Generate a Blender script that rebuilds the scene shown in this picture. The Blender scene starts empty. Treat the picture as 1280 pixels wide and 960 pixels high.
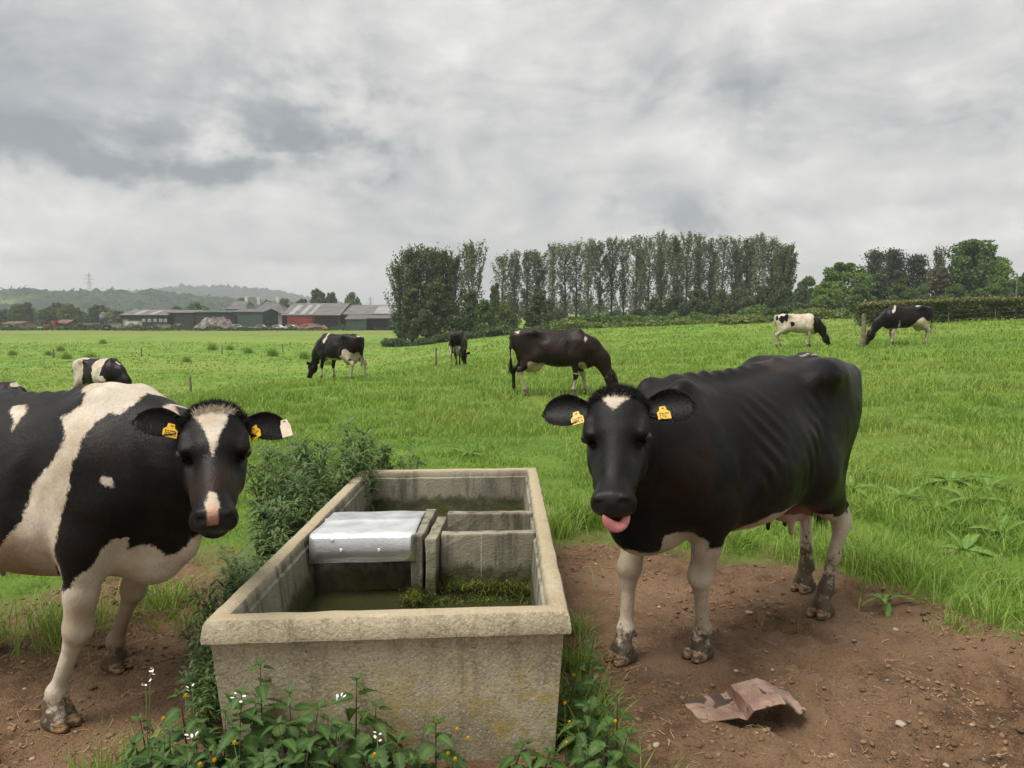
import bpy, bmesh, math, random, os
import numpy as np
from mathutils import Vector, Matrix
R = math.radians
rng = np.random.default_rng(7)
random.seed(7)
SC = bpy.context.scene
COL = SC.collection

# ------------------------------------------------------------ camera, sky, sun, exposure
CAM_H = 1.62
PITCH = 4.64
FPX = 961.0                       # focal length in pixels of the 1280 px wide photograph
cam_d = bpy.data.cameras.new('camera')
cam = bpy.data.objects.new('camera', cam_d)
COL.objects.link(cam)
cam.location = (0, 0, CAM_H)
cam.rotation_euler = (R(90 - PITCH), 0, 0)
cam_d.sensor_width = 36.0
cam_d.lens = 36.0 * FPX / 1280.0
cam_d.clip_start = 0.05
cam_d.clip_end = 20000
SC.camera = cam

SUN_EL, SUN_AZ = 62.0, -125.0     # high, veiled sun, behind the left shoulder
SUN_STRENGTH = 1.5
EXPOSURE = 1.62
SKY_GAIN = 1.18 / 2 ** EXPOSURE      # the cloud colours below are as seen after exposure
SC.view_settings.view_transform = 'Standard'
SC.view_settings.look = 'None'
SC.view_settings.gamma = 1.0
SC.view_settings.exposure = EXPOSURE
SC.view_settings.use_curve_mapping = False
SC.cycles.use_denoising = True
SC.cycles.max_bounces = 6
SC.cycles.diffuse_bounces = 3
SC.cycles.glossy_bounces = 3
SC.cycles.transmission_bounces = 4
SC.cycles.transparent_max_bounces = 6
SC.cycles.volume_bounces = 0
SC.cycles.caustics_reflective = False
SC.cycles.caustics_refractive = False

sun_d = bpy.data.lights.new('sun', 'SUN')
sun_d.energy = SUN_STRENGTH
sun_d.angle = R(35)
sun_d.color = (1.0, 0.96, 0.90)
sun = bpy.data.objects.new('sun', sun_d)
COL.objects.link(sun)
sd = Vector((math.sin(R(SUN_AZ)) * math.cos(R(SUN_EL)), math.cos(R(SUN_AZ)) * math.cos(R(SUN_EL)), math.sin(R(SUN_EL))))
sun.rotation_euler = (-sd).to_track_quat('-Z', 'Y').to_euler()


class NT:
    """Small helper to write node trees."""
    def __init__(s, tree):
        s.t = tree; s.n = tree.nodes; s.l = tree.links

    def add(s, kind, **kw):
        n = s.n.new(kind)
        for k, v in kw.items():
            setattr(n, k, v)
        return n

    def link(s, a, b):
        s.l.new(a, b)

    def val(s, sock, v):
        if hasattr(v, 'is_linked') or isinstance(v, bpy.types.NodeSocket):
            s.l.new(v, sock)
        else:
            sock.default_value = v

    def math(s, op, a, b=0.0, c=0.0, clamp=False):
        n = s.add('ShaderNodeMath', operation=op, use_clamp=clamp)
        s.val(n.inputs[0], a); s.val(n.inputs[1], b); s.val(n.inputs[2], c)
        return n.outputs[0]

    def vmath(s, op, a, b=(0, 0, 0)):
        n = s.add('ShaderNodeVectorMath', operation=op)
        s.val(n.inputs[0], a); s.val(n.inputs[1], b)
        return n.outputs[0] if op not in ('LENGTH', 'DOT_PRODUCT', 'DISTANCE') else n.outputs[1]

    def noise(s, vec, scale, detail=3.0, rough=0.55, dist=0.0, out='Fac'):
        n = s.add('ShaderNodeTexNoise')
        if vec is not None:
            s.l.new(vec, n.inputs['Vector'])
        n.inputs['Scale'].default_value = scale
        n.inputs['Detail'].default_value = detail
        n.inputs['Roughness'].default_value = rough
        n.inputs['Distortion'].default_value = dist
        return n.outputs[out]

    def maprange(s, v, a, b, c=0.0, d=1.0, smooth=True):
        n = s.add('ShaderNodeMapRange', interpolation_type='SMOOTHSTEP' if smooth else 'LINEAR')
        s.val(n.inputs[0], v)
        for i, q in enumerate((a, b, c, d)):
            s.val(n.inputs[1 + i], q)
        return n.outputs[0]

    def mix(s, fac, a, b, blend='MIX'):
        n = s.add('ShaderNodeMix', data_type='RGBA', blend_type=blend)
        s.val(n.inputs[0], fac)
        for i, q in ((6, a), (7, b)):
            if isinstance(q, (tuple, list)):
                n.inputs[i].default_value = tuple(q) + ((1.0,) if len(q) == 3 else ())
            else:
                s.l.new(q, n.inputs[i])
        return n.outputs[2]

    def attr(s, name, out='Fac'):
        n = s.add('ShaderNodeAttribute', attribute_name=name)
        return n.outputs[out]

    def scale(s, vec, sc):
        n = s.add('ShaderNodeMapping')
        s.l.new(vec, n.inputs[0])
        n.inputs['Scale'].default_value = sc
        return n.outputs[0]


def build_world():
    w = bpy.data.worlds.new('World')
    SC.world = w
    w.use_nodes = True
    t = NT(w.node_tree)
    t.n.clear()
    out = t.add('ShaderNodeOutputWorld')
    sky = t.add('ShaderNodeTexSky', sky_type='NISHITA', sun_disc=False)
    sky.sun_elevation = R(SUN_EL); sky.sun_rotation = R(SUN_AZ)
    sky.air_density = 1.0; sky.dust_density = 2.0
    bg_sky = t.add('ShaderNodeBackground')
    t.link(sky.outputs[0], bg_sky.inputs[0]); bg_sky.inputs[1].default_value = 0.06
    tc = t.add('ShaderNodeTexCoord')
    d = t.vmath('NORMALIZE', tc.outputs['Generated'])
    sx = t.add('ShaderNodeSeparateXYZ'); t.link(d, sx.inputs[0])
    z = t.math('MAXIMUM', sx.outputs[2], 0.0)
    # the cloud deck: layered noise, flattened so that the layers lie level
    az = t.math('ARCTAN2', sx.outputs[0], sx.outputs[1])
    el = t.math('ARCSINE', z)
    v = t.scale(d, (1.0, 1.0, 2.1))
    big = t.noise(t.vmath('ADD', v, (3.3, 1.7, 5.0)), 1.7, 2.0, 0.5, 0.4)
    mid = t.noise(t.vmath('ADD', v, (7.4, 2.2, 1.0)), 4.6, 6.0, 0.60, 0.5)
    fin = t.noise(t.vmath('ADD', t.scale(d, (1.0, 1.0, 4.5)), (1.4, 9.2, 3.0)), 9.0, 6.0, 0.62, 0.4)
    bil = t.noise(t.vmath('ADD', t.scale(d, (1.0, 1.0, 1.3)), (2.4, 4.2, 8.0)), 15.0, 6.0, 0.58, 0.1)
    # separate banks of cloud seen in the photograph: azimuth, elevation, half sizes, depth
    f = t.math('ADD', t.math('MULTIPLY', big, 0.26), t.math('ADD', t.math('MULTIPLY', mid, 0.46), t.math('ADD', t.math('MULTIPLY', fin, 0.08), t.math('MULTIPLY', bil, 0.20))))
    f = t.maprange(f, 0.36, 0.64, 0.20, 1.02, smooth=False)
    warp = t.math('ADD', t.math('MULTIPLY', t.math('SUBTRACT', bil, 0.5), 1.5), t.math('MULTIPLY', t.math('SUBTRACT', mid, 0.5), 1.3))
    for a0, e0, rx, rz, dep, lit in ((-.56, .285, .40, .125, .46, .06), (-.50, .205, .27, .055, .32, .08), (-.32, .190, .15, .040, .22, .05), (.195, .175, .080, .080, .34, .16), (.235, .145, .06, .05, .22, .12),
                                (-.255, .088, .13, .024, .22, .10), (.345, .195, .024, .016, .16, .0), (.42, .15, .16, .030, .14, .05), (-.60, .075, .12, .022, .20, .12), (.45, .31, .35, .09, .12, .0), (.02, .30, .3, .05, .08, .0)):
        q = t.math('ADD', t.math('POWER', t.math('ABSOLUTE', t.math('DIVIDE', t.math('SUBTRACT', az, a0), rx)), 2.0), t.math('POWER', t.math('ABSOLUTE', t.math('DIVIDE', t.math('SUBTRACT', el, e0), rz)), 2.0))
        q = t.math('ADD', t.math('SQRT', q), warp)
        mk = t.maprange(q, 1.12, 0.50)
        under = t.maprange(t.math('DIVIDE', t.math('SUBTRACT', el, e0), rz), 1.0, -0.9, -lit, dep)
        f = t.math('SUBTRACT', f, t.math('MULTIPLY', mk, under))
    low = t.maprange(el, 0.16, 0.02, 0.0, 0.10)
    f = t.math('ADD', f, low)
    rp = t.add('ShaderNodeValToRGB')
    t.link(f, rp.inputs[0])
    e = rp.color_ramp.elements
    K = SKY_GAIN
    e[0].position = 0.0; e[0].color = (0.250 * K, 0.275 * K, 0.290 * K, 1)
    e[1].position = 1.0; e[1].color = (0.800 * K, 0.780 * K, 0.735 * K, 1)
    for pos, c in ((0.25, (0.345, 0.368, 0.376)), (0.5, (0.500, 0.503, 0.492)), (0.75, (0.645, 0.634, 0.604))):
        q = e.new(pos); q.color = tuple(K * k for k in c) + (1,)
    # overcast skies brighten gently towards the zenith
    zen = t.maprange(z, 0.35, 1.0, 1.0, 1.45)
    bg_c = t.add('ShaderNodeBackground')
    t.link(rp.outputs[0], bg_c.inputs[0]); t.link(zen, bg_c.inputs[1])
    mx = t.add('ShaderNodeMixShader'); mx.inputs[0].default_value = 0.95
    t.link(bg_sky.outputs[0], mx.inputs[1]); t.link(bg_c.outputs[0], mx.inputs[2])
    t.link(mx.outputs[0], out.inputs[0])


build_world()

# ------------------------------------------------------------ pixel and noise helpers
cp, sp = math.cos(R(PITCH)), math.sin(R(PITCH))


def ray(px, py):
    """Direction of the photograph's pixel (px, py), world axes, forward component 1 along the lens axis."""
    u = (px - 640.0) / FPX; v = -(py - 480.0) / FPX
    return np.array([u, cp + v * sp, -sp + v * cp])


def project(P):
    P = np.asarray(P, float)
    y = P[:, 1]; z = P[:, 2] - CAM_H
    zc = y * cp - z * sp
    yc = y * sp + z * cp
    return np.stack([640 + FPX * P[:, 0] / zc, 480 - FPX * yc / zc], 1), zc


def at_height(px, py, z=0.0):
    r = ray(px, py); t = (z - CAM_H) / r[2]
    return np.array([r[0] * t, r[1] * t, z])


def at_dist(px, py, Y):
    r = ray(px, py); t = Y / r[1]
    return np.array([r[0] * t, Y, CAM_H + r[2] * t])


def _hash(i, j, k, seed):
    n = (i.astype(np.int64) * 374761393 + j.astype(np.int64) * 668265263 + k.astype(np.int64) * 2147483647 + seed * 1442695041) & 0xffffffff
    n = ((n ^ (n >> 13)) * 1274126177) & 0xffffffff
    n = n ^ (n >> 16)
    return (n & 0xffff) / 32767.5 - 1.0


def vnoise(x, y, z=None, seed=0):
    """Smooth value noise in -1..1, vectorised."""
    x = np.asarray(x, float); y = np.asarray(y, float)
    z = np.zeros_like(x) if z is None else np.asarray(z, float)
    xi, yi, zi = np.floor(x), np.floor(y), np.floor(z)
    fx, fy, fz = x - xi, y - yi, z - zi
    fx = fx * fx * fx * (fx * (fx * 6 - 15) + 10); fy = fy * fy * fy * (fy * (fy * 6 - 15) + 10); fz = fz * fz * (3 - 2 * fz)
    r = 0
    for a in (0, 1):
        for b in (0, 1):
            for c in (0, 1):
                w = (fx if a else 1 - fx) * (fy if b else 1 - fy) * (fz if c else 1 - fz)
                r = r + w * _hash(xi + a, yi + b, zi + c, seed)
    return r


def fbm(x, y, z=None, octaves=4, seed=0, gain=0.5):
    a, s, f = 1.0, 0.0, 1.0
    for o in range(octaves):
        s = s + a * vnoise(np.asarray(x) * f, np.asarray(y) * f, None if z is None else np.asarray(z) * f, seed + o * 17)
        a *= gain; f *= 2.03
    return s


def sstep(a, b, x):
    t = np.clip((np.asarray(x, float) - a) / (b - a), 0, 1)
    return t * t * (3 - 2 * t)


def poly_sd(P, poly):
    """Signed distance to a polygon, positive inside."""
    poly = np.asarray(poly, float); n = len(poly)
    d = np.full(len(P), 1e9); inside = np.zeros(len(P), bool)
    for i in range(n):
        a, b = poly[i], poly[(i + 1) % n]
        e = b - a; w = P - a
        t = np.clip((w @ e) / (e @ e + 1e-12), 0, 1)
        d = np.minimum(d, np.hypot(*(w - t[:, None] * e).T))
        c = ((a[1] > P[:, 1]) != (b[1] > P[:, 1]))
        with np.errstate(divide='ignore', invalid='ignore'):
            xi = (b[0] - a[0]) * (P[:, 1] - a[1]) / (b[1] - a[1] + 1e-12) + a[0]
        inside ^= c & (P[:, 0] < xi)
    return np.where(inside, d, -d)


# ------------------------------------------------------------ object helpers
def mesh_np(name, V, F, mat=None, smooth=True, attrs=None, loops=None):
    """Mesh from numpy arrays. F is an (n,3) or (n,4) array, or a list of polygons."""
    me = bpy.data.meshes.new(name)
    V = np.asarray(V, np.float32)
    if isinstance(F, np.ndarray) and F.ndim == 2:
        nf, k = F.shape
        me.vertices.add(len(V)); me.vertices.foreach_set('co', V.ravel())
        me.loops.add(nf * k); me.loops.foreach_set('vertex_index', F.astype(np.int32).ravel())
        me.polygons.add(nf)
        me.polygons.foreach_set('loop_start', np.arange(0, nf * k, k, dtype=np.int32))
        me.polygons.foreach_set('loop_total', np.full(nf, k, np.int32))
        me.update(calc_edges=True)
    else:
        me.from_pydata([tuple(map(float, v)) for v in V], [], [tuple(int(i) for i in f) for f in F])
        me.update()
    if smooth:
        me.polygons.foreach_set('use_smooth', np.ones(len(me.polygons), bool))
    for k, a in (attrs or {}).items():
        a = np.asarray(a, np.float32)
        if a.ndim == 1:
            at = me.attributes.new(k, 'FLOAT', 'POINT'); at.data.foreach_set('value', a)
        else:
            at = me.attributes.new(k, 'FLOAT_VECTOR', 'POINT'); at.data.foreach_set('vector', a.ravel())
    if mat is not None:
        me.materials.append(mat)
    return me


def obj(name, me, parent=None, loc=None, rot=None):
    o = bpy.data.objects.new(name, me)
    COL.objects.link(o)
    if parent is not None:
        o.parent = parent
    if loc is not None:
        o.location = loc
    if rot is not None:
        o.rotation_euler = rot
    return o


def tag(o, label, cat, group=None):
    o['label'] = label; o['category'] = cat
    if group:
        o['group'] = group
    return o


def struct(o, label=None):
    o['kind'] = 'structure'
    if label:
        o['label'] = label
    return o


def thing(name, label, cat, loc=(0, 0, 0), rz=0.0, group=None):
    o = bpy.data.objects.new(name, None)
    COL.objects.link(o)
    o.empty_display_size = 0.1
    o.location = loc; o.rotation_euler = (0, 0, rz)
    return tag(o, label, cat, group)


class MB:
    """Collects simple shapes for one mesh."""
    def __init__(s):
        s.v = []; s.f = []

    def add(s, V, F):
        o = len(s.v)
        s.v += [tuple(map(float, p)) for p in V]
        s.f += [tuple(int(i) + o for i in f) for f in F]
        return s

    def box(s, x0, x1, y0, y1, z0, z1):
        V = [(x, y, z) for x in (x0, x1) for y in (y0, y1) for z in (z0, z1)]
        return s.add(V, [(0, 1, 3, 2), (4, 6, 7, 5), (0, 4, 5, 1), (2, 3, 7, 6), (0, 2, 6, 4), (1, 5, 7, 3)])

    def tube(s, pts, rad, n=6, cap=True):
        pts = [Vector(p) for p in pts]
        if not hasattr(rad, '__len__'):
            rad = [rad] * len(pts)
        V = []; F = []
        up = Vector((0.31, 0.17, 0.93))
        for i, p in enumerate(pts):
            tdir = (pts[min(i + 1, len(pts) - 1)] - pts[max(i - 1, 0)]).normalized()
            a = tdir.cross(up)
            if a.length < 1e-3:
                a = tdir.cross(Vector((1, 0, 0)))
            a.normalize(); b = tdir.cross(a)
            for j in range(n):
                q = 2 * math.pi * j / n
                V.append(p + (a * math.cos(q) + b * math.sin(q)) * rad[i])
        for i in range(len(pts) - 1):
            for j in range(n):
                F.append((i * n + j, i * n + (j + 1) % n, (i + 1) * n + (j + 1) % n, (i + 1) * n + j))
        if cap:
            F.append(tuple(range(n))[::-1]); F.append(tuple((len(pts) - 1) * n + j for j in range(n)))
        return s.add(V, F)

    def mesh(s, name, mat, smooth=False, bevel=0.0):
        me = bpy.data.meshes.new(name)
        me.from_pydata(s.v, [], s.f)
        if bevel > 0:
            bm = bmesh.new(); bm.from_mesh(me)
            bmesh.ops.bevel(bm, geom=bm.edges[:], offset=bevel, segments=2, affect='EDGES', profile=0.5)
            bm.to_mesh(me); bm.free()
        me.update()
        if smooth:
            me.polygons.foreach_set('use_smooth', np.ones(len(me.polygons), bool))
        if mat:
            me.materials.append(mat)
        return me

    def build(s, name, mat, parent=None, smooth=False, bevel=0.0):
        return obj(name, s.mesh(name, mat, smooth, bevel), parent)


MATS = {}


def material(name):
    m = bpy.data.materials.new(name)
    m.use_nodes = True
    t = NT(m.node_tree)
    b = t.n['Principled BSDF']
    MATS[name] = m
    return m, t, b


def simple_mat(name, col, rough=0.7, var=0.15, scale=3.0, metallic=0.0, bump=0.0, spec=0.5, coords='Object'):
    """Plain painted or weathered surface: base colour with noise variation and a little relief."""
    m, t, b = material(name)
    tc = t.add('ShaderNodeTexCoord').outputs[coords]
    n = t.noise(tc, scale, 4.0, 0.6)
    dark = tuple(c * (1 - var) for c in col); lite = tuple(min(1, c * (1 + var)) for c in col)
    t.link(t.mix(t.maprange(n, 0.3, 0.7), dark, lite), b.inputs['Base Color'])
    b.inputs['Roughness'].default_value = rough
    b.inputs['Metallic'].default_value = metallic
    b.inputs['Specular IOR Level'].default_value = spec
    if bump > 0:
        bp = t.add('ShaderNodeBump'); bp.inputs['Strength'].default_value = bump
        bp.inputs['Distance'].default_value = 0.01
        t.link(t.noise(tc, scale * 12, 4.0, 0.6), bp.inputs['Height']); t.link(bp.outputs[0], b.inputs['Normal'])
    return m
# ------------------------------------------------------------ the lie of the land
def land(x, y):
    """Height of the pasture: level by the trough, falling away to the left, rising gently to the right and far back."""
    x = np.asarray(x, float); y = np.asarray(y, float)
    far = sstep(7, 26, y)
    s = -x + .3 * np.minimum(y, 50)
    drop = 2.4 * sstep(8, 32, s) * (1 - .62 * sstep(70, 200, y)) * sstep(6, 22, y)
    rise = np.clip(x, 0, 34) * .046 * far * (1 - .35 * sstep(70, 140, y))
    back = .35 * sstep(45, 100, y) + .55 * sstep(100, 170, y) * sstep(-30, 20, x)
    back = back + 3.2 * sstep(200, 340, y) * sstep(-60, 10, x)
    roll = .10 * fbm(x / 17, y / 17, None, 2, 41) * far + .035 * fbm(x / 4.5, y / 4.5, None, 2, 43) * sstep(5, 9, y)
    return rise + back * 1.0 - drop + roll


def dirt_mask(x, y):
    """1 on trodden soil, 0 in grass. The patch lies round the trough and under the two cows."""
    x = np.asarray(x, float); y = np.asarray(y, float)
    n = fbm(x * 1.3, y * 1.3, None, 4, 51) * .34 + fbm(x * 5, y * 5, None, 2, 57) * .10
    # far edge of the bare ground as a line y = e(x)
    e = np.interp(x, [-6, -3.3, -2.9, -2.5, -2.2, -1.6, -1.0, 0.2, .5, .85, 1.35, 1.75, 2.0, 2.25, 2.5, 2.9, 3.4, 4.4, 6],
                  [4.0, 4.1, 4.2, 4.9, 5.2, 5.2, 5.2, 5.7, 5.95, 5.95, 5.5, 5.3, 5.05, 4.65, 4.35, 4.05, 3.85, 3.6, 3.4])
    return np.clip(.5 + (e - y + n) / .55, 0, 1)


def ground_z(x, y):
    """Final height with clods and hoof marks in the bare soil."""
    x = np.asarray(x, float); y = np.asarray(y, float)
    z = land(x, y)
    d = dirt_mask(x, y) * sstep(9, 6, y)
    hm = np.maximum(0, fbm(x * 4.2, y * 4.2, None, 2, 61) - .18)
    z = z + d * (.024 * fbm(x * 2.1, y * 2.1, None, 2, 63) + .020 * fbm(x * 10, y * 10, None, 4, 65, .62) - .065 * hm - .012)
    # the ground is trodden firm where hooves and the trough stand
    for cx, cy, r in FLAT:
        w = sstep(r * 2.2, r, np.hypot(x - cx, y - cy))
        z = z * (1 - w) + 0.0 * w
    return z


FLAT = [tuple(at_height(*p)[:2]) + (.10,) for p in ((777, 826), (873, 822), (1026, 770), (1004, 738), (76, 908), (146, 836))]
FLAT += [(-.43, 2.9, .75), (-.43, 3.6, .75), (-.43, 4.3, .75), (-.43, 5.0, .7)]


def ground_material():
    m, t, b = material('pasture_soil_and_turf')
    geo = t.add('ShaderNodeNewGeometry')
    P = geo.outputs['Position']
    dm = t.attr('dirt')
    n1 = t.noise(P, 1.2, 4.0, 0.6); n2 = t.noise(P, 9.0, 5.0, 0.65); n3 = t.noise(P, 55.0, 4.0, 0.7); n4 = t.noise(P, 190.0, 2.0, 0.6)
    soil = t.mix(t.maprange(n2, 0.32, 0.68), (0.090, 0.050, 0.026), (0.220, 0.130, 0.070))
    soil = t.mix(t.maprange(n1, 0.35, 0.68), soil, (0.260, 0.162, 0.095))
    soil = t.mix(t.maprange(n3, 0.54, 0.72), soil, (0.245, 0.170, 0.110))
    soil = t.mix(t.maprange(n4, 0.60, 0.70, 0.0, 0.7), soil, (0.40, 0.31, 0.22))
    soil = t.mix(t.maprange(n3, 0.42, 0.30, 0.0, 0.8), soil, (0.042, 0.023, 0.013))
    # short turf far off: clumpy greens, paler where it is grazed
    sep = t.add('ShaderNodeSeparateXYZ'); t.link(P, sep.inputs[0])
    g1 = t.noise(P, 0.055, 4.0, 0.6); g2 = t.noise(P, 0.55, 5.0, 0.68); g3 = t.noise(t.scale(P, (1, 0.45, 1)), 5.0, 4.0, 0.7)
    turf = t.mix(t.maprange(g2, 0.33, 0.68), (0.087, 0.166, 0.022), (0.178, 0.288, 0.042))
    turf = t.mix(t.maprange(g1, 0.40, 0.66), turf, (0.188, 0.244, 0.048))
    turf = t.mix(t.maprange(g3, 0.56, 0.74, 0.0, 0.6), turf, (0.045, 0.085, 0.014))
    # a browner, uncut strip in front of the farmyard
    strip = t.math('MULTIPLY', t.maprange(sep.outputs[1], 120.0, 165.0), t.maprange(sep.outputs[0], 5.0, -15.0))
    turf = t.mix(t.math('MULTIPLY', strip, t.maprange(g2, 0.3, 0.6, 0.1, 0.5)), turf, (0.165, 0.150, 0.060))
    t.link(t.mix(dm, turf, soil), b.inputs['Base Color'])
    b.inputs['Roughness'].default_value = 0.93
    b.inputs['Specular IOR Level'].default_value = 0.15
    bp = t.add('ShaderNodeBump'); bp.inputs['Strength'].default_value = 1.0; bp.inputs['Distance'].default_value = 0.035
    t.link(t.math('ADD', t.math('MULTIPLY', n3, 0.8), t.math('ADD', n2, t.math('MULTIPLY', n4, 0.35))), bp.inputs['Height'])
    t.link(bp.outputs[0], b.inputs['Normal'])
    return m


def build_ground():
    # rings round the viewer's standpoint: fine near the trough, coarse towards the horizon
    r = [0.6]
    while r[-1] < 4500:
        q = r[-1]
        r.append(q * (1.0085 if q < 9 else 1.022 if q < 60 else 1.06))
    r = np.array(r)
    a = np.concatenate([np.radians(np.arange(-56, 56, .40)), np.radians(np.arange(56, 304, 6.0))])
    A, Rr = np.meshgrid(a, r)
    X = Rr * np.sin(A); Y = Rr * np.cos(A)
    Z = ground_z(X.ravel(), Y.ravel()).reshape(X.shape)
    Z = np.where(Rr > 420, Z - (Rr - 420) * .004, Z)
    V = np.stack([X.ravel(), Y.ravel(), Z.ravel()], 1)
    n, m = X.shape
    i, j = np.meshgrid(np.arange(n - 1), np.arange(m), indexing='ij')
    j2 = (j + 1) % m
    Q = np.stack([i * m + j, i * m + j2, (i + 1) * m + j2, (i + 1) * m + j], -1).reshape(-1, 4)[:, ::-1]
    c0 = len(V)
    V = np.concatenate([V, [[0, 0, 0]]])
    me = mesh_np('ground', V, np.ascontiguousarray(Q), ground_material(), True, {'dirt': dirt_mask(V[:, 0], V[:, 1]) * sstep(14, 9, V[:, 1])})
    struct(obj('ground', me), 'trodden brown soil round the trough passing into green pasture')


build_ground()

# ------------------------------------------------------------ blades of grass
def grass_material():
    m, t, b = material('grass_blade')
    geo = t.add('ShaderNodeNewGeometry')
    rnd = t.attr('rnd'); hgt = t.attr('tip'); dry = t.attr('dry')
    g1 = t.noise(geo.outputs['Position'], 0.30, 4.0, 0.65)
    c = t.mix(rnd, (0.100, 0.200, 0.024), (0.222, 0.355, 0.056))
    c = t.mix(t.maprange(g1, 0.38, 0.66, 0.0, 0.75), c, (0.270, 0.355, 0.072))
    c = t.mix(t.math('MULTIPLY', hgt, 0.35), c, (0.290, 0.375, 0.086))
    c = t.mix(dry, c, (0.30, 0.235, 0.105))
    pr = b
    t.link(c, pr.inputs['Base Color']); pr.inputs['Roughness'].default_value = 0.55; pr.inputs['Specular IOR Level'].default_value = 0.25
    tr = t.add('ShaderNodeBsdfTranslucent')
    t.link(t.mix(0.5, c, (0.22, 0.38, 0.03)), tr.inputs[0])
    mx = t.add('ShaderNodeMixShader'); mx.inputs[0].default_value = 0.32
    t.link(pr.outputs[0], mx.inputs[1]); t.link(tr.outputs[0], mx.inputs[2])
    t.link(mx.outputs[0], t.n['Material Output'].inputs[0])
    return m


GRASS = grass_material()


def blades(name, x, y, L, W, lean, label, seed, dry=0.02, z=None, parent=None, tagit=True):
    """Bent tapering blades, three quads-worth of faces each, joined into one mesh."""
    g = np.random.default_rng(seed)
    n = len(x)
    z = ground_z(x, y) - .012 if z is None else z
    az = g.uniform(0, 2 * np.pi, n)
    le = lean * g.uniform(.2, 1.3, n)
    az2 = az + g.normal(0, .9, n) + np.pi / 2
    d = np.stack([np.cos(az), np.sin(az)], 1); s_ = np.stack([np.cos(az2), np.sin(az2)], 1)
    def pt(f, up, w, sgn):
        return np.stack([x + d[:, 0] * le * L * f + s_[:, 0] * w * W * sgn, y + d[:, 1] * le * L * f + s_[:, 1] * w * W * sgn, z + L * up * (1 - .22 * le * f)], 1)
    V = np.stack([pt(0, 0, .5, -1), pt(0, 0, .5, 1), pt(.30, .55, .46, -1), pt(.30, .55, .46, 1), pt(1.0, .98, .04, 1)], 1).reshape(-1, 3)
    b = np.arange(n, dtype=np.int32)[:, None] * 5
    T = np.concatenate([b + np.array([[0, 1, 3]]), b + np.array([[0, 3, 2]]), b + np.array([[2, 3, 4]])])
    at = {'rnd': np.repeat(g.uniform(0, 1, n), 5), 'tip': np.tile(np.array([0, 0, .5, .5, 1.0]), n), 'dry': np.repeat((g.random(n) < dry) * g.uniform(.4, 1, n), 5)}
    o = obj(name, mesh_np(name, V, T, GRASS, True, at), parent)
    if tagit:
        tag(o, label, 'grass'); o['kind'] = 'stuff'
    return o


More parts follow.
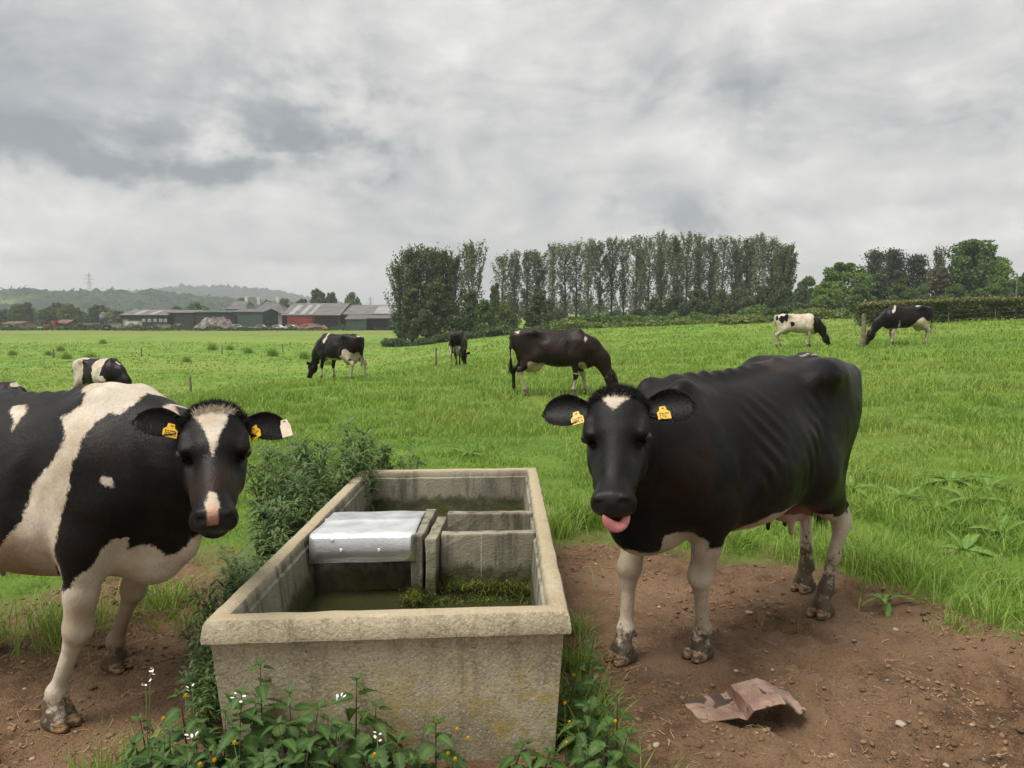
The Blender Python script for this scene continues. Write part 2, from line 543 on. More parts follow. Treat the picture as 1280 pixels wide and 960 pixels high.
def build_grass():
    g = np.random.default_rng(19)
    xs, ys, Ls, Ws, dr = [], [], [], [], []
    # distance bands: from single blades nearby to broad tufts far off, all of one sward
    for y0, y1, dens, L, W in ((3.2, 6, 3300, .088, .0050), (6, 9, 2100, .095, .0068), (9, 14, 950, .11, .010), (14, 22, 380, .115, .015), (22, 36, 125, .12, .025), (36, 62, 26, .12, .05), (62, 118, 5.0, .13, .11)):
        hw = .72 * y1 + .6
        n = int(dens * 2 * hw * (y1 - y0))
        x = g.uniform(-hw, hw, n); y = g.uniform(y0, y1, n)
        keep = np.abs(x) < .72 * y + .6
        x, y = x[keep], y[keep]
        d = dirt_mask(x, y)
        cl = fbm(x * 2.2, y * 2.2, None, 3, 71)
        keep = g.random(len(x)) > np.clip(d * 1.9 - .05 - .25 * np.maximum(0, cl), 0, .997) ** .5
        keep &= g.random(len(x)) < np.clip(.70 + .5 * cl, .18, 1)
        # nothing grows inside the trough
        keep &= ~((x > -1.12) & (x < .24) & (y < 5.5) & (y > 2.5))
        x, y, cl = x[keep], y[keep], cl[keep]
        big = np.clip(fbm(x * .8, y * .8, None, 2, 75), -.6, .9)
        l = L * (1 + .75 * big + .35 * cl) * g.uniform(.55, 1.35, len(x))
        edge = np.exp(-((x - .45) / .35) ** 2) * sstep(7.4, 6.2, y)   # long grass beside the trough
        l = l * (1 + .55 * edge)
        xs.append(x); ys.append(y); Ls.append(l); Ws.append(np.full(len(x), W) * g.uniform(.7, 1.4, len(x)))
    x, y, L, W = map(np.concatenate, (xs, ys, Ls, Ws))
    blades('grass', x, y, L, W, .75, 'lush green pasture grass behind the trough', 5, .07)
    # longer tufts, seed-less, round the trough foot and at the edges of the bare soil
    cx, cy, cr, cn, ch = [], [], [], [], []
    spots = [(.30, 3.1, .10, 200, .17), (.30, 3.5, .09, 150, .14), (.29, 2.85, .10, 200, .20), (.33, 3.9, .08, 90, .12), (.34, 5.75, .12, 300, .26), (.55, 6.05, .16, 380, .28), (.85, 6.15, .16, 320, .26), (1.4, 5.6, .15, 260, .18), (1.65, 5.45, .15, 260, .18), (1.95, 5.25, .12, 160, .16),
             (2.35, 3.95, .10, 90, .10), (2.6, 4.1, .2, 260, .18), (2.9, 3.75, .22, 240, .16), (2.38, 4.85, .2, 360, .26), (2.25, 5.1, .2, 340, .26), (2.5, 4.6, .25, 330, .22), (3.2, 3.45, .2, 160, .13),
             (-2.75, 3.75, .22, 330, .20), (-2.35, 3.95, .22, 330, .20), (-2.9, 3.45, .18, 220, .17), (-2.0, 4.3, .2, 260, .2), (-1.6, 4.0, .18, 170, .15), (-1.35, 2.55, .16, 330, .17), (-1.2, 2.35, .14, 300, .18), (-1.05, 2.22, .16, 330, .18), (-.8, 2.3, .16, 200, .14), (.38, 2.5, .1, 130, .16)]
    X, Y, LL = [], [], []
    for a, b_, r, n, hh in spots:
        q = g.normal(0, r * .55, (n, 2))
        X.append(a + q[:, 0]); Y.append(b_ + q[:, 1]); LL.append(hh * g.uniform(.5, 1.3, n))
    x, y, L = map(np.concatenate, (X, Y, LL))
    ok = ~((x > -1.06) & (x < .19) & (y > 2.66) & (y < 5.4))
    x, y, L = x[ok], y[ok], L[ok]
    blades('grass_tuft', x, y, L, np.full(len(x), .0052) * g.uniform(.6, 1.4, len(x)), .95, 'long grass tufts at the edge of the bare soil and trough foot', 6, .05)
    # trampled straw on the soil
    n = 5200
    x = g.uniform(-3, 4.2, n); y = g.uniform(2.1, 6.0, n)
    ok = (g.random(n) < dirt_mask(x, y)) & ~((x > -1.10) & (x < .22) & (y > 2.6) & (y < 5.45))
    x, y = x[ok], y[ok]
    n = len(x)
    z = ground_z(x, y) + .004
    az = g.uniform(0, 6.28, n); L = g.uniform(.015, .07, n); w = g.uniform(.0008, .0018, n)
    d = np.stack([np.cos(az), np.sin(az), g.normal(0, .12, n)], 1); s_ = np.stack([-np.sin(az), np.cos(az), 0 * az], 1)
    c = np.stack([x, y, z], 1); k = np.stack([0 * x, 0 * x, L * g.uniform(.0, .12, n)], 1)
    m1 = c + k + s_ * (L * g.normal(0, .12, n))[:, None]
    V = np.stack([c - d * L[:, None] / 2 - s_ * w[:, None], c - d * L[:, None] / 2 + s_ * w[:, None], m1 - s_ * w[:, None], m1 + s_ * w[:, None], c + d * L[:, None] / 2 - s_ * w[:, None], c + d * L[:, None] / 2 + s_ * w[:, None]], 1).reshape(-1, 3)
    b = np.arange(n)[:, None] * 6
    Q = np.concatenate([b + np.array([[0, 1, 3, 2]]), b + np.array([[2, 3, 5, 4]])])
    o = obj('straw', mesh_np('straw', V, Q, simple_mat('dry_straw', (.26, .19, .10), .8, .5, 6), True))
    tag(o, 'scattered bits of dry straw trodden into the brown soil', 'straw'); o['kind'] = 'stuff'


build_grass()


# ------------------------------------------------------------ clods, gravel, pebbles
def lump(seed, n=10, rough=.35):
    g = np.random.default_rng(seed)
    bm = bmesh.new(); bmesh.ops.create_icosphere(bm, subdivisions=1 if n < 40 else 2, radius=1.0)
    V = np.array([v.co for v in bm.verts]); Fq = np.array([[v.index for v in f.verts] for f in bm.faces])
    bm.free()
    off = g.uniform(0, 50, 3)
    k = 1 + rough * fbm(V[:, 0] * 1.3 + off[0], V[:, 1] * 1.3 + off[1], V[:, 2] * 1.3 + off[2], 2, seed)
    V = V * k[:, None] * np.array([1, g.uniform(.6, .95), g.uniform(.4, .65)])
    return V, Fq


def build_clods():
    g = np.random.default_rng(29)
    base = [lump(100 + i, 10, .5) for i in range(6)]
    for name, n, rmin, rmax, mat, lab in (
            ('clods', 30000, .0025, .018, None, 'crumbs and clods of dry brown earth on bare ground'),
            ('gravel', 2400, .0025, .007, simple_mat('gravel_grey', (.30, .25, .20), .85, .4, 9), 'fine grey gravel bits strewn over the brown soil')):
        if mat is None:
            mat = simple_mat('dry_clod', (.185, .112, .065), .95, .5, 5, bump=.5, spec=.15)
        x = g.uniform(-3.2, 4.6, n); y = 1.9 + 4.2 * g.random(n) ** 1.2
        keep = (g.random(n) < dirt_mask(x, y) * np.clip(.55 + 1.0 * fbm(x * 1.6, y * 1.6, None, 3, 81), .06, 1)) & ~((x > -1.09) & (x < .21) & (y > 2.64) & (y < 5.42))
        x, y = x[keep], y[keep]; n = len(x)
        r = rmin + (rmax - rmin) * g.random(n) ** 3.0
        z = ground_z(x, y) + r * .12
        az = g.uniform(0, 6.28, n); c, s_ = np.cos(az), np.sin(az)
        Vs, Fs, o = [], [], 0
        kind = g.integers(0, 6, n)
        for k in range(6):
            q = np.where(kind == k)[0]
            V0, F0 = base[k]
            P = V0[None] * r[q][:, None, None]
            W = np.stack([P[..., 0] * c[q][:, None] - P[..., 1] * s_[q][:, None] + x[q][:, None], P[..., 0] * s_[q][:, None] + P[..., 1] * c[q][:, None] + y[q][:, None], P[..., 2] + z[q][:, None]], -1)
            Vs.append(W.reshape(-1, 3)); Fs.append((F0[None] + (np.arange(len(q)) * len(V0))[:, None, None]).reshape(-1, 3) + o)
            o += len(q) * len(V0)
        ob = obj(name, mesh_np(name, np.concatenate(Vs), np.concatenate(Fs), mat, False))
        tag(ob, lab, 'soil' if name == 'clods' else 'gravel'); ob['kind'] = 'stuff'
    # pebbles that can be told apart, from the photograph
    pm = [simple_mat('pebble_pale', (.34, .28, .22), .8, .25, 25, bump=.3), simple_mat('pebble_dark', (.17, .13, .10), .85, .3, 25, bump=.3)]
    meshes = []
    for i in range(5):
        V, Fq = lump(300 + i, 60, .28)
        for mt in pm:
            meshes.append(mesh_np('pebble', V, Fq, mt, True))
    px = [(1004, 879, 9), (730, 660, 6), (1126, 901, 13), (1070, 868, 7), (936, 765, 9), (921, 781, 6), (824, 757, 5), (805, 815, 7), (966, 831, 5), (1236, 895, 6), (1184, 934, 7), (1230, 945, 6), (1173, 919, 5), (1068, 800, 6), (900, 725, 5), (1010, 720, 6), (920, 830, 6), (818, 700, 5), (1120, 780, 7), (1090, 760, 5),
          (820, 933, 10), (865, 880, 6), (745, 705, 5), (712, 662, 4), (1160, 855, 5), (1250, 870, 6), (1110, 845, 5), (960, 800, 5), (1040, 930, 7), (890, 925, 6), (1215, 905, 5), (60, 770, 5), (30, 850, 6), (100, 870, 5), (200, 760, 5), (120, 930, 7), (40, 940, 6), (20, 800, 5), (190, 720, 4), (1030, 850, 5)]
    for i, (a, b_, s_) in enumerate(px):
        p = at_height(a, b_)
        r = s_ / 2 / FPX * np.linalg.norm(p - [0, 0, CAM_H])
        o = obj('pebble', meshes[(i * 7) % len(meshes)])
        o.location = (p[0], p[1], float(ground_z(p[0], p[1])) + r * .18)
        o.scale = (r, r, r * .9); o.rotation_euler = (0, 0, i * 2.4)
        tag(o, 'small loose pebble lying on the trodden brown soil', 'pebble', 'pebbles on the bare ground')


build_clods()
# ------------------------------------------------------------ cows: one continuous body surface per animal
class Field:
    """Signed distances on a grid; shapes melt together; the zero level becomes the animal's skin."""
    def __init__(s, lo, hi, h):
        s.lo = np.array(lo, float); s.h = h
        s.n = np.ceil((np.array(hi, float) - s.lo) / h).astype(int) + 1
        s.ax = [(s.lo[i] + h * np.arange(s.n[i])).astype(np.float32) for i in range(3)]
        s.d = np.full(tuple(s.n), 0.5, np.float32)

    def sl(s, lo, hi):
        a = np.maximum(np.floor((np.array(lo) - s.lo) / s.h).astype(int), 0)
        b = np.minimum(np.ceil((np.array(hi) - s.lo) / s.h).astype(int) + 1, s.n)
        if (b <= a).any():
            return None, None
        S = tuple(slice(a[i], b[i]) for i in range(3))
        X = s.ax[0][S[0]][:, None, None]; Y = s.ax[1][S[1]][None, :, None]; Z = s.ax[2][S[2]][None, None, :]
        return S, (X, Y, Z)

    def union(s, S, d, k):
        c = s.d[S]
        hh = np.clip(0.5 + 0.5 * (c - d) / k, 0, 1)
        s.d[S] = c * (1 - hh) + d * hh - k * hh * (1 - hh)

    def carve(s, S, d, k):
        c = s.d[S]
        hh = np.clip(0.5 - 0.5 * (c + d) / k, 0, 1)
        s.d[S] = c * (1 - hh) - d * hh + k * hh * (1 - hh)

    def cone(s, a, b, ra, rb, k=0.03, side=(0, 1, 0), q=1.0, neg=False):
        a = np.array(a, float); b = np.array(b, float)
        m = max(ra, rb) * max(1, q) + k + 2 * s.h
        S, C = s.sl(np.minimum(a, b) - m, np.maximum(a, b) + m)
        if S is None:
            return
        X, Y, Z = C
        e = b - a; L = e @ e + 1e-9
        t = np.clip(((X - a[0]) * e[0] + (Y - a[1]) * e[1] + (Z - a[2]) * e[2]) / L, 0, 1)
        vx = X - a[0] - t * e[0]; vy = Y - a[1] - t * e[1]; vz = Z - a[2] - t * e[2]
        r = ra + (rb - ra) * t
        if q == 1.0:
            d = np.sqrt(vx * vx + vy * vy + vz * vz) - r
        else:
            sd_ = np.array(side, float); sd_ /= np.linalg.norm(sd_)
            w = vx * sd_[0] + vy * sd_[1] + vz * sd_[2]
            d = (np.sqrt(np.maximum(vx * vx + vy * vy + vz * vz - w * w, 0) + (w / q) ** 2) - r) * min(1, q)
        (s.carve if neg else s.union)(S, d.astype(np.float32), k)

    def ell(s, c, r, k=0.03, M=None, neg=False):
        c = np.array(c, float); r = np.array(r, float)
        m = r.max() + k + 2 * s.h
        S, C = s.sl(c - m, c + m)
        if S is None:
            return
        P = [C[i] - c[i] for i in range(3)]
        if M is not None:
            P = [P[0] * M[0, j] + P[1] * M[1, j] + P[2] * M[2, j] for j in range(3)]
        k0 = np.sqrt((P[0] / r[0]) ** 2 + (P[1] / r[1]) ** 2 + (P[2] / r[2]) ** 2)
        k1 = np.sqrt((P[0] / r[0] ** 2) ** 2 + (P[1] / r[1] ** 2) ** 2 + (P[2] / r[2] ** 2) ** 2) + 1e-6
        d = k0 * (k0 - 1) / k1
        d = np.where(k0 < 0.05, -r.min(), d)
        (s.carve if neg else s.union)(S, d.astype(np.float32), k)

    def nets(s):
        """Surface nets: one vertex per crossed cell, one quad per crossed grid edge."""
        d = s.d; neg = d < 0
        nx, ny, nz = d.shape
        cnt = np.zeros((nx - 1, ny - 1, nz - 1), np.int8)
        for i in (0, 1):
            for j in (0, 1):
                for k in (0, 1):
                    cnt += neg[i:nx - 1 + i, j:ny - 1 + j, k:nz - 1 + k]
        cell = np.argwhere((cnt > 0) & (cnt < 8))
        idx = np.full(cnt.shape, -1, np.int32); idx[tuple(cell.T)] = np.arange(len(cell))
        acc = np.zeros((len(cell), 3)); num = np.zeros(len(cell))
        cor = [(i, j, k) for i in (0, 1) for j in (0, 1) for k in (0, 1)]
        val = {c: d[tuple((cell + c).T)] for c in cor}
        for a in cor:
            for ax in range(3):
                if a[ax] == 0:
                    b = list(a); b[ax] = 1; b = tuple(b)
                    va, vb = val[a], val[b]
                    m = (va < 0) != (vb < 0)
                    t = np.where(m, va / np.where(m, va - vb, 1), 0)
                    p = np.array(a, float)[None] + np.zeros((len(cell), 3)); p[:, ax] += t
                    acc[m] += p[m]; num[m] += 1
        V = s.lo + s.h * (cell + acc / num[:, None])
        Q = []
        for ax in range(3):
            sl0 = [slice(None)] * 3; sl1 = [slice(None)] * 3
            sl0[ax] = slice(0, -1); sl1[ax] = slice(1, None)
            n0, n1 = neg[tuple(sl0)], neg[tuple(sl1)]
            e = np.argwhere(n0 != n1)
            u, w = (ax + 1) % 3, (ax + 2) % 3
            ok = (e[:, u] > 0) & (e[:, w] > 0) & (e[:, u] < d.shape[u] - 1) & (e[:, w] < d.shape[w] - 1)
            e = e[ok]
            du = np.zeros(3, int); du[u] = 1; dw = np.zeros(3, int); dw[w] = 1
            q = np.stack([idx[tuple((e - du - dw).T)], idx[tuple((e - dw).T)], idx[tuple(e.T)], idx[tuple((e - du).T)]], 1)
            fl = ~n0[tuple(e.T)]
            q[fl] = q[fl][:, ::-1]
            Q.append(q)
        return V, np.concatenate(Q)


def unit(v):
    v = np.array(v, float); return v / np.linalg.norm(v)


def smooth_verts(V, Q, it=2, lam=0.5):
    e = np.concatenate([Q[:, [0, 1]], Q[:, [1, 2]], Q[:, [2, 3]], Q[:, [3, 0]]])
    deg = np.bincount(e.ravel(), minlength=len(V))[:, None]
    for i in range(it):
        A = np.zeros_like(V)
        for ax in range(3):
            A[:, ax] = np.bincount(e[:, 0], V[e[:, 1], ax], len(V)) + np.bincount(e[:, 1], V[e[:, 0], ax], len(V))
        V = V + lam * (A / np.maximum(deg, 1) - V)
    return V


TR = np.array([  # x, top, bottom, half width, upper exponent, height of the widest point (fraction)
    (-.93, 1.21, 1.05, .05, 2.2, .55), (-.885, 1.285, .95, .13, 2.4, .60), (-.78, 1.335, .84, .19, 2.4, .62),
    (-.62, 1.365, .77, .225, 2.6, .60), (-.45, 1.385, .72, .255, 2.6, .55), (-.25, 1.375, .655, .310, 2.1, .44),
    (0.0, 1.355, .60, .355, 1.85, .40), (.22, 1.355, .605, .335, 1.75, .42), (.40, 1.375, .62, .285, 1.60, .48),
    (.54, 1.355, .625, .255, 1.6, .50), (.66, 1.27, .64, .215, 1.8, .50), (.76, 1.17, .74, .17, 2.0, .50), (.83, 1.02, .82, .06, 2.0, .50)])


def trunk(F, lean=0.0, gaunt=1.0, k=0.02, belly=0.0):
    S, (X, Y, Z) = F.sl((-1.05, -.55, .45), (.95, .55, 1.55))
    xs = X[:, 0, 0]
    xc = np.clip(xs, -.93, .83)
    def cur(j):
        # smooth interpolation of the stations
        t = TR[:, 0]
        y = np.interp(xc, t, TR[:, j])
        return y
    ker = np.hanning(int(0.14 / F.h) * 2 + 3); ker /= ker.sum()
    def sm(a):
        p = len(ker) // 2
        return np.convolve(np.pad(a, p, mode='edge'), ker, 'valid')
    top, bot, w, n, fr = (sm(cur(j))[:, None, None].astype(np.float32) for j in range(1, 6))
    bot = bot - belly * np.exp(-((xs[:, None, None] + .05) / .4) ** 2)
    zc = bot + (top - bot) * fr
    up = Z > zc
    hh = np.where(up, top - zc, zc - bot)
    ne = np.where(up, n, 2.3)
    yy = np.abs(Y) / w; zz = np.abs(Z - zc) / hh
    r = (yy ** ne + zz ** ne + 1e-6) ** (1 / ne)
    gl = np.sqrt((yy / w) ** 2 + (zz / hh) ** 2) / np.maximum(np.sqrt(yy ** 2 + zz ** 2), 1e-3)
    d = (r - 1) / np.maximum(gl, 1.0)
    dx = np.abs(X - np.clip(X, -.93, .83))
    d = np.where(dx > 0, np.sqrt(np.maximum(d, 0) ** 2 + dx ** 2), d)
    # ribs
    side = sstep(.14, .24, np.abs(Y)) * sstep(.72, .92, Z) * sstep(1.34, 1.20, Z) * sstep(-.42, -.28, X) * sstep(.30, .12, X)
    ph = (X - .55 * (Z - 1.0) - .35 * (Z - 1.0) ** 2) / .088 + .25 * np.sin(9 * Z + 4 * X)
    d = d - gaunt * .0030 * side * (.45 + .55 * np.sin(11 * X + 5 * Z)) * np.sin(2 * np.pi * ph)
    F.union(S, d.astype(np.float32), k)


FORE = dict(hoof=(.50, .17))
HIND = dict(hoof=(-.74, .18))


def fore_leg(F, hx, hy, s, adv=0.0):
    k = .03
    sh = (.52, .17 * s, 1.08); el = (.40 + adv, .215 * s, .80)
    dx, dy = hx - .50, hy - .17 * s
    kn = (.485 + .55 * dx + .45 * adv, .18 * s + .55 * dy, .44)
    fe = (.475 + .93 * dx, .175 * s + .93 * dy, .145)
    F.cone(sh, el, .17, .115, .07, q=.62)
    F.cone((.62, .15 * s, 1.00), (.50, .2 * s, .82), .11, .09, .06, q=.75)
    mid = tuple(np.array(el) * .45 + np.array(kn) * .55)
    F.cone(el, mid, .105, .068, .05, q=.80)
    F.cone(mid, kn, .066, .052, .03)
    F.ell(kn, (.057, .052, .066), .03)
    kb = tuple(np.array(kn) * .75 + np.array(fe) * .25)
    F.cone(kn, kb, .05, .036, .02)
    F.cone(kb, fe, .036, .034, .02, q=.9)
    hoof_end(F, fe, hx, hy)


def hind_leg(F, hx, hy, s):
    dx, dy = hx + .74, hy - .18 * s
    hip = (-.60, .13 * s, 1.12); st = (-.42 + .25 * dx, .225 * s + .15 * dy, .84)
    hk = (-.83 + .62 * dx, .185 * s + .6 * dy, .52)
    fe = (-.775 + .96 * dx, .18 * s + .95 * dy, .15)
    F.cone(hip, st, .22, .15, .08, q=.55)
    F.cone((-.78, .12 * s, 1.10), (-.68 + .4 * dx, .16 * s + .4 * dy, .80), .14, .105, .08, q=.6)
    gk = tuple(np.array(st) * .45 + np.array(hk) * .55)
    F.cone(st, gk, .135, .082, .06, q=.70)
    F.cone((-.66 + .35 * dx, .165 * s + .4 * dy, .82), gk, .10, .075, .05, q=.7)
    F.cone(gk, hk, .078, .05, .03, q=.75)
    F.cone((hk[0] - .028, hk[1], hk[2] + .10), (hk[0] - .03, hk[1], hk[2] + .0), .022, .030, .03)
    F.ell((hk[0], hk[1], hk[2] - .01), (.062, .045, .075), .03)
    F.cone((hk[0] + .005, hk[1], hk[2] - .05), fe, .042, .038, .02, q=.85)
    hoof_end(F, fe, hx, hy, .03)


def hoof_end(F, fe, hx, hy, back=.0):
    F.ell(fe, (.045, .041, .046), .025)
    c = np.array([hx + .005, hy, .075])
    F.cone(fe, c, .037, .042, .02)
    for e in (-1, 1):
        F.cone((hx - .005, hy + e * .027, .068), (hx + .060, hy + e * .030, .010), .034, .021, .010)
        F.cone((hx - .035, hy + e * .028, .030), (hx + .050, hy + e * .031, .008), .034, .024, .010)
        F.ell((fe[0] - .047, fe[1] + e * .020, fe[2] - .03), (.013, .011, .016), .012)
    F.cone((hx + .12, hy, .0), (hx + .03, hy, .050), .008, .005, .006, neg=True)


class HeadFrame:
    def __init__(s, O, f, up, sc=1.0):
        s.O = np.array(O, float); s.s = sc
        x = unit(f); z = np.array(up, float); z = unit(z - x * (z @ x)); y = np.cross(z, x)
        s.M = np.stack([x, y, z], 1)

    def p(s, *a):
        return s.O + s.s * (s.M @ np.array(a, float))

    def inv(s, P):
        return ((P - s.O) @ s.M) / s.s


def head(F, H, open_mouth=False):
    s = H.s; sy = H.M[:, 1]; M = H.M
    def cone(a, b, ra, rb, k, q=1.0, neg=False):
        F.cone(H.p(*a), H.p(*b), ra * s, rb * s, k * s, side=sy, q=q, neg=neg)
    def ell(c, r, k, neg=False):
        F.ell(H.p(*c), np.array(r) * s, k * s, M, neg)
    ell((.055, 0, -.022), (.095, .112, .085), .04)              # cranium
    ell((.00, 0, .004), (.05, .078, .045), .04)                  # poll
    cone((.06, 0, -.016), (.16, 0, -.020), .074, .068, .03, q=1.50)  # broad forehead
    cone((.15, 0, -.030), (.33, 0, -.046), .072, .049, .03, q=1.04)   # nasal bridge
    cone((.30, 0, -.046), (.45, 0, -.060), .049, .047, .03, q=1.10)
    for e in (-1, 1):
        ell((.13, e * .068, -.130), (.105, .040, .085), .05)     # cheek
        cone((.07, e * .066, -.155), (.20, e * .056, -.175), .042, .036, .05)
        cone((.20, e * .050, -.168), (.42, e * .028, -.125), .036, .026, .05)  # jaw
        ell((.158, e * .108, -.030), (.044, .026, .032), .025)      # orbit
        cone((.105, e * .110, .002), (.185, e * .104, -.002), .018, .014, .022)  # brow
        ell((.225, e * .088, -.045), (.045, .018, .022), .03, neg=True)   # hollow below the eye
        cone((.22, e * .082, -.085), (.36, e * .056, -.095), .024, .020, .04)  # facial crest
        ell((.07, e * .115, -.07), (.05, .022, .03), .03, neg=True)      # temple
    cone((.22, 0, -.10), (.42, 0, -.10), .060, .046, .05, q=1.0)
    ell((.455, 0, -.078), (.056, .073, .056), .03)              # muzzle
    cone((.452, -.040, -.100), (.452, .040, -.100), .040, .040, .03)
    ell((.480, 0, -.052), (.030, .058, .042), .018)               # nose pad
    for e in (-1, 1):
        ell((.478, e * .048, -.042), (.026, .020, .026), .012)      # wing of the nostril
    ell((.435, 0, -.152), (.055, .048, .026), .025)              # chin
    cone((.492, -.04, -.128), (.492, .04, -.128), .006, .006, .008, neg=True)
    for e in (-1, 1):
        cone((.39, e * .078, -.128), (.485, e * .045, -.128), .006, .006, .010, neg=True)
        ell((.506, e * .040, -.044), (.024, .013, .011), .008, neg=True)    # nostril
        ell((.502, e * .054, -.050), (.022, .009, .015), .010, neg=True)
        ell((.182, e * .139, -.032), (.022, .018, .013), .010, neg=True)    # eye opening
    cone((.515, 0, -.05), (.512, 0, -.11), .005, .005, .010, neg=True)  # groove of the upper lip


def ear_mesh(H, e, out, fwd, L=.20, W=.062, n=14, m=11, droop=.03, cup=.55):
    """A leaf-shaped cupped ear as a thick shell; e = +1 left, -1 right. Directions in the head frame."""
    base = np.array([.028, e * .098, -.018])
    o = unit(out); f = unit(np.array(fwd) - o * (np.array(fwd) @ o)); sd = np.cross(o, f)
    G = []
    for i in range(n):
        u = i / (n - 1)
        w = W * (math.sqrt(max(0.0, 1 - ((u - .56) / .445) ** 2)) if u > .56 else .40 + .60 * math.sin(math.pi * .5 * u / .56) ** 1.3) + .002
        c = base + o * (L * u) + np.array([0, 0, -droop * u * u])
        for j in range(m):
            v = -1 + 2 * j / (m - 1)
            ang = v * (1.15 + .75 * (1 - u))
            G.append(c + sd * w * math.sin(ang) / 1.0 + f * (cup * w * (1 - math.cos(ang)) - .012 * (1 - u)))
    G = np.array(G).reshape(n, m, 3)
    gu = np.gradient(G, axis=0); gv = np.gradient(G, axis=1)
    N = np.cross(gu, gv); N /= np.linalg.norm(N, axis=2, keepdims=True) + 1e-9
    if (N.reshape(-1, 3) @ f).mean() < 0:
        N = -N
    th = (.011 * (1 - np.linspace(0, 1, n) * .6))[:, None, None] * (1 - .6 * np.abs(np.linspace(-1, 1, m)) ** 3)[None, :, None]
    A = (G + N * th * .5).reshape(-1, 3); B = (G - N * th * .5).reshape(-1, 3)
    V = np.concatenate([A, B])
    V = H.O + H.s * (V @ H.M.T)
    Fq = []
    for i in range(n - 1):
        for j in range(m - 1):
            a = i * m + j
            Fq.append((a, a + 1, a + m + 1, a + m)); q = n * m
            Fq.append((q + a, q + a + m, q + a + m + 1, q + a + 1))
    q = n * m
    for i in range(n - 1):
        for j in (0, m - 1):
            a = i * m + j; t = (a, a + m, q + a + m, q + a)
            Fq.append(t if j == 0 else t[::-1])
    for j in range(m - 1):
        a = (n - 1) * m + j
        Fq.append((a, a + 1, q + a + 1, q + a))
    mid = H.O + H.s * (H.M @ (G[int(n * .42), m // 2] + N[int(n * .42), m // 2] * .009))
    return V, np.array(Fq), mid, H.M @ f, H.M @ o


def hide_material():
    m, t, b = material('cow_hide')
    tc = t.add('ShaderNodeTexCoord').outputs['Object']
    edge = t.noise(tc, 55.0, 3.0, 0.65)
    hair = t.noise(t.scale(tc, (1.0, 1.0, 0.28)), 260.0, 2.0, 0.6)
    wsd = t.attr('white')
    w = t.math('ADD', wsd, t.math('MULTIPLY', t.math('SUBTRACT', edge, 0.5), 0.028))
    w = t.math('ADD', w, t.math('MULTIPLY', t.math('SUBTRACT', hair, 0.5), 0.020))
    wf = t.maprange(w, -0.0055, 0.0055)
    big = t.noise(tc, 3.5, 4.0, 0.6)
    black = t.mix(t.maprange(big, 0.35, 0.7), (0.0030, 0.0028, 0.0027), (0.0062, 0.0052, 0.0044))
    black = t.mix(t.math('MULTIPLY', t.attr('brown'), t.maprange(big, 0.3, 0.6, 0.3, 1.0)), black, (0.036, 0.018, 0.010))
    clump = t.noise(t.scale(tc, (1.0, 1.0, 0.30)), 95.0, 4.0, 0.65)
    black = t.mix(t.maprange(clump, 0.48, 0.78, 0.0, 0.55), black, (0.0135, 0.0112, 0.0094))  # paler streaks put the sheen of hair clumps into the coat colour
    white = t.mix(t.maprange(t.noise(tc, 5.0, 5.0, 0.65), 0.32, 0.68), (0.40, 0.32, 0.225), (0.60, 0.54, 0.445))
    white = t.mix(t.attr('soil'), white, (0.23, 0.165, 0.10))
    white = t.mix(t.maprange(hair, 0.35, 0.7, 0.25, 0.0), white, (0.26, 0.20, 0.14))
    white = t.mix(t.maprange(clump, 0.46, 0.30, 0.0, 0.45), white, (0.28, 0.22, 0.15))
    col = t.mix(wf, black, white)
    # splashes of mud on the legs
    mudn = t.noise(tc, 26.0, 5.0, 0.7)
    mud = t.attr('mud')
    mf = t.maprange(t.math('ADD', t.math('MULTIPLY', mud, 0.60), mudn), 0.74, 0.98)
    flecks = t.maprange(t.noise(t.scale(tc, (1, 1, 0.45)), 60.0, 2.0, 0.5), 0.66, 0.70)
    fl = t.math('MULTIPLY', flecks, t.maprange(mud, 0.04, 0.25, 0.0, 0.85))
    col = t.mix(fl, col, (0.028, 0.024, 0.019))
    col = t.mix(mf, col, t.mix(mudn, (0.040, 0.030, 0.021), (0.125, 0.090, 0.058)))
    col = t.mix(t.attr('pink'), col, t.mix(big, (0.42, 0.20, 0.14), (0.55, 0.33, 0.24)))
    col = t.mix(t.attr('wet'), col, t.mix(t.noise(tc, 150.0, 2.0), (0.012, 0.012, 0.0125), (0.030, 0.029, 0.029)))
    horn = t.mix(t.maprange(t.noise(t.scale(tc, (1, 1, 3)), 24.0, 5.0, 0.7), 0.38, 0.58), (0.33, 0.19, 0.095), (0.055, 0.042, 0.03))
    col = t.mix(t.attr('horn'), col, horn)
    t.link(col, b.inputs['Base Color'])
    rough = t.maprange(t.noise(tc, 8.0, 3.0), 0.3, 0.7, 0.36, 0.50)
    rough = t.math('SUBTRACT', rough, t.math('MULTIPLY', t.attr('wet'), 0.20))
    t.link(rough, b.inputs['Roughness'])
    b.inputs['Specular IOR Level'].default_value = 0.165
    b.inputs['Sheen Weight'].default_value = 0.012
    b.inputs['Sheen Roughness'].default_value = 0.45
    b.inputs['Sheen Tint'].default_value = (0.85, 0.80, 0.74, 1)
    bp = t.add('ShaderNodeBump'); bp.inputs['Strength'].default_value = 0.42; bp.inputs['Distance'].default_value = 0.004
    t.link(t.math('ADD', t.math('ADD', hair, t.math('MULTIPLY', clump, 1.2)), t.math('MULTIPLY', t.noise(tc, 38.0, 3.0), 0.9)), bp.inputs['Height'])
    t.link(bp.outputs[0], b.inputs['Normal'])
    return m


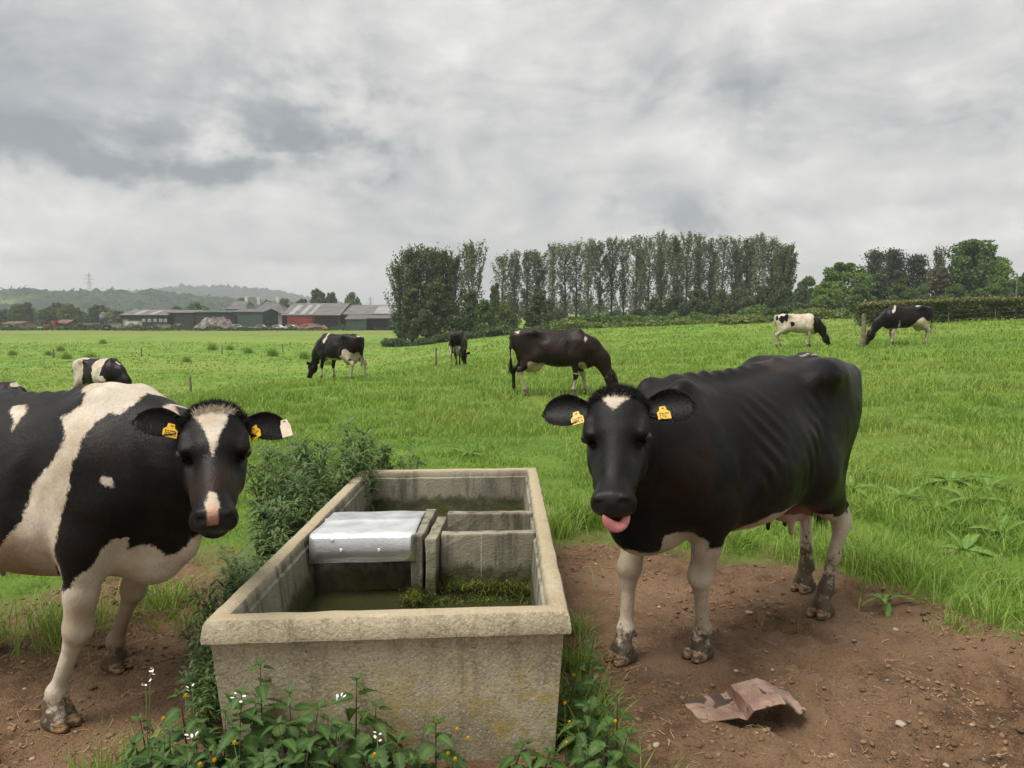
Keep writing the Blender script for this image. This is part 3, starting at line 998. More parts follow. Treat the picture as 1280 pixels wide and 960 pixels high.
HIDE = hide_material()
EYE = simple_mat('cow_eye', (0.010, 0.008, 0.007), 0.08, 0.1, 30, spec=0.7)
TAGY = simple_mat('yellow_plastic', (0.62, 0.36, 0.012), 0.45, 0.12, 40)
TAGB = simple_mat('tag_print', (0.02, 0.018, 0.012), 0.6, 0.1, 40)
TONGUE = simple_mat('tongue_flesh', (0.55, 0.20, 0.19), 0.38, 0.18, 45, bump=0.35)


def hair_mat():
    m, t, b = material('cow_hair')
    w = t.attr('white')
    n = t.attr('rnd')
    col = t.mix(w, t.mix(n, (0.0030, 0.0028, 0.0026), (0.011, 0.0092, 0.008)), t.mix(n, (0.36, 0.29, 0.20), (0.62, 0.56, 0.46)))
    t.link(col, b.inputs['Base Color'])
    b.inputs['Roughness'].default_value = 0.5
    b.inputs['Specular IOR Level'].default_value = 0.3
    return m


HAIR = hair_mat()


def strands(name, roots, dirs, length, width, parent, white, curl=.3, seed=1, droop=.25, nm=None):
    """Many thin tapering hairs as one mesh."""
    g = np.random.default_rng(seed)
    n = len(roots)
    d = dirs + g.normal(0, curl, (n, 3)); d /= np.linalg.norm(d, axis=1, keepdims=True)
    L = (length if hasattr(length, 'shape') else np.full((n, 1), length)) * g.uniform(.55, 1.15, n)[:, None]
    sd_ = np.cross(d, g.normal(0, 1, (n, 3)) if nm is None else nm + g.normal(0, .22, (n, 3))); sd_ /= np.linalg.norm(sd_, axis=1, keepdims=True) + 1e-9
    mid = roots + d * L * .55
    d2 = d + g.normal(0, curl * .6, (n, 3)) + np.array([0, 0, -droop]); d2 /= np.linalg.norm(d2, axis=1, keepdims=True)
    tip = mid + d2 * L * .5
    w = width
    V = np.stack([roots - sd_ * w, roots + sd_ * w, mid + sd_ * w * .75, mid - sd_ * w * .75, tip + sd_ * w * .12, tip - sd_ * w * .12], 1).reshape(-1, 3)
    b = np.arange(n)[:, None] * 6
    Fq = np.concatenate([b + np.array([[0, 1, 2, 3]]), b + np.array([[3, 2, 4, 5]])])
    at = {'white': np.repeat(white, 6), 'rnd': np.repeat(g.uniform(0, 1, n), 6)}
    o = obj(name, mesh_np(name, V, Fq, HAIR, True, at), parent)
    return o


def tag_part(parent, pos, face, down, seed=0, back=False, w=.052, hgt=.056):
    """Yellow ear tag: a small plate with a narrow neck and a stud, with printed strokes on its face."""
    z = unit(-np.array(down)); y = unit(np.array(face) - z * (np.array(face) @ z)); x = np.cross(y, z)
    def T(p):
        return np.array(pos) + x * p[0] + y * p[1] + z * p[2]
    out = [(-.012, .008), (.012, .008), (.015, -.012), (w * .5, -.022), (w * .5, -hgt), (-w * .5, -hgt), (-w * .5, -.022), (-.015, -.012)]
    n = len(out); V = [T((a, .0015, b_)) for a, b_ in out] + [T((a, -.0015, b_)) for a, b_ in out]
    Fq = [tuple(range(n))[::-1], tuple(range(n, 2 * n))] + [(i, (i + 1) % n, n + (i + 1) % n, n + i) for i in range(n)]
    mb = MB().add(V, Fq)
    cs = []
    for q in range(8):
        a = q * math.pi / 4
        cs.append((.006 * math.cos(a), .006 * math.sin(a)))
    mb.add([T((a, .001, b_)) for a, b_ in cs] + [T((a * .7, .007, b_ * .7)) for a, b_ in cs],
           [tuple(range(8, 16))[::-1]] + [(i, (i + 1) % 8, 8 + (i + 1) % 8, 8 + i) for i in range(8)])
    t = mb.build('ear_tag', TAGY, parent)
    if not back:
        g = random.Random(seed)
        pr = MB()
        for row, (z0, hh, nn) in enumerate(((-.031, .006, 7), (-.049, .014, 4))):
            for i in range(nn):
                xa = -w * .40 + i * w * .8 / nn; xb = xa + w * .8 / nn * .72
                for seg in range(3):
                    if g.random() < .3:
                        continue
                    if seg == 0:
                        q = (xa, xa + .0022, z0, z0 + hh)
                    elif seg == 1:
                        q = (xb - .0022, xb, z0, z0 + hh)
                    else:
                        zz = z0 + hh * g.choice((0, .5, .85)); q = (xa, xb, zz, zz + .0022)
                    pr.add([T((q[0], .0021 + seg * 4e-4, q[2])), T((q[1], .0021 + seg * 4e-4, q[2])), T((q[1], .0021 + seg * 4e-4, q[3])), T((q[0], .0021 + seg * 4e-4, q[3]))], [(0, 1, 2, 3)])
        pr.build('print', TAGB, t)
    return t


def make_cow(spec):
    """Builds one cow. Local axes: x forwards, y left, z up, hooves on z = 0."""
    h = spec.get('h', .02)
    H = HeadFrame(spec['head_at'], spec['head_f'], spec['head_up'], spec.get('head_s', 1.0))
    tips = [H.p(.55, 0, -.05), H.p(-.06, .15, .05), H.p(-.06, -.15, .05), H.p(.4, 0, -.25)]
    lo = np.minimum(np.min(tips, 0) - .06, (-1.12, -.5, -.04)); hi = np.maximum(np.max(tips, 0) + .06, (.95, .5, 1.55))
    F = Field(lo, hi, h)
    trunk(F, gaunt=spec.get('gaunt', 1.0), belly=spec.get('belly', 0))
    # hip bones, pins, spine, shoulder blades
    for e in (-1, 1):
        F.ell((-.47, e * .215, 1.310), (.12, .055, .05), .12)
        F.ell((-.865, e * .105, 1.255), (.05, .045, .05), .06)
        F.cone((-.47, e * .20, 1.33), (-.86, e * .10, 1.26), .05, .05, .07)
        F.cone((.50, e * .10, 1.33), (.58, e * .22, .98), .07, .09, .08, q=.6)
        F.ell((-.28, e * .325, 1.20), (.13, .06, .08), .08, neg=True)   # hollow of the flank
        F.cone((-.38, e * .315, 1.12), (-.27, e * .335, .80), .035, .030, .06, neg=True)   # crease between flank and thigh
        F.ell((.29, e * .325, 1.10), (.055, .05, .24), .05, neg=True)      # behind the shoulder
    F.cone((.46, 0, 1.36), (-.2, 0, 1.345), .035, .035, .05)
    F.cone((-.2, 0, 1.345), (-.62, 0, 1.355), .035, .045, .06)
    F.cone((-.62, 0, 1.345), (-.90, 0, 1.295), .05, .04, .05)
    for i in range(9):
        F.ell((.44 - .1 * i, 0, 1.386 - (.016 if 2 < i < 8 else 0)), (.022, .016, .02), .03)
    # neck
    pts = spec['neck']
    for (a, ra, qa), (b, rb, qb) in zip(pts[:-1], pts[1:]):
        F.cone(a, b, ra, rb, .09, side=spec.get('neck_side', (0, 1, 0)), q=(qa + qb) / 2)
    # brisket and dewlap
    bk = spec.get('brisket', 1.0)
    F.ell((.66, 0, .73), (.15 * bk, .12 * bk, .155 * bk), .08)
    F.cone((.60, 0, .74 - .085 * bk), (.78, 0, .78), .085 * bk, .07 * bk, .06, q=.8)
    for a, b, ra, rb in spec.get('dewlap', ()):
        F.cone(a, b, ra, rb, .05, q=.45)
    for s_, key in ((1, 'lf'), (-1, 'rf')):
        x, y = spec['legs'].get(key, (.50, .17 * s_)); fore_leg(F, x, y, s_, spec.get('adv', {}).get(key, 0.0))
    for s_, key in ((1, 'lh'), (-1, 'rh')):
        x, y = spec['legs'].get(key, (-.74, .18 * s_)); hind_leg(F, x, y, s_)
    # udder
    u = spec.get('udder', 1.0)
    if u > 0:
        F.ell((-.50, 0, .68), (.20 * u, .155 * u, .16 * u), .05)
        for ax, ay in ((-.42, .07), (-.42, -.07), (-.56, .06), (-.56, -.06)):
            F.cone((ax, ay, .60), (ax, ay, .68 - .205 * u), .022, .014, .02)
    # tail
    tl = spec.get('tail', [(-.90, 0, 1.31), (-.945, 0, 1.22), (-.955, 0, 1.0), (-.94, 0, .72)])
    for i, (a, b) in enumerate(zip(tl[:-1], tl[1:])):
        F.cone(a, b, (.036, .030, .024, .02)[min(i, 3)], (.030, .024, .018, .016)[min(i, 3)], .03)
    for pr in spec.get('extra', ()):
        getattr(F, pr[0])(*pr[1:])
    head(F, H)
    F.d = np.maximum(F.d, -F.ax[2][None, None, :])              # soles flat on the ground
    V, Q = F.nets()
    V = smooth_verts(V, Q, 2, .45)
    # skin folds and unevenness
    nz = fbm(V[:, 0] * 7, V[:, 1] * 7, V[:, 2] * 7, 3, 5)
    c = V.mean(0)
    body = sstep(.5, .8, V[:, 2])
    V[:, 1] += .004 * nz * body
    # stance: rump carried higher or lower than the withers
    V[:, 2] += sstep(.65, 1.15, V[:, 2]) * sstep(.75, .5, V[:, 0]) * spec.get('tilt', 0.0) * V[:, 0]
    nv = len(V)
    # ears join the same mesh
    ears = []
    for e in (1, -1):
        ear = spec.get('ear', {}).get(e, dict(out=(-.10, e, -.10), fwd=(.55, 0, .8)))
        Ve, Fe, mid, fdir, odir = ear_mesh(H, e, ear['out'], ear['fwd'], ear.get('L', .20), ear.get('W', .062), droop=ear.get('droop', .03), cup=ear.get('cup', .55))
        ears.append((mid, fdir, odir))
        Q = np.concatenate([Q, Fe + len(V)]); V = np.concatenate([V, Ve])
    HP = H.inv(V)
    is_ear = np.arange(len(V)) >= nv
    is_head = (HP[:, 0] > -.04) & (HP[:, 0] < .6) & (np.abs(HP[:, 1]) < .17) & (HP[:, 2] > -.24) & (HP[:, 2] < .12)
    mud_h = spec.get('mud', .45)
    A = dict(
        mud=np.where(is_ear | is_head, 0, sstep(np.where(V[:, 0] < -.3, spec.get('mud_hind', mud_h), mud_h), .03, V[:, 2]) * (.92 + .1 * fbm(V[:, 0] * 6, V[:, 1] * 6, V[:, 2] * 6, 2, 9))),
        wet=np.where(is_ear, 0, sstep(.462, .482, HP[:, 0] - .25 * (HP[:, 2] + .05)) * sstep(.075, .058, np.abs(HP[:, 1])) * sstep(-.118, -.10, HP[:, 2]) * is_head),
        horn=np.where(V[:, 2] < .075, sstep(.062, .045, V[:, 2] + .35 * np.minimum(0, (V[:, 0] % 10) * 0)) * 0, 0),
        pink=np.zeros(len(V)), brown=np.zeros(len(V)), soil=np.zeros(len(V)), white=np.full(len(V), -.2))
    hx = {}
    for key, s_ in (('lf', 1), ('rf', -1), ('lh', 1), ('rh', -1)):
        x, y = spec['legs'].get(key, (.50 if 'f' in key else -.74, (.17 if 'f' in key else .18) * s_))
        near = (np.hypot(V[:, 0] - x, V[:, 1] - y) < .13) & (V[:, 2] < .09)
        A['horn'] = np.where(near, np.maximum(A['horn'], sstep(.050, .035, V[:, 2] - .35 * (V[:, 0] - x - .03)) * sstep(.0, .03, V[:, 0] - x)), A['horn'])
    A['mud'] *= (1 - .75 * A['horn'])
    if u > 0:
        ud = 1 - np.sqrt(((V[:, 0] + .50) / .22) ** 2 + (V[:, 1] / .18) ** 2 + ((V[:, 2] - .64) / .17) ** 2)
        A['pink'] = np.maximum(A['pink'], sstep(.0, .25, ud) * spec.get('udder_pink', .55) * (V[:, 2] < .74))
    root = thing('cow', spec['label'], 'cow', spec['loc'], spec['rz'], spec.get('group'))
    sc = spec.get('scale', 1.0)
    root.scale = (sc, sc, sc)
    cr, sr = math.cos(spec['rz']), math.sin(spec['rz'])
    W = np.stack([spec['loc'][0] + sc * (V[:, 0] * cr - V[:, 1] * sr), spec['loc'][1] + sc * (V[:, 0] * sr + V[:, 1] * cr), spec['loc'][2] + sc * V[:, 2]], 1)
    spec['coat'](A, V, HP, W, is_ear, is_head)
    body_o = obj('body', mesh_np('cow_body', V, Q, HIDE, True, A), root)
    if spec.get('detail', True):
        # short coat lying along the body
        gq = np.random.default_rng(12)
        Qb = Q[:-2 * len(Fe)] if len(Fe) else Q
        nrm = np.zeros_like(V); fn = np.cross(V[Q[:, 2]] - V[Q[:, 0]], V[Q[:, 3]] - V[Q[:, 1]])
        for c4 in range(4):
            for ax in range(3):
                nrm[:, ax] += np.bincount(Q[:, c4], fn[:, ax], len(V))
        nrm /= np.linalg.norm(nrm, axis=1, keepdims=True) + 1e-12
        nh = spec.get('coat_hairs', 90000)
        qi = Qb[gq.integers(0, len(Qb), nh)]
        wv = gq.dirichlet((1, 1, 1, 1), nh)
        rt = (V[qi] * wv[..., None]).sum(1); nm = (nrm[qi] * wv[..., None]).sum(1)
        bad = (A['mud'][qi[:, 0]] > .30 + .3 * gq.random(nh)) | (A['pink'][qi[:, 0]] > .2) | (A['wet'][qi[:, 0]] > .15) | (A['horn'][qi[:, 0]] > .2) | (rt[:, 2] < .16)
        hp_ = H.inv(rt)
        bad |= (np.hypot(hp_[:, 0] - .175, np.abs(hp_[:, 1]) - .112) < .026) & (np.abs(hp_[:, 2] + .03) < .02)
        wz = (A['white'][qi] * wv).sum(1) + gq.normal(0, .004, nh)
        flow = np.tile((-.75, 0, -.65), (nh, 1)) + gq.normal(0, .18, (nh, 3))
        hd_ = is_head[qi[:, 0]]
        flow[hd_] = (H.M @ np.array([.8, 0, -.2])) + gq.normal(0, .2, (hd_.sum(), 3))
        flow -= nm * (flow * nm).sum(1, keepdims=True)
        flow /= np.linalg.norm(flow, axis=1, keepdims=True) + 1e-9
        k_ = ~bad & ((np.abs(wz) < .022) | (gq.random(nh) < .12))
        hr = strands('short_coat', (rt - nm * .001)[k_], (flow + nm * .13)[k_], np.where(hd_, .008, .013)[k_][:, None], .0008, root, (wz > 0).astype(float)[k_], .07, 14, droop=0.0, nm=nm[k_])
        hr['kind'] = 'stuff'
        for e in (1, -1):
            c = H.p(.170, e * .109, -.032)
            bm = bmesh.new(); bmesh.ops.create_uvsphere(bm, u_segments=16, v_segments=10, radius=.0225 * H.s)
            me = bpy.data.meshes.new('eye'); bm.to_mesh(me); bm.free(); me.materials.append(EYE)
            me.polygons.foreach_set('use_smooth', np.ones(len(me.polygons), bool))
            obj('eye', me, root, tuple(c + H.M @ np.array((.004, e * .004, .003))))
        # forelock between the ears and the fringe inside the ears
        g = np.random.default_rng(3)
        n = spec.get('tuft', 9000)
        a = g.uniform(-1, 1, n); bq = g.uniform(-.045, .075, n)
        roots = np.stack([bq, a * .078, .035 - .035 * a * a - .25 * np.maximum(0, -bq) + .0 * bq], 1)
        hd = HP[:nv][(np.abs(HP[:nv, 1]) < .11) & (HP[:nv, 0] > -.07) & (HP[:nv, 0] < .10) & (HP[:nv, 2] > -.04)]
        pick = hd[g.integers(0, len(hd), n)] + g.normal(0, .004, (n, 3)) * [1, 1, 0]
        pick[:, 2] -= .003
        dirs = np.stack([-.55 + 6 * pick[:, 0], pick[:, 1] * 6.0, np.full(n, .7)], 1)
        wt = spec.get('tuft_white', lambda p: np.zeros(len(p)))(pick)
        keep = pick[:, 0] < .035 + .02 * g.random(n)
        strands('hair_tuft', H.O + H.s * (pick[keep] @ H.M.T), dirs[keep] @ H.M.T, spec.get('tuft_len', .026) * H.s, .0008, root, wt[keep], .42)
        ev, en = V[nv:], len(V) - nv
        pk = g.integers(0, en, 1500)
        hp = HP[nv:][pk]
        edge = np.abs(hp[:, 1]) > .13
        e_d = np.stack([.2 * np.ones(len(pk)), np.sign(hp[:, 1]) * .5, -.25 * np.ones(len(pk))], 1)
        strands('ear_hair', ev[pk][edge], (e_d @ H.M.T)[edge], .016, .0009, root, np.zeros(edge.sum()), .5, 5)
        for i, e in enumerate((1, -1)):
            if e in spec.get('tags', (1, -1)):
                mid, fdir, odir = ears[i]
                tw = spec.get('tag_pos', {}).get(e, (0, 0, 0))
                tag_part(root, mid + H.M @ (np.array(tw)), spec.get('tag_face', {}).get(e, fdir), spec.get('tag_down', {}).get(e, (0, 0, -1)), 11 + i)
    elif spec.get('tags'):
        for i, e in enumerate((1, -1)):
            mid, fdir, odir = ears[i]
            tag_part(root, mid, fdir, (0, 0, -1), 11 + i, back=True, w=.06, hgt=.065)
    # tail switch
    g = np.random.default_rng(4)
    te = np.array(tl[-1], float); n = 700 if h < .015 else 260
    strands('tail_switch', te + g.normal(0, .010, (n, 3)) + np.stack([0 * g.random(n), 0 * g.random(n), g.uniform(-.1, .06, n)], 1), np.tile((-.05, 0, -1.0), (n, 1)), .22, .0016 if h < .015 else .003, root,
            np.full(n, spec.get('switch_white', 0.0)), .12, 8)
    return root, H


def blob(V, c, r):
    """Patch field in metres: positive inside an ellipsoid."""
    r = np.array(r, float)
    return (1 - np.sqrt((((V - np.array(c)) / r) ** 2).sum(1))) * r.min()
# ------------------------------------------------------------ the two cows at the trough
def to_local(w, loc, rz, sc=1.0):
    d = np.array(w, float) - np.array(loc, float)
    c, s = math.cos(rz), math.sin(rz)
    return np.array([d[0] * c + d[1] * s, -d[0] * s + d[1] * c, d[2]]) / sc


def dir_local(v, rz):
    c, s = math.cos(rz), math.sin(rz)
    return np.array([v[0] * c + v[1] * s, -v[0] * s + v[1] * c, v[2]])


def licking_cow():
    loc = (1.104, 3.81, 0.0); rz = math.atan2(-.602, -.799); sc = 1.0
    poll = to_local(at_dist(772, 503, 3.12), loc, rz, sc)
    nose = to_local(at_dist(764, 606, 2.74), loc, rz, sc)
    f = unit(nose - poll); up = dir_local((-.22, -.80, .50), rz)
    H = HeadFrame(poll, f, up, 1.03)
    nape = H.p(-.02, 0, -.10)
    legs = {k: tuple(to_local(at_height(*p), loc, rz, sc)[:2]) for k, p in dict(rf=(777, 826), lf=(873, 822), lh=(1026, 770), rh=(1004, 738)).items()}
    def coat(A, V, HP, W, is_ear, is_head):
        w = np.full(len(V), -.2)
        n = fbm(V[:, 0] * 9, V[:, 1] * 9, V[:, 2] * 9, 3, 21) * .02
        x, y, z = V.T
        fore = (x > .1); hind = x < -.35
        lf = fore & (y > 0) & (z < .75); rf = fore & (y <= 0) & (z < .75)
        w = np.where(rf, .615 - z + n, w)
        k = legs['lf'][0]
        w = np.where(lf, np.minimum(.60 - z + n, np.maximum(x - (k - .045) + (.40 - z) * .05, (.33 - z)) + n), w)
        w = np.maximum(w, np.minimum(blob(V, (.54, .06, .60), (.22, .17, .12)), .57 - x + .6 * y) + n)
        w = np.maximum(w, blob(V, (-.03, .20, .615), (.25, .23, .125)) + n * .6)
        w = np.where(hind & (y > 0) & (z < .72), np.where(z > .2, .60 - z + n * 1.5, .1), w)
        w = np.where(hind & (y <= 0) & (z < .72), .47 - z + n * 1.5, w)
        # pale marks over the tail head
        for a, b in (((-.60, .05), (-.74, .045)), ((-.80, .06), (-.90, .11)), ((-.52, .03), (-.60, .03))):
            a = np.array(a); b = np.array(b); e = b - a
            t = np.clip(((V[:, :2] - a) @ e) / (e @ e), 0, 1)
            dd = np.hypot(*((V[:, :2] - a - t[:, None] * e).T))
            w = np.where(z > 1.15, np.maximum(w, .006 - dd + n * .25), w)
        star = [(.020, -.058), (.010, -.03), (.022, .0), (.008, .03), (.018, .055), (.05, .052), (.085, .022), (.115, -.004), (.085, -.028), (.05, -.052)]
        s = poly_sd(HP[:, :2], star)
        hm = is_head & ~is_ear & (HP[:, 2] > -.05)
        w = np.where(is_head | is_ear, -.2, w)
        w = np.where(hm, s, w)
        A['white'] = w
        A['brown'] = np.where(is_head | is_ear, 0, .45 * sstep(.2, .9, fbm(x * 3, y * 3, z * 3, 2, 3)))
        A['soil'] = sstep(.62, .55, z) * sstep(-.3, -.1, x) * sstep(.3, .15, x) * .7 + .35 * sstep(.2, .8, fbm(x * 4, y * 4, z * 4, 2, 31))
        A['soil'] = np.where(is_head | is_ear, 0, np.clip(A['soil'], 0, 1))
        A['pink'] = np.where(is_head | is_ear, 0, A['pink'])
    tags_down = {1: (.10, -.2, -1), -1: (-.25, .1, -1)}
    root, H = make_cow(dict(
        label='black cow licking its nose beside the concrete trough, white heart mark on forehead', loc=loc, rz=rz, scale=sc, h=.0112,
        head_at=poll, head_f=f, head_up=up, head_s=1.03, legs=legs, group=None, gaunt=3.2, mud=.30, mud_hind=.60, tilt=-.075,
        extra=[('cone', (.52, .02, .66), (.70, .02, .70), .085, .075, .06)],
        neck=[((.42, 0, 1.06), .270, .66), ((.66, .03, 1.03), .225, .68), ((.5 * (.72 + nape[0]), .5 * nape[1] + .02, 1.08), .175, .72), (tuple(nape), .118, .85)],
        dewlap=[((.80, .02, .86), tuple(H.p(.12, 0, -.22)), .085, .05)],
        ear={1: dict(out=(-.10, 1, -.05), fwd=(.35, .1, .9), L=.20, W=.068, droop=.0), -1: dict(out=(.02, -1, -.02), fwd=(.35, -.1, .9), L=.20, W=.068, droop=.0)},
        tag_pos={1: (.012, .0, .01), -1: (.02, .012, .01)}, tag_face={e: unit(H.M @ np.array((.25, .12 * e, .95))) for e in (1, -1)},
        tag_down={1: H.M @ unit((1.0, .18, -.2)), -1: H.M @ unit((1.0, .25, -.2))}, udder=.90, udder_pink=.3,
        tuft_len=.026, coat=coat, tail=[(-.90, 0, 1.31), (-.94, -.01, 1.20), (-.945, -.04, 1.0), (-.92, -.06, .72)]))
    # tongue curling up over the lip
    path = [(.440, .040, -.120), (.480, .044, -.130), (.508, .036, -.140), (.522, .020, -.142), (.530, .002, -.134), (.530, -.016, -.118), (.524, -.028, -.100), (.516, -.034, -.084)]
    wid = [.012, .015, .018, .021, .023, .021, .013, .003]
    V = []; n = 12
    P = np.array(path)
    T = np.gradient(P, axis=0); T /= np.linalg.norm(T, axis=1, keepdims=True)
    sdv = np.array([0, 1, 0])
    for i in range(len(P)):
        s_ = unit(np.cross((.67, 0, .73), T[i])); nn = np.cross(T[i], s_)
        for j in range(n):
            a = 2 * math.pi * j / n
            v = P[i] + s_ * wid[i] * math.cos(a) + nn * (.0065 * math.sin(a) - .007 * math.cos(a) ** 2 * wid[i] / .027)
            V.append(H.p(*v))
    Fq = [(i * n + j, i * n + (j + 1) % n, (i + 1) * n + (j + 1) % n, (i + 1) * n + j) for i in range(len(P) - 1) for j in range(n)]
    Fq.append(tuple((len(P) - 1) * n + j for j in range(n)))
    me = MB().add(V, Fq).mesh('tongue', TONGUE, True)
    o = obj('tongue', me, root)
    sb = o.modifiers.new('round', 'SUBSURF'); sb.levels = 2; sb.render_levels = 2
    o['label'] = 'pink tongue curled up over the lip'
    return root


def pied_cow():
    rz = math.atan2(-.375, .927); sc = .95
    loc = (-2.247 + .25 * .927, 3.363 - .25 * .375, 0.0)
    poll = to_local(at_dist(268, 523, 2.86), loc, rz, sc)
    nose = to_local(at_dist(266, 640, 2.48), loc, rz, sc)
    f = unit(nose - poll); up = dir_local((.28, -.75, .52), rz)
    H = HeadFrame(poll, f, up, 1.0)
    nape = H.p(-.02, 0, -.10)
    legs = {k: tuple(to_local(at_height(*p), loc, rz, sc)[:2]) for k, p in dict(rf=(76, 908), lf=(146, 836)).items()}
    band = [(108, 470), (102, 507), (76, 522), (82, 542), (70, 572), (40, 610), (30, 652), (0, 680), (-60, 700), (-260, 690), (-260, 810), (76, 800), (75, 712), (70, 690), (72, 660), (90, 605), (92, 580), (98, 548), (135, 515), (150, 520), (184, 493), (170, 470)]
    legp = [(153, 642), (164, 667), (160, 685), (187, 678), (197, 682), (208, 695), (222, 692), (240, 672), (270, 655), (290, 700), (262, 960), (0, 960), (60, 800), (78, 742), (90, 738), (95, 723), (112, 708), (128, 683), (151, 660)]
    spots = [[(18, 510), (40, 510), (26, 526), (15, 537)], [(128, 598), (140, 597), (144, 611), (132, 608)], [(204, 507), (219, 503), (220, 517), (206, 521)]]
    def coat(A, V, HP, W, is_ear, is_head):
        x, y, z = V.T
        # the hidden side carries the mirrored pattern
        mir = (y > .02) & (z > .72) & ~is_head & ~is_ear
        Vm = V.copy(); Vm[mir, 1] *= -1
        c, s = math.cos(rz), math.sin(rz)
        Wm = np.stack([loc[0] + sc * (Vm[:, 0] * c - Vm[:, 1] * s), loc[1] + sc * (Vm[:, 0] * s + Vm[:, 1] * c), loc[2] + sc * Vm[:, 2]], 1)
        px, zc = project(Wm)
        m = zc / FPX
        n = fbm(x * 9, y * 9, z * 9, 3, 22) * .012
        w = np.full(len(V), -.2)
        front = x > .05
        for p in [band] + spots:
            w = np.maximum(w, poly_sd(px, p) * m)
        w = np.where(front, np.maximum(w, np.where(z < .85, poly_sd(px, legp) * m, -.2)), w)
        w = np.where((x < -.25) & (z < .7), np.maximum(w, .62 - z), w)
        w += n
        w = np.where(is_head | is_ear, -.2, w)
        blaze = [(-.03, -.075), (-.03, .07), (.03, .078), (.045, .055), (.095, .045), (.15, .022), (.195, .012), (.248, -.002), (.195, -.016), (.14, -.030), (.09, -.050), (.04, -.078)]
        hm = is_head & ~is_ear & (HP[:, 2] > -.055)
        w = np.where(hm, poly_sd(HP[:, :2], blaze), w)
        snip = [(.395, -.010), (.405, .012), (.435, .018), (.47, .020), (.50, .018), (.50, -.018), (.45, -.028), (.425, -.022)]
        w = np.where(hm & (HP[:, 0] > .39), np.maximum(w, poly_sd(HP[:, :2], snip)), w)
        A['white'] = w
        A['pink'] = np.where(is_head | is_ear, 0, A['pink'])
        pk = is_head & ~is_ear & (HP[:, 0] > .462) & (np.abs(HP[:, 1] + .002) < .022) & (HP[:, 2] > -.065)
        A['pink'] = np.where(pk, sstep(.462, .472, HP[:, 0]) * sstep(-.065, -.055, HP[:, 2]) * sstep(.022, .016, np.abs(HP[:, 1] + .002)) * .85, A['pink'])
        A['wet'] = np.where(pk, A['wet'] * .1, A['wet'])
        A['brown'] = np.where(is_ear, 0, np.where(is_head, .55 * sstep(.22, .34, HP[:, 0]) * sstep(.44, .36, HP[:, 0]), .35 * sstep(.2, .9, fbm(x * 3, y * 3, z * 3, 2, 4))))
        A['soil'] = np.where(is_head | is_ear, 0, np.clip(sstep(1.15, .72, z) * sstep(.35, .15, x) * .85 + .35 * sstep(.1, .8, fbm(x * 4, y * 4, z * 4, 2, 33)), 0, 1))
    root, H = make_cow(dict(
        label='black and white cow with white face blaze and white band behind its shoulder', loc=loc, rz=rz, scale=sc, h=.0116,
        head_at=poll, head_f=f, head_up=up, head_s=1.0, legs=legs, gaunt=.35, mud=.24, belly=.02, adv=dict(rf=.11), brisket=.82, tilt=.05,
        neck=[((.42, 0, 1.10), .29, .70), ((.68, .02, 1.11), .24, .72), ((.5 * (.74 + nape[0]), .6 * nape[1], 1.12), .180, .74), (tuple(nape), .112, .88)],
        dewlap=[((.80, .02, .80), tuple(H.p(.10, 0, -.20)), .075, .05)],
        ear={1: dict(out=(.04, 1, -.12), fwd=(.35, .25, .9), L=.185, W=.060, droop=.01), -1: dict(out=(.06, -1, .22), fwd=(.30, .15, .95), L=.19, W=.060, droop=.0)},
        tag_pos={1: (.012, -.02, .008), -1: (.012, .015, .008)}, tag_face={1: unit(H.M @ np.array((.15, -.75, .65))), -1: unit(H.M @ np.array((.25, .30, .92)))},
        tag_down={1: H.M @ unit((1.0, .1, -.2)), -1: H.M @ unit((1.0, -.10, -.2))},
        tuft_white=lambda p: ((np.abs(p[:, 1]) < .07) & (p[:, 0] > .02)).astype(float), tuft_len=.030, coat=coat))
    # second, bleached tag hanging at the tip of the left ear
    t = tag_part(root, H.p(.035, .262, .004), H.M @ unit((.2, -.2, .95)), H.M @ unit((1.0, .12, -.1)), 5, back=True, w=.040, hgt=.085)
    t.data = t.data.copy(); t.data.materials[0] = simple_mat('bleached_plastic', (0.42, 0.33, 0.22), .5, .1, 30)
    t['label'] = 'long bleached beige ear tag'
    return root


licking_cow()
pied_cow()
# ------------------------------------------------------------ the concrete drinking trough
RIM = .58
TC = [np.array(p) for p in ((-1.082, 2.598), (.213, 2.695), (.183, 5.443), (-1.072, 5.354))]


def tq(u, v):
    """Point of the trough's plan: u across (0 left, 1 right), v along (0 near end, 1 far end)."""
    return TC[0] * (1 - u) * (1 - v) + TC[1] * u * (1 - v) + TC[2] * u * v + TC[3] * (1 - u) * v


def tm(x, y):
    """Plan point from metres: x from the left outer rim (0..1.29), y from the near rim (0..2.75)."""
    return tq(x / 1.29, y / 2.75)


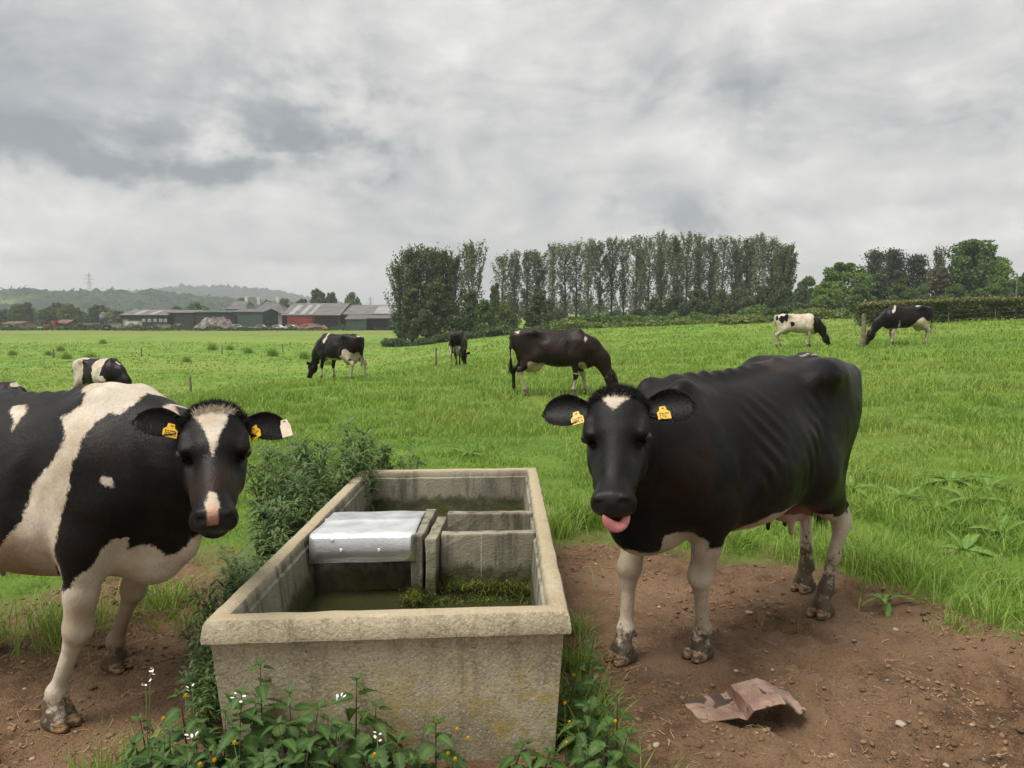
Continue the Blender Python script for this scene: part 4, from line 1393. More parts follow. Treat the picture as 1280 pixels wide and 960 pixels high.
def concrete_material():
    m, t, b = material('old_concrete')
    geo = t.add('ShaderNodeNewGeometry')
    P = geo.outputs['Position']
    sep = t.add('ShaderNodeSeparateXYZ'); t.link(P, sep.inputs[0])
    z = sep.outputs[2]
    inner = t.attr('inner')
    n1 = t.noise(P, 3.0, 5.0, 0.65); n2 = t.noise(P, 16.0, 5.0, 0.7); n3 = t.noise(P, 70.0, 3.0, 0.6); n4 = t.noise(P, 240.0, 2.0, 0.6)
    streak = t.noise(t.scale(P, (9.0, 9.0, 0.9)), 1.6, 4.0, 0.6)
    agg = t.add('ShaderNodeTexVoronoi'); t.link(P, agg.inputs['Vector']); agg.inputs['Scale'].default_value = 130.0
    aggc = t.add('ShaderNodeSeparateColor'); t.link(agg.outputs['Color'], aggc.inputs[0])
    col = t.mix(t.maprange(n1, 0.36, 0.64), (0.275, 0.228, 0.148), (0.455, 0.390, 0.268))
    col = t.mix(t.maprange(n2, 0.35, 0.72, 0.0, 0.8), col, (0.460, 0.390, 0.262))
    col = t.mix(t.maprange(streak, 0.50, 0.74, 0.0, 0.75), col, (0.160, 0.132, 0.084))
    col = t.mix(t.maprange(n3, 0.60, 0.72, 0.0, 0.75), col, (0.58, 0.53, 0.43))
    col = t.mix(t.maprange(n3, 0.38, 0.27, 0.0, 0.7), col, (0.120, 0.100, 0.068))
    col = t.mix(t.maprange(aggc.outputs[0], 0.62, 0.95, 0.0, 0.45), col, (0.56, 0.50, 0.39))
    col = t.mix(t.maprange(aggc.outputs[1], 0.70, 0.98, 0.0, 0.40), col, (0.150, 0.125, 0.085))
    # tan crust on the worn rim and ochre lichen low down
    up = t.add('ShaderNodeSeparateXYZ'); t.link(geo.outputs['Normal'], up.inputs[0])
    top = t.math('MULTIPLY', t.maprange(up.outputs[2], 0.4, 0.9), t.maprange(z, 0.40, 0.5))
    col = t.mix(t.math('MULTIPLY', top, t.maprange(n2, 0.25, 0.6, 0.25, 0.85)), col, (0.345, 0.280, 0.180))
    lich = t.math('MULTIPLY', t.maprange(t.noise(P, 5.5, 6.0, 0.72, 0.4), 0.46, 0.62), t.maprange(z, 0.52, 0.12))
    lich = t.math('MULTIPLY', lich, t.maprange(sep.outputs[0], -1.1, 0.1, 0.35, 1.0))
    col = t.mix(t.math('MULTIPLY', lich, 0.85), col, (0.390, 0.285, 0.065))
    green = t.math('MULTIPLY', t.maprange(z, 0.30, 0.0), t.maprange(n2, 0.4, 0.65, 0.0, 0.5))
    col = t.mix(green, col, (0.060, 0.068, 0.022))
    # inside: greyer, water-stained, slimy towards the water
    incol = t.mix(t.maprange(n1, 0.3, 0.7), (0.170, 0.155, 0.115), (0.300, 0.270, 0.200))
    incol = t.mix(t.maprange(streak, 0.45, 0.68, 0.0, 0.8), incol, (0.055, 0.050, 0.034))
    incol = t.mix(t.maprange(n3, 0.62, 0.74, 0.0, 0.6), incol, (0.33, 0.30, 0.24))
    line = t.math('ADD', z, t.math('MULTIPLY', t.math('SUBTRACT', streak, 0.5), 0.16))
    wet = t.maprange(line, 0.415, 0.365)
    incol = t.mix(t.math('MULTIPLY', wet, 0.88), incol, t.mix(t.maprange(n2, 0.4, 0.62), (0.036, 0.036, 0.018), (0.085, 0.085, 0.034)))
    slime = t.math('MULTIPLY', t.maprange(line, 0.37, 0.31), t.maprange(t.noise(P, 7.0, 4.0, 0.6), 0.46, 0.62))
    incol = t.mix(t.math('MULTIPLY', slime, 0.8), incol, (0.070, 0.082, 0.012))
    col = t.mix(inner, col, incol)
    # pale lime runs
    drip = t.maprange(t.noise(t.scale(P, (22.0, 22.0, 0.6)), 1.0, 2.0, 0.4), 0.77, 0.80, 0.0, 0.6)
    col = t.mix(drip, col, (0.50, 0.47, 0.41))
    t.link(col, b.inputs['Base Color'])
    t.link(t.math('SUBTRACT', 0.90, t.math('MULTIPLY', t.math('MULTIPLY', wet, inner), 0.45)), b.inputs['Roughness'])
    b.inputs['Specular IOR Level'].default_value = 0.3
    bp = t.add('ShaderNodeBump'); bp.inputs['Strength'].default_value = 0.7; bp.inputs['Distance'].default_value = 0.006
    t.link(t.math('ADD', t.math('ADD', n3, t.math('MULTIPLY', n4, 0.4)), t.math('MULTIPLY', n2, 0.8)), bp.inputs['Height'])
    t.link(bp.outputs[0], b.inputs['Normal'])
    return m


CONC = concrete_material()


def rough_box(name, quad, z0, z1, parent, inner=1.0, taper=0.0, seed=1, step=.035):
    """Concrete slab on a plan quad, finely divided so that its arrises are worn and uneven."""
    q = [np.array(p, float) for p in quad]
    lx = np.linalg.norm(q[1] - q[0]); ly = np.linalg.norm(q[3] - q[0])
    bm = bmesh.new()
    vs = []
    for z in (z0, z1):
        vs.append([bm.verts.new((p[0], p[1], z)) for p in q])
    bm.faces.new(vs[0][::-1]); bm.faces.new(vs[1])
    for i in range(4):
        bm.faces.new((vs[0][i], vs[0][(i + 1) % 4], vs[1][(i + 1) % 4], vs[1][i]))
    bmesh.ops.bevel(bm, geom=bm.edges[:], offset=.009, segments=2, affect='EDGES', profile=.6)
    for _ in range(6):
        long_e = [e for e in bm.edges if e.calc_length() > step * 2]
        if not long_e:
            break
        bmesh.ops.subdivide_edges(bm, edges=long_e, cuts=1)
    bmesh.ops.triangulate(bm, faces=[f for f in bm.faces if len(f.verts) > 4])
    me = bpy.data.meshes.new(name); bm.to_mesh(me); bm.free()
    co = np.array([v.co for v in me.vertices])
    d = np.stack([fbm(co[:, 0] * 14 + k, co[:, 1] * 14, co[:, 2] * 14, 2, seed + k) for k in range(3)], 1) * .0035
    me.vertices.foreach_set('co', (co + d).astype(np.float32).ravel())
    at = me.attributes.new('inner', 'FLOAT', 'POINT'); at.data.foreach_set('value', np.full(len(co), inner, np.float32))
    me.materials.append(CONC); me.update()
    return obj(name, me, parent)


def build_trough():
    root = thing('water_trough', 'old concrete cattle trough with thick rim and cross walls inside', 'trough', (0, 0, 0))
    # ring profile from the foot up over the lip and down the inner wall: height, inset, inner?
    prof = [(-.06, .060, 0), (.10, .050, 0), (.30, .036, 0), (.485, .024, 0), (.494, .019, 0), (.497, -.001, 0), (.515, -.003, 0), (.562, .004, 0), (.576, .011, 0), (.581, .024, 0), (.581, .062, 0), (.577, .073, .2), (.566, .080, .6),
            (.535, .083, 1), (.528, .094, 1), (.50, .096, 1), (.36, .108, 1), (.22, .118, 1), (.09, .130, 1), (.07, .150, 1)]
    n = 44
    V, inn = [], []
    for z, ins, k in prof:
        a, b = ins / 1.29, ins / 2.75
        for s in range(4):
            c0, c1 = (((a, b), (1 - a, b)), ((1 - a, b), (1 - a, 1 - b)), ((1 - a, 1 - b), (a, 1 - b)), ((a, 1 - b), (a, b)))[s]
            for i in range(n):
                f = i / n
                # crowd points at the corners so they stay crisp but chipped
                f = .5 - .5 * math.cos(math.pi * f)
                p = tq(c0[0] + (c1[0] - c0[0]) * f, c0[1] + (c1[1] - c0[1]) * f)
                V.append((p[0], p[1], z)); inn.append(k)
    V = np.array(V); m = 4 * n
    amp = .0026
    for k in range(3):
        V[:, k] += amp * fbm(V[:, 0] * 11, V[:, 1] * 11, V[:, 2] * 11, 3, 200 + k) * (1 if k < 2 else .7)
    Fq = [(i * m + j, i * m + (j + 1) % m, (i + 1) * m + (j + 1) % m, (i + 1) * m + j) for i in range(len(prof) - 1) for j in range(m)]
    Fq.append(tuple((len(prof) - 1) * m + j for j in range(m)))
    me = mesh_np('basin', V, Fq, CONC, False, {'inner': np.array(inn, float)})
    me.polygons.foreach_set('use_smooth', np.ones(len(me.polygons), bool))
    bm = bmesh.new(); bm.from_mesh(me)
    bm.normal_update()
    for e in bm.edges:
        if len(e.link_faces) == 2 and e.calc_face_angle(0) > .6:
            e.smooth = False
    bm.to_mesh(me); bm.free()
    obj('basin', me, root)
    def slab(x0, x1, y0, y1, z0, z1, seed, skew=(0, 0)):
        q = [tm(x0, y0), tm(x1, y0), tm(x1 + skew[0], y1), tm(x0 + skew[0], y1)]
        rough_box('cross_wall', q, z0, z1, root, 1.0, 0, seed)
    slab(.73, 1.205, 1.105, 1.17, .06, .562, 11)
    slab(.73, 1.205, 1.515, 1.58, .06, .562, 12)
    slab(.085, .60, 1.12, 1.18, .06, .55, 13)
    slab(.085, .60, 1.50, 1.56, .06, .55, 14)
    def slab2(x0, x1, y0, y1, z0, z1, seed):
        rough_box('valve_box_wall', [tm(x0, y0), tm(x1, y0), tm(x1 + .02, y1), tm(x0 + .02, y1)], z0, z1, root, 1.0, 0, seed)
    slab2(.592, .650, 1.00, 1.54, .10, .588, 21)
    slab2(.663, .716, .985, 1.44, .10, .572, 22)
    # water in the two basins
    m, t, b = material('trough_water')
    b.inputs['Base Color'].default_value = (0.034, 0.038, 0.014, 1); b.inputs['Roughness'].default_value = 0.05
    b.inputs['Specular IOR Level'].default_value = 0.5
    tc = t.add('ShaderNodeTexCoord').outputs['Object']
    bp = t.add('ShaderNodeBump'); bp.inputs['Strength'].default_value = 0.12; bp.inputs['Distance'].default_value = 0.01
    t.link(t.noise(tc, 9.0, 3.0), bp.inputs['Height']); t.link(bp.outputs[0], b.inputs['Normal'])
    for y0, y1 in ((.10, 1.13), (1.56, 2.66)):
        q = [tm(.10, y0), tm(1.19, y0), tm(1.19, y1), tm(.10, y1)]
        me = mesh_np('water', [(p[0], p[1], .285) for p in q], [(0, 1, 2, 3)], m, False)
        o = struct(obj('water', me), 'still murky water inside the trough')
    # algae: a mat of green threads floating and clinging at the cross wall
    g = np.random.default_rng(91)
    n = 4200
    cl = [(.86, 1.05, .18, .05, .325), (1.05, 1.03, .14, .06, .315), (.62, .92, .05, .08, .33), (.72, .93, .10, .06, .295), (1.12, .98, .06, .09, .30), (.90, .92, .16, .07, .29)]
    k = g.integers(0, len(cl), n); C = np.array(cl)[k]
    xm = np.clip(C[:, 0] + g.normal(0, 1, n) * C[:, 2] * .6, .13, 1.18); ym = np.clip(C[:, 1] + g.normal(0, 1, n) * C[:, 3] * .6, .5, 1.10)
    z = C[:, 4] + np.abs(g.normal(0, .012, n)) * sstep(.85, 1.08, ym) - .025 * g.random(n)
    p = np.array([tm(a, b_) for a, b_ in zip(xm, ym)])
    c = np.stack([p[:, 0], p[:, 1], z], 1)
    d = g.normal(0, 1, (n, 3)) * [1, .7, .10]; d /= np.linalg.norm(d, axis=1, keepdims=True)
    s_ = np.cross(d, [0, .5, .86]); s_ /= np.linalg.norm(s_, axis=1, keepdims=True) + 1e-9
    L = g.uniform(.02, .07, n)[:, None]; w = g.uniform(.0005, .0013, n)[:, None]
    bend = g.normal(0, .012, (n, 3)) * [1, 1, .35]
    V = np.stack([c - d * L / 2 - s_ * w, c - d * L / 2 + s_ * w, c + bend - s_ * w, c + bend + s_ * w, c + d * L / 2 - s_ * w * .3, c + d * L / 2 + s_ * w * .3], 1).reshape(-1, 3)
    b_ = np.arange(n)[:, None] * 6
    Q = np.concatenate([b_ + np.array([[0, 1, 3, 2]]), b_ + np.array([[2, 3, 5, 4]])])
    o = obj('algae', mesh_np('algae', V, Q, simple_mat('algae_green', (.135, .165, .022), .5, .6, 14), True))
    tag(o, 'yellow-green algae threads at the waterline of the trough', 'algae'); o['kind'] = 'stuff'
    # embossed aluminium cover sheet over the valve box
    ma, ta, ba = material('embossed_aluminium')
    tcx = ta.add('ShaderNodeTexCoord').outputs['Object']
    vor = ta.add('ShaderNodeTexVoronoi'); ta.link(tcx, vor.inputs['Vector']); vor.inputs['Scale'].default_value = 120.0
    ta.link(ta.mix(ta.maprange(ta.noise(tcx, 7.0, 4.0), 0.35, 0.7), (0.80, 0.80, 0.80), (0.92, 0.92, 0.91)), ba.inputs['Base Color'])
    ba.inputs['Metallic'].default_value = 0.92
    ta.link(ta.maprange(ta.noise(tcx, 12.0, 4.0), 0.3, 0.7, 0.30, 0.44), ba.inputs['Roughness'])
    bpa = ta.add('ShaderNodeBump'); bpa.inputs['Strength'].default_value = 0.35; bpa.inputs['Distance'].default_value = 0.0015
    ta.link(vor.outputs['Distance'], bpa.inputs['Height']); ta.link(bpa.outputs[0], ba.inputs['Normal'])
    prof = [(1.47, .592), (1.36, .594), (1.302, .597), (1.285, .607), (1.268, .597), (1.18, .598), (1.06, .597), (1.030, .594), (1.016, .586), (1.010, .572), (1.006, .52), (1.000, .462)]
    def plate_pt(f, i, dz=0):
        y, z = prof[i]
        a = tm(.105 + (.012 if i < 6 else 0), y); b2 = tm(.612 - .0 * f, y)
        p = a * (1 - f) + b2 * f
        return (p[0], p[1], z + dz + .002 * math.sin(f * 3.1) * (1 if i < 8 else .4) + .0015 * math.sin(11 * f + i))
    nx = 16
    V = [plate_pt(j / nx, i) for i in range(len(prof)) for j in range(nx + 1)]
    Fq = [(i * (nx + 1) + j, i * (nx + 1) + j + 1, (i + 1) * (nx + 1) + j + 1, (i + 1) * (nx + 1) + j) for i in range(len(prof) - 1) for j in range(nx)]
    cp_ = thing('cover_plate', 'shiny embossed aluminium sheet covering the valve box of the trough', 'cover plate', (0, 0, 0))
    s = obj('sheet', mesh_np('sheet', V, [f[::-1] for f in Fq], ma, True), cp_)
    so = s.modifiers.new('gauge', 'SOLIDIFY'); so.thickness = .003; so.offset = 0
    for f, i in ((.22, 9), (.66, 10), (.18, 2), (.86, 2), (.30, 10)):
        p = np.array(plate_pt(f, i)); nrm = np.array([0, -.9, .25]) if i > 8 else np.array([0, 0, 1.0])
        bm = bmesh.new(); bmesh.ops.create_cone(bm, cap_ends=True, segments=10, radius1=.011, radius2=.006, depth=.008)
        me = bpy.data.meshes.new('bolt'); bm.to_mesh(me); bm.free(); me.materials.append(ma)
        o = obj('bolt', me, cp_, tuple(p + nrm * .004)); o.rotation_euler = Vector(nrm).to_track_quat('Z', 'Y').to_euler()


build_trough()


# ------------------------------------------------------------ the bent sheet on the soil
def build_sheet():
    m, t, b = material('weathered_tin')
    tc = t.add('ShaderNodeTexCoord').outputs['Object']
    n1 = t.noise(tc, 9.0, 5.0, 0.65); n2 = t.noise(tc, 45.0, 4.0, 0.7)
    c = t.mix(t.maprange(n1, 0.35, 0.68), (0.225, 0.135, 0.098), (0.37, 0.255, 0.190))
    c = t.mix(t.maprange(n2, 0.56, 0.70, 0.0, 0.7), c, (0.135, 0.070, 0.040))
    c = t.mix(t.maprange(t.noise(tc, 6.5, 3.0, 0.5, 0.5), 0.545, 0.58), c, (0.070, 0.048, 0.038))
    t.link(c, b.inputs['Base Color']); b.inputs['Roughness'].default_value = 0.55; b.inputs['Metallic'].default_value = 0.25
    bp = t.add('ShaderNodeBump'); bp.inputs['Strength'].default_value = 0.5; bp.inputs['Distance'].default_value = 0.004
    t.link(n2, bp.inputs['Height']); t.link(bp.outputs[0], b.inputs['Normal'])
    P = lambda px, py, z=0.0: at_height(px, py, z)
    # hat profile across, front edge and back edge measured in the photograph; a torn flat wing lies to the left
    fr = [P(879, 905, .004), P(924, 897, .012), P(934, 902, .004), P(943, 888, .066), P(976, 879, .076), P(984, 880, .069), P(1000, 893, .012), P(1007, 889, .004)]
    bk = [P(851, 876, .006), P(905, 868, .010), P(908, 866, .012), P(914, 857, .080), P(946, 848, .088), P(955, 851, .080), P(970, 858, .034), P(978, 858, .020)]
    n = 6; V = []
    for i in range(n + 1):
        f = i / n
        for a, c_ in zip(bk, fr):
            p = a * (1 - f) + c_ * f
            V.append(p + np.array([0, 0, .004 * math.sin(9 * p[0] + 14 * f)]))
    k = len(fr)
    Fq = [(i * k + j, i * k + j + 1, (i + 1) * k + j + 1, (i + 1) * k + j) for i in range(n) for j in range(k - 1)]
    V = np.array(V); base = np.array([V[:, 0].mean(), V[:, 1].mean(), 0])
    zg = ground_z(V[:, 0], V[:, 1])
    V[:, 2] += max(0, float(np.quantile(zg, .8)))
    # the crumpled step beside the ridge
    V[2::k, 2] += .006
    root = tag(obj('metal_sheet', mesh_np('metal_sheet', V - base, [f[::-1] for f in Fq], m, False), None, tuple(base)),
               'bent rusty pinkish metal sheet lying on the bare soil', 'metal sheet')
    so = root.modifiers.new('gauge', 'SOLIDIFY'); so.thickness = .007; so.offset = 0
    bv = root.modifiers.new('fold', 'BEVEL'); bv.width = .006; bv.segments = 2; bv.limit_method = 'ANGLE'; bv.angle_limit = R(25)
    # solidify first, then soften the folds


build_sheet()
# ------------------------------------------------------------ weeds and flowers by the trough
def leaf_mat(name, c0, c1, tr=0.3, rough=0.5, vein=True):
    m, t, b = material(name)
    info = t.add('ShaderNodeObjectInfo')
    tc = t.add('ShaderNodeTexCoord').outputs['Object']
    n = t.noise(tc, 25.0, 4.0, 0.6)
    f = t.math('ADD', t.math('MULTIPLY', info.outputs['Random'], 0.6), t.math('MULTIPLY', n, 0.5), clamp=True)
    c = t.mix(f, c0, c1)
    if vein:
        v = t.attr('vein')
        c = t.mix(t.math('MULTIPLY', v, 0.35), c, tuple(min(1, q * 2.2) for q in c1))
    t.link(c, b.inputs['Base Color']); b.inputs['Roughness'].default_value = rough; b.inputs['Specular IOR Level'].default_value = 0.3
    bp = t.add('ShaderNodeBump'); bp.inputs['Strength'].default_value = 0.4; bp.inputs['Distance'].default_value = 0.002
    t.link(t.noise(tc, 120.0, 3.0), bp.inputs['Height']); t.link(bp.outputs[0], b.inputs['Normal'])
    tn = t.add('ShaderNodeBsdfTranslucent'); t.link(t.mix(0.5, c, (0.13, 0.20, 0.02)), tn.inputs[0])
    mx = t.add('ShaderNodeMixShader'); mx.inputs[0].default_value = tr
    t.link(b.outputs[0], mx.inputs[1]); t.link(tn.outputs[0], mx.inputs[2]); t.link(mx.outputs[0], t.n['Material Output'].inputs[0])
    return m


NETTLE = leaf_mat('nettle_leaf', (0.030, 0.070, 0.017), (0.078, 0.140, 0.034))
WEED = leaf_mat('weed_leaf', (0.062, 0.112, 0.034), (0.150, 0.225, 0.076), vein=False)
DOCK = leaf_mat('dock_leaf', (0.075, 0.160, 0.022), (0.160, 0.260, 0.050))
STEM = simple_mat('weed_stem', (0.075, 0.060, 0.030), 0.7, 0.4, 8)
STEMG = simple_mat('green_stem', (0.075, 0.120, 0.028), 0.6, 0.3, 8)
PETALW = simple_mat('white_petal', (0.78, 0.76, 0.72), 0.6, 0.08, 30)
PETALY = simple_mat('yellow_petal', (0.80, 0.48, 0.012), 0.35, 0.12, 30)


def leaf_mesh(name, mat, L=1.0, W=.55, teeth=8, fold=.25, droop=.35, base=.35, seed=0, wave=.0):
    """Serrated leaf: midrib along +x, two half blades folded up from it, toothed margins."""
    g = random.Random(seed)
    n = teeth * 2
    V, vein = [], []
    rows = []
    for i in range(n + 1):
        u = i / n
        w = W * .5 * (math.sin(math.pi * u ** (.62 if base > .3 else .9)) ** .9 + .02) * (1 - .15 * u)
        if i % 2 and 0 < i < n:
            w *= .74
            sh = 0
        else:
            sh = .035
        z = -droop * u * u * L
        x = L * u * (1 - .12 * droop * u)
        wv = wave * math.sin(9 * u + seed)
        pts = []
        for s in (-1, -.5, 0, .5, 1):
            zz = z + abs(s) * w * fold - (abs(s) ** 2) * w * fold * .5 + wv * abs(s) * w + .012 * math.cos(math.pi * n * u / 2) * abs(s) * L * .5
            pts.append(len(V)); V.append((x + (sh * L * abs(s) if abs(s) == 1 else 0), s * w, zz)); vein.append(1.0 if s == 0 else 0.0)
        rows.append(pts)
    Fq = []
    for a, b_ in zip(rows[:-1], rows[1:]):
        for k in range(4):
            Fq.append((a[k], b_[k], b_[k + 1], a[k + 1]))
    return mesh_np(name, V, Fq, mat, True, {'vein': np.array(vein)})


def place_leaf(me, parent, p, az, pitch, size, roll=0.0):
    o = obj('leaf', me, parent)
    o.location = p; o.rotation_euler = (roll, -pitch, az); o.scale = (size, size, size)
    return o


NLEAF = [leaf_mesh('leaf', NETTLE, 1, .56, 8, .35, .30 + .2 * i, .4, i) for i in range(3)]


def nettle(top, base_y_shift=0.0, seed=0, label='', size=.085, pairs=5, group=None):
    g = random.Random(seed)
    top = np.array(top, float)
    bx, by = top[0] + g.uniform(-.05, .05), top[1] + g.uniform(-.02, .05) + base_y_shift
    bz = float(ground_z(bx, by))
    root = thing('nettle', label, 'nettle', (bx, by, bz), 0, group)
    hgt = top[2] - bz
    path = []
    for i in range(7):
        f = i / 6
        path.append(((top[0] - bx) * f ** 1.4, (top[1] - by) * f ** 1.4, hgt * f))
    MB().tube([(p[0], p[1], p[2] - (.02 if i == 0 else 0)) for i, p in enumerate(path)], [.0042 - .0024 * i / 6 for i in range(7)], 6).build('stem', STEM, root, True)
    a0 = g.uniform(0, 6.28)
    for k in range(pairs):
        f = 1 - (k + .15) * (.80 / pairs)
        q = f * 6; i = min(5, int(q)); r = q - i
        p = tuple(path[i][j] * (1 - r) + path[i + 1][j] * r for j in range(3))
        s = size * (.45 + .75 * min(1, k / 2.2)) * g.uniform(.85, 1.15)
        for e in (0, math.pi):
            az = a0 + k * math.pi / 2 + e + g.uniform(-.3, .3)
            place_leaf(NLEAF[g.randrange(3)], root, (p[0] + .010 * math.cos(az), p[1] + .010 * math.sin(az), p[2]), az, g.uniform(-.05, .55) - .35 * (k > 1), s, g.uniform(-.35, .35))
    for e in range(3):
        az = a0 + e * 2.1
        place_leaf(NLEAF[e], root, path[-1], az, .9, size * .33)
    return root


tops = [(325, 832, 2.56), (302, 868, 2.50), (362, 866, 2.52), (398, 884, 2.44), (446, 850, 2.58), (470, 884, 2.50), (348, 905, 2.40), (425, 915, 2.40), (300, 915, 2.42), (498, 925, 2.46), (545, 905, 2.56), (385, 938, 2.34), (250, 905, 2.46), (225, 868, 2.6), (262, 940, 2.34), (330, 948, 2.32), (455, 945, 2.36), (655, 930, 2.56), (212, 915, 2.46), (688, 940, 2.54), (190, 935, 2.42), (238, 935, 2.38), (175, 900, 2.55), (282, 890, 2.48), (410, 900, 2.42), (375, 905, 2.46), (320, 880, 2.5), (515, 950, 2.42), (168, 930, 2.5), (205, 948, 2.38), (230, 955, 2.34), (185, 955, 2.4), (250, 880, 2.5), (160, 955, 2.42), (290, 955, 2.3), (350, 955, 2.3)]
wh = ['by the front wall of the trough', 'rooted at the trough foot']
for i, (a, b_, Y) in enumerate(tops):
    nettle(at_dist(a, b_, Y), -.02, 40 + i, 'stinging nettle with toothed leaves in front of the concrete trough', .112 if i < 12 else .095, 6, 'nettles in front of the trough')
for i, (a, b_, Y) in enumerate([(748, 838, 2.75), (772, 868, 2.62), (735, 880, 2.66), (760, 905, 2.52), (720, 905, 2.62), (785, 915, 2.48), (728, 935, 2.50), (718, 850, 2.85), (755, 935, 2.44), (742, 800, 3.0)]):
    nettle(at_dist(a, b_, Y), 0, 80 + i, 'young nettle at the side of the trough nearer the licking cow', .075, 6, 'nettles beside the trough')


def flower(top, kind, seed, label, group):
    g = random.Random(seed)
    top = np.array(top, float)
    bx, by = top[0] + g.uniform(-.03, .03), top[1] + g.uniform(-.02, .03)
    bz = float(ground_z(bx, by))
    root = thing('buttercup' if kind == 'y' else 'white_wildflower', label, 'flower', (bx, by, bz), 0, group)
    d = top - np.array([bx, by, bz])
    MB().tube([(0, 0, -.02), (d[0] * .3, d[1] * .3, d[2] * .5), tuple(d)], [.0018, .0015, .0012], 5).build('stem', STEMG, root, True)
    if kind == 'y':
        for k in range(5):
            a = k * 2 * math.pi / 5
            me = PET_Y
            o = obj('petal', me, root); o.location = tuple(d); o.rotation_euler = (0, -.75, a)
    else:
        for k in range(5):
            a = g.uniform(0, 6.28); r = .014 * math.sqrt(g.random())
            o = obj('floret', PET_W, root); o.location = (d[0] + r * math.cos(a), d[1] + r * math.sin(a), d[2] + g.uniform(-.014, .010))
            o.rotation_euler = (g.uniform(-.6, .6), g.uniform(-.9, .3), a)
    return root


def petal_mesh(name, L, W, mat, cup):
    V = [(0, 0, 0)]; n = 5
    for i in range(1, n + 1):
        u = i / n; w = W * math.sin(math.pi * min(.93, u * .86 + .05)) ** .7
        for s in (-1, 0, 1):
            V.append((L * u, s * w / 2, cup * u * u * L + abs(s) * .15 * w))
    Fq = [(0, 1, 2), (0, 2, 3)] + [(1 + 3 * i + k, 4 + 3 * i + k, 5 + 3 * i + k, 2 + 3 * i + k) for i in range(n - 1) for k in (0, 1)]
    return mesh_np(name, V, Fq, mat, True)


PET_Y = petal_mesh('petal', .0115, .0125, PETALY, .5)
PET_W = petal_mesh('floret', .0125, .0085, PETALW, .2)
for i, (a, b_, Y) in enumerate([(232, 872, 2.5), (204, 901, 2.45), (293, 931, 2.36), (268, 953, 2.33), (571, 914, 2.58), (585, 925, 2.56), (560, 944, 2.52), (569, 951, 2.5), (468, 946, 2.3), (536, 955, 2.5), (706, 881, 2.76), (769, 904, 2.58), (708, 931, 2.62), (717, 846, 2.9), (712, 905, 2.7), (250, 958, 2.3)]):
    flower(at_dist(a, b_, Y), 'y', 300 + i, 'yellow buttercup flowering among the weeds at the foot of the trough', 'buttercups at the trough foot')
for i, (a, b_, Y) in enumerate([(188, 838, 2.62), (182, 855, 2.58), (240, 862, 2.52), (298, 872, 2.45), (424, 874, 2.44), (240, 922, 2.36), (472, 920, 2.36)]):
    flower(at_dist(a, b_, Y), 'w', 400 + i, 'small white wildflower among the nettles at the foot of the trough', 'white flowers at the trough foot')


# tall narrow-leaved weeds along the trough's far-left side
def weed_variant(seed, h=1.0):
    g = np.random.default_rng(seed)
    st = MB(); V, Q = [], []
    for s in range(5):
        a = g.uniform(0, 6.28); lean = g.uniform(.05, .34)
        top = np.array([math.cos(a) * lean, math.sin(a) * lean, h * g.uniform(.75, 1.05)])
        b0 = np.array([g.normal(0, .03), g.normal(0, .03), 0])
        pts = [b0 + np.array([top[0] * f ** 1.6, top[1] * f ** 1.6, top[2] * f]) for f in np.linspace(0, 1, 7)]
        st.tube([tuple(p) for p in pts], [.0065 - .0045 * i / 6 for i in range(7)], 5)
        side = [(f, None) for f in np.linspace(.16, 1.0, 26)]
        for f, _ in side:
            q = f * 6; i = min(5, int(q)); r = q - i
            p = pts[i] * (1 - r) + pts[i + 1] * r
            for k in range(4 if f < .95 else 7):
                az = g.uniform(0, 6.28); L = g.uniform(.09, .17) * (1.15 - .40 * f); W = L * g.uniform(.17, .27)
                el = g.uniform(-.2, .9)
                d = np.array([math.cos(az) * math.cos(el), math.sin(az) * math.cos(el), math.sin(el)])
                sd_ = np.cross(d, [0, 0, 1.0]); sd_ /= np.linalg.norm(sd_) + 1e-9; up = np.cross(sd_, d)
                off = p + d * g.uniform(.0, .06)
                o = len(V)
                for u, w, dr in ((0, .12, 0), (.35, 1, .03), (.7, .75, -.06), (1, .05, -.26)):
                    c = off + d * L * u + np.array([0, 0, 1]) * dr * L
                    V += [c - sd_ * W * w / 2, c + up * (-.12 * W * w), c + sd_ * W * w / 2]
                for i2 in range(3):
                    for j2 in range(2):
                        a_ = o + i2 * 3 + j2
                        Q.append((a_, a_ + 3, a_ + 4, a_ + 1))
    return st.mesh('stems', STEM, True), mesh_np('foliage', np.array(V), np.array(Q), WEED, True)


WV = [weed_variant(500 + i) for i in range(5)]
gw = np.random.default_rng(77)
spots = []
for i in range(29):
    f = (i + gw.random()) / 29
    y = 3.15 + 2.45 * f
    x = -1.12 - gw.random() * (.20 + .42 * f) - .04
    hgt = (.46 + .38 * f) * gw.uniform(.72, 1.06)
    spots.append((x, y, hgt))
spots += [(-1.10, 5.52, .88), (-.98, 5.58, .80), (-1.22, 5.3, .88), (-1.05, 5.25, .74), (-.86, 5.62, .72), (-1.18, 2.85, .30), (-1.2, 3.0, .36), (-1.3, 3.15, .40)]
for i, (x, y, hh) in enumerate(spots):
    st, fo = WV[i % 5]
    root = thing('tall_weed', 'dark green narrow-leaved weed in the thicket along the trough side', 'weed', (x, y, float(land(x, y)) - .01), float(gw.uniform(0, 6.28)), 'weeds along the side of the trough')
    root.scale = (hh * 1.0, hh * 1.0, hh)
    obj('stems', st, root); o = obj('foliage', fo, root); o['kind'] = 'stuff'

